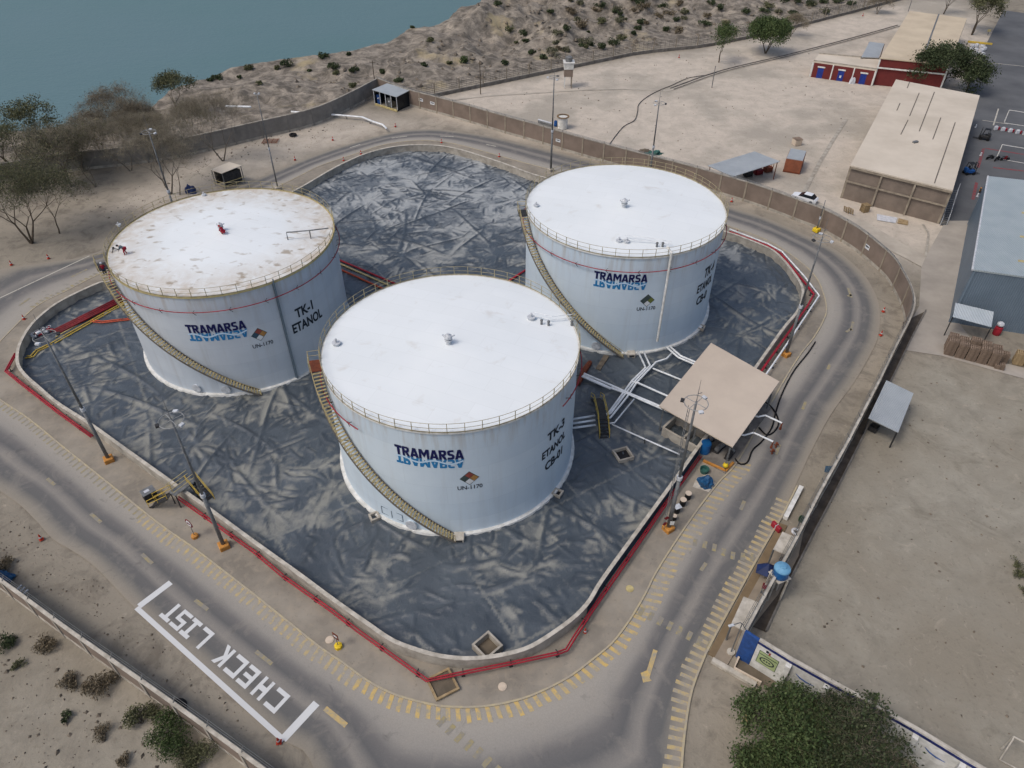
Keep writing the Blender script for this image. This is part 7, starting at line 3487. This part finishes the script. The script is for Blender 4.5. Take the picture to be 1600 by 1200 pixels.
tree('leafless low tree against the back wall at the left', 160, 240, 8.0, 22, 'leaf_brown', 2, .11, .6, 6, .85, 3, .3, bark='bark_grey', r0=.1, twigs=4)
tree('thin brown tree between the back wall and the booth', 312, 228, 8.0, 23, 'leaf_olive', 3, .11, .5, 5, .8, 3, .3, bark='bark_grey', r0=.1, twigs=6)
tree('low green-brown tree at the left above the big spreading tree', 130, 268, 7.5, 24, 'leaf_olive', 3, .12, .6, 5, .85, 3, .2, twigs=5, bark='bark_grey')
tree('olive tree half off the left edge below the sea', 20, 262, 8.5, 25, 'leaf_olive', 3, .13, .6, 5, .85, 3, .2, twigs=3)
tree('tall wispy grey-green tree between the left edge trees and the mast', 150, 292, 11, 26, 'leaf_olive', 2, .11, .6, 6, .75, 2, .3, bark='bark_grey', r0=.13, twigs=7)
tree('wispy bare tree in front of the back wall, left of the mast', 205, 268, 10, 27, 'leaf_olive', 1, .1, .6, 6, .8, 2, .4, bark='bark_grey', r0=.12, twigs=8)
tree('low wispy tree in front of the back wall, right of the mast', 248, 258, 8.5, 28, 'leaf_olive', 1, .1, .6, 6, .8, 2, .4, bark='bark_grey', r0=.11, twigs=8)
# right group
tree('airy green tree at the far end of the wire fence, left one of two', 1123, 98, 8.5, 31, 'leaf_green', 9, .17, .55, 5, .62, 1, .15)
tree('dense dark green tree right of the airy one by the wire fence', 1196, 84, 8.5, 32, 'leaf_green', 14, .2, .65, 5, .85, 3, .05)
tree('bare brown tree right of the dense green tree by the fence', 1234, 58, 6.0, 33, 'leaf_brown', 2, .12, .5, 5, .7, 2, .4, bark='bark_grey', twigs=8)
tree('broad dark tree leaning over the brick warehouse from behind', 1466, 140, 10, 34, 'leaf_dark', 12, .2, .65, 5, .95, 3, .1, up=.05, flat=.5)
tree('smaller dark tree filling the gap right of the broad one', 1508, 146, 8.0, 44, 'leaf_dark', 10, .2, .6, 5, .9, 2, .1, up=.05, flat=.5)
tree('tree with twin dark trunks at the top right by the grey yard', 1518, 55, 11, 35, 'leaf_olive', 10, .2, .6, 5, .6, 2, .1, lean=(.25, 0))
tree('bare dark tree behind the tan-roofed building', 1474, 22, 8, 36, 'leaf_brown', 2, .12, .5, 5, .6, 2, .5, bark='bark', twigs=8)
tree('leafless thicket tree at the fence above the drain ditch', 1370, 22, 5.5, 37, 'leaf_brown', 2, .12, .5, 5, .8, 3, .4, bark='bark_grey', twigs=8)
# bottom right mass
tree('bright green tree at the corner of the painted wall', 1216, 1172, 5.6, 41, 'leaf_green', 13, .12, .26, 5, .75, 4, .22, z=0, up=.03, twigs=2)
tree('greyer green tree spreading below the painted wall', 1318, 1180, 5.6, 42, 'leaf_dark', 9, .11, .30, 5, .88, 5, .25, z=0, up=.0, bark='bark_grey', twigs=2)
tree('dark green tree at the bottom edge between the two near trees', 1268, 1262, 4.4, 43, 'leaf_green', 13, .12, .28, 5, .8, 4, .2, z=0, up=.03, twigs=2)
tree('greenish grey tree at the bottom edge near the painted wall', 1385, 1258, 3.8, 45, 'leaf_olive', 8, .10, .32, 5, .88, 4, .3, z=0, up=.0, bark='bark_grey', twigs=3)
tree('small dark tree on the left flank of the near green tree', 1200, 1238, 3.8, 46, 'leaf_green', 12, .12, .26, 5, .8, 4, .2, z=0, up=.0, twigs=2)
tree('grey twiggy tree filling the middle of the bottom right thicket', 1268, 1190, 5.0, 47, 'leaf_dark', 11, .11, .3, 5, .9, 5, .3, z=0, up=.0, bark='bark', twigs=2)
# bottom left scrub
shrub('sprawling green bush at the bottom left outside the low wall', 262, 1160, 2.6, 1.6, 51, 'leaf_green', 5200, .07, 'bushes outside the low wall', 0)
shrub('darker green bush at the bottom edge right of the sprawling one', 300, 1200, 2.2, 1.3, 52, 'leaf_olive', 3600, .07, 'bushes outside the low wall', 0)
shrub('olive bush just above the sprawling green bush', 222, 1128, 1.7, 1.2, 53, 'leaf_olive', 1800, .08, 'bushes outside the low wall', 0)
shrub('brown green thorny bush below the low wall, left of centre', 158, 1070, 1.8, 1.0, 54, 'leaf_brown', 1800, .08, 'bushes outside the low wall', 0)
shrub('dark brown dead bush low on the pale ground', 112, 1065, 1.1, .6, 55, 'leaf_brown', 900, .08, 'bushes outside the low wall', 0)
shrub('grey brown bush near the left edge', 74, 1008, 1.2, .8, 56, 'leaf_brown', 1000, .08, 'bushes outside the low wall', 0)
shrub('dark bush at the very left edge outside the low wall', 10, 1010, 1.2, .7, 57, 'leaf_dark', 900, .08, 'bushes outside the low wall', 0)
shrub('small round dark bush on the pale ground at the lower left', 106, 1122, .65, .5, 58, 'leaf_dark', 500, .07, 'bushes outside the low wall', 0)
shrub('dark round bush beside the white rubble at the lower left', 163, 1147, .85, .6, 59, 'leaf_brown', 700, .07, 'bushes outside the low wall', 0)
shrub('low dark bush at the bottom edge below the rubble', 192, 1188, .8, .6, 60, 'leaf_brown', 600, .07, 'bushes outside the low wall', 0)
shrub('olive tuft on the pale ground left of the dead bush', 30, 1040, .7, .4, 61, 'leaf_olive', 400, .07, 'bushes outside the low wall', 0)
shrub('dark bush inside the low wall at the left edge', 8, 888, 1.3, 1.0, 62, 'leaf_brown', 900, .08, 'bushes outside the low wall', 0)
shrub('green creeper hanging over the painted wall top', 1366, 1092, .5, .5, 63, 'leaf_green', 250, .07, 'bushes outside the low wall', 3.6)
shrub('sparse green weeds at the right edge of the bare lot', 1592, 895, 1.0, .5, 64, 'leaf_olive', 500, .07, 'bushes outside the low wall', 0)
for i, (u, v) in enumerate(((1600, 925), (1588, 880))):
    shrub('thin weeds at the right edge of the bare lot', u, v, .8, .35, 70 + i, 'leaf_olive', 250, .07, 'weeds on the bare lot', 0)
# slope shrubs
SH = [(352, 104, 2.2, 2.0), (340, 124, 2.4, 1.6), (330, 127, 1.4, 1.1), (390, 108, 1.6, 1.4), (375, 122, .9, .8), (447, 104, 2.6, 1.8), (434, 108, 1.2, 1.2), (505, 91, 2.1, 1.8), (520, 108, 2.2, 1.6), (523, 116, 1.8, 1.0),
      (545, 86, .8, .8), (553, 112, 2.0, 1.4), (405, 133, 1.5, 1.1), (483, 112, .9, .7), (596, 114, 1.2, 1.0), (550, 136, 1.6, 1.0), (623, 127, 2.2, 1.0), (662, 104, 1.4, 1.2), (673, 66, 1.4, 1.6), (645, 45, 1.0, .9),
      (725, 98, 1.9, 1.9), (702, 100, 1.0, .8), (788, 100, 1.8, 1.0), (778, 8, 2.2, 1.6), (797, 50, 2.0, 2.2), (818, 55, 2.2, 1.8), (822, 66, 1.6, 1.2), (806, 68, 1.0, .8), (832, 84, 1.6, 1.2), (887, 47, 2.0, 1.8), (940, 37, 2.4, 1.8),
      (922, 72, 1.9, 1.6), (937, 76, 2.4, 1.6), (972, 62, 2.2, 1.6), (990, 54, 1.2, 1.0), (1040, 48, 2.0, 1.4), (915, 75, 1.4, 1.2), (850, 92, 1.6, 1.2), (1000, 5, 3.0, 2.0), (1070, 20, 2.0, 1.6), (1110, 8, 2.6, 1.8), (1165, 22, 2.6, 2.0),
      (1200, 12, 2.6, 2.0), (1240, 25, 2.4, 1.8), (1265, 10, 2.8, 2.2), (1290, 22, 2.4, 2.0), (1310, 5, 2.4, 1.8), (960, 20, 1.6, 1.2), (1135, 40, 2.2, 1.6), (1330, 8, 2.2, 1.6), (860, 20, 1.8, 1.2), (1220, 38, 2.0, 1.6)]
rsh = random.Random(3)
while len(SH) < 112:
    u, v = rsh.uniform(860, 1430), rsh.uniform(-12, 95)
    if v < 108 - (u - 860) * .205 - 14:
        k_ = rsh.uniform(1.0, 3.2)
        SH.append((u, v, k_, k_ * rsh.uniform(.5, .9)))
for i, (u, v, w_, h_) in enumerate(SH):
    lb = None
    if i == 5:
        lb = 'large dark shrub on the cliff edge above the thin lattice mast'
    elif i == 7:
        lb = 'dark shrub silhouetted on the cliff edge, right of the largest one'
    elif i == 18:
        lb = 'round dark shrub alone on the pale bluff'
    elif i == 20:
        lb = 'fresh green shrub by the wire fence right of the bluff'
    elif i == 0:
        lb = 'tall dark shrub breaking the skyline of the cliff at the left'
    shrub(lb or 'dark grey-green shrub among others on the dry slope beyond the walls', u, v, w_ * .8, h_ * .8, 100 + i, 'leaf_green' if i == 20 else (('leaf_dark' if i % 3 else 'leaf_olive') if i < 54 else ('leaf_brown', 'leaf_dark', 'leaf_grey')[i % 3]), 380, .2)

# loose stones and litter strewn over the open ground
rs = np.random.RandomState(5)
m = MB()


def strew(n, poly, smin, smax):
    xs_ = [p.x for p in poly]
    ys_ = [p.y for p in poly]
    k = 0
    while k < n:
        x, y = rs.uniform(min(xs_), max(xs_)), rs.uniform(min(ys_), max(ys_))
        if not poly_mask(np.array([x]), np.array([y]), [(p.x, p.y) for p in poly])[0]:
            continue
        k += 1
        z = ground_z(x, y)
        q = smin + (smax - smin) * rs.rand() ** 4
        a = rs.rand() * 6.28
        c, s_ = math.cos(a) * q, math.sin(a) * q
        w_ = rs.uniform(.5, 1)
        m.add([(x + c, y + s_, z), (x - s_ * w_, y + c * w_, z), (x - c, y - s_, z), (x + s_ * w_, y - c * w_, z), (x + c * .2, y + s_ * .2, z + q * rs.uniform(.4, .9) + .05)],
              [(0, 1, 4), (1, 2, 4), (2, 3, 4), (3, 0, 4)])


strew(240, GL([(1260, 830), (1440, 580), (1600, 620), (1700, 900), (1600, 1200), (1400, 1090), (1215, 985)]), .04, .2)
strew(420, GL([(0, 960), (180, 1080), (380, 1230), (300, 1400), (-200, 1300)]), .05, .3)
strew(260, GL([(20, 800), (150, 905), (410, 1150), (380, 1160), (60, 925), (-60, 850)]), .04, .16)
strew(320, GL([(710, 160), (1050, 95), (1270, 60), (1260, 110), (1370, 160), (1300, 260), (1240, 285), (1000, 225), (830, 180)]), .06, .26)
strew(260, GL([(130, 330), (420, 200), (570, 190), (430, 255), (330, 250), (200, 360)]), .08, .3)
strew(1500, GL([(330, 150), (600, 100), (750, 30), (900, -30), (1300, -30), (1290, 20), (900, 98), (700, 140), (560, 150)]), .12, .9)
tag(m.build('loose_stones', 'stone_dark'), 'loose stones and clods strewn over the dry ground', 'stones', kind='stuff')

# ================================================================ PEOPLE
def person(label, loc, rz, pose, shirt, trousers, helmet):
    t = thing('person', label, 'person', loc, None, rz)
    hip = .92
    lean_ = 0.0
    if pose == 'bend':
        lean_, hip = 1.05, .84
    if pose == 'crouch':
        lean_, hip = .75, .42
    sy, cy2 = math.sin(lean_), math.cos(lean_)

    def tor(s, y=0, f=0):
        return Vector((-.05 + sy * s + cy2 * f, y, hip + cy2 * s - sy * f))
    V, E, Rr = [], [], []

    def add(p, r, par=None):
        V.append(Vector(p))
        Rr.append(r)
        if par is not None:
            E.append((par, len(V) - 1))
        return len(V) - 1
    pel = add(tor(0), .14)
    wst = add(tor(.2), .125, pel)
    che = add(tor(.4), .15, wst)
    nek = add(tor(.56), .06, che)
    hd0 = add(tor(.64, 0, .02), .085, nek)
    hd1 = add(tor(.74, 0, .03), .10, hd0)
    add(tor(.83, 0, .02), .075, hd1)
    nose = add(tor(.72, 0, .13), .02, hd1)
    for s in (-1, 1):
        sh_ = add(tor(.47, s * .17), .065, che)
        if pose == 'stand':
            el = add(tor(.22, s * .26, .08), .045, sh_)
            wr = add(tor(.12, s * .24, .32), .032, el)
            fd = Vector((1, 0, .1))
        else:
            el = add(tor(.44, s * .22) + Vector((.12, 0, -.26)), .045, sh_)
            wr = add(tor(.44, s * .14) + Vector((.28, 0, -.45 if pose == 'bend' else -.30)), .032, el)
            fd = Vector((.4, 0, -.9))
        fd.normalize()
        pm = add(V[wr] + fd * .07, .03, wr)
        for k in range(4):
            a = add(V[pm] + fd * .05 + Vector((0, (k - 1.5) * .022, 0)), .010, pm)
            add(V[a] + fd * (.045 - abs(k - 1.4) * .008) + Vector((0, 0, -.015)), .008, a)
        add(V[wr] + fd * .05 + Vector((0, -s * .05, .01)), .011, wr)
        if pose == 'crouch':
            kn = (.34, s * .16, .46)
            an__ = (.05, s * .14, .09)
        elif pose == 'bend':
            kn = (.08, s * .13, .46)
            an__ = (-.05 + s * .08, s * .13, .08)
        else:
            kn = (.10 if s > 0 else .0, s * .11, .5 if s > 0 else .48)
            an__ = (.08 if s > 0 else -.1, s * .11, .12 if s > 0 else .08)
        hp = add(tor(-.03, s * .1), .10, pel)
        kk = add(kn, .062, hp)
        aa = add(an__, .045, kk)
        add((an__[0] + .16, an__[1], an__[2] - .04), .038, aa)

    def skin(name, idx, grow_, mat):
        mp = {j: i for i, j in enumerate(idx)}
        me = bpy.data.meshes.new(name)
        me.from_pydata([tuple(V[j]) for j in idx], [(mp[a], mp[b]) for a, b in E if a in mp and b in mp], [])
        o = bpy.data.objects.new(name, me)
        col.objects.link(o)
        o.parent = t
        me.materials.append(MATS[mat])
        md = o.modifiers.new('skin', 'SKIN')
        md.use_smooth_shade = True
        for i, j in enumerate(idx):
            sv_ = me.skin_vertices[0].data[i]
            sv_.radius = (Rr[j] * grow_ + (.012 if grow_ > 1 else 0),) * 2
            sv_.use_root = (i == 0)
        sb = o.modifiers.new('sub', 'SUBSURF')
        sb.levels = sb.render_levels = 1
        return o
    skin('body', list(range(len(V))), 1.0, 'skin')
    # clothing: jacket over trunk and arms, trousers over hips and legs
    per_side = (len(V) - 8) // 2
    jac = [wst, che, nek]
    tro = [pel]
    for s in range(2):
        b = 8 + s * per_side
        jac += [b, b + 1, b + 2]
        tro += [b + per_side - 4, b + per_side - 3, b + per_side - 2]
    skin('jacket', [pel] + jac, 1.12, shirt)
    skin('trousers', tro, 1.14, trousers)
    m = MB()
    hc = V[hd1] + (V[hd1] - V[nek]).normalized() * .04
    m.ball(hc, .135, 12, (1.1, 1, .9))
    m.build('helmet', helmet, t).location = (0, 0, 0)
    for s in (-1, 1):
        m = MB()
        m.ball(V[hd1] + (V[nose] - V[hd1]) * .75 + Vector((0, s * .035, .03)), .013, 6)
        m.build('eye', 'black', t).location = (0, 0, 0)
    return t


a_p, _ = CY(158, 425, 1, .6)
z_p = None
pp = cyl_pt(1, a_p, 13.35, .62)
person('person in a dark red vest and white helmet on the stairs of tank TK-1', pp, a_p + math.pi / 2 + math.pi, 'stand', 'red_cloth', 'denim', 'bag_white')
person('person in grey bending over on the left side of the stained tank roof', on_roof(1, 197, 398), math.pi, 'bend', 'grey_cloth', 'red_cloth', 'black')
person('person in a dark red jacket crouching at the centre vent of tank TK-1', on_roof(1, 350, 366), 2.6, 'crouch', 'red_cloth', 'red_cloth', 'red_cloth')
t = thing('survey_tripod', 'small black folded tripod lying on the stained roof beside the bending person', 'tripod', on_roof(1, 179, 392))
for k in range(3):
    m = MB()
    a = k * 2.1 + .4
    m.beam((0, 0, .35), (.55 * math.cos(a), .55 * math.sin(a), .03), .06)
    m.build('leg', 'black', t).location = (0, 0, 0)
m = MB()
m.box((0, 0, .42), (.22, .18, .16), .3, .03)
m.build('head', 'black', t).location = (0, 0, 0)
bpy.context.view_layer.update()
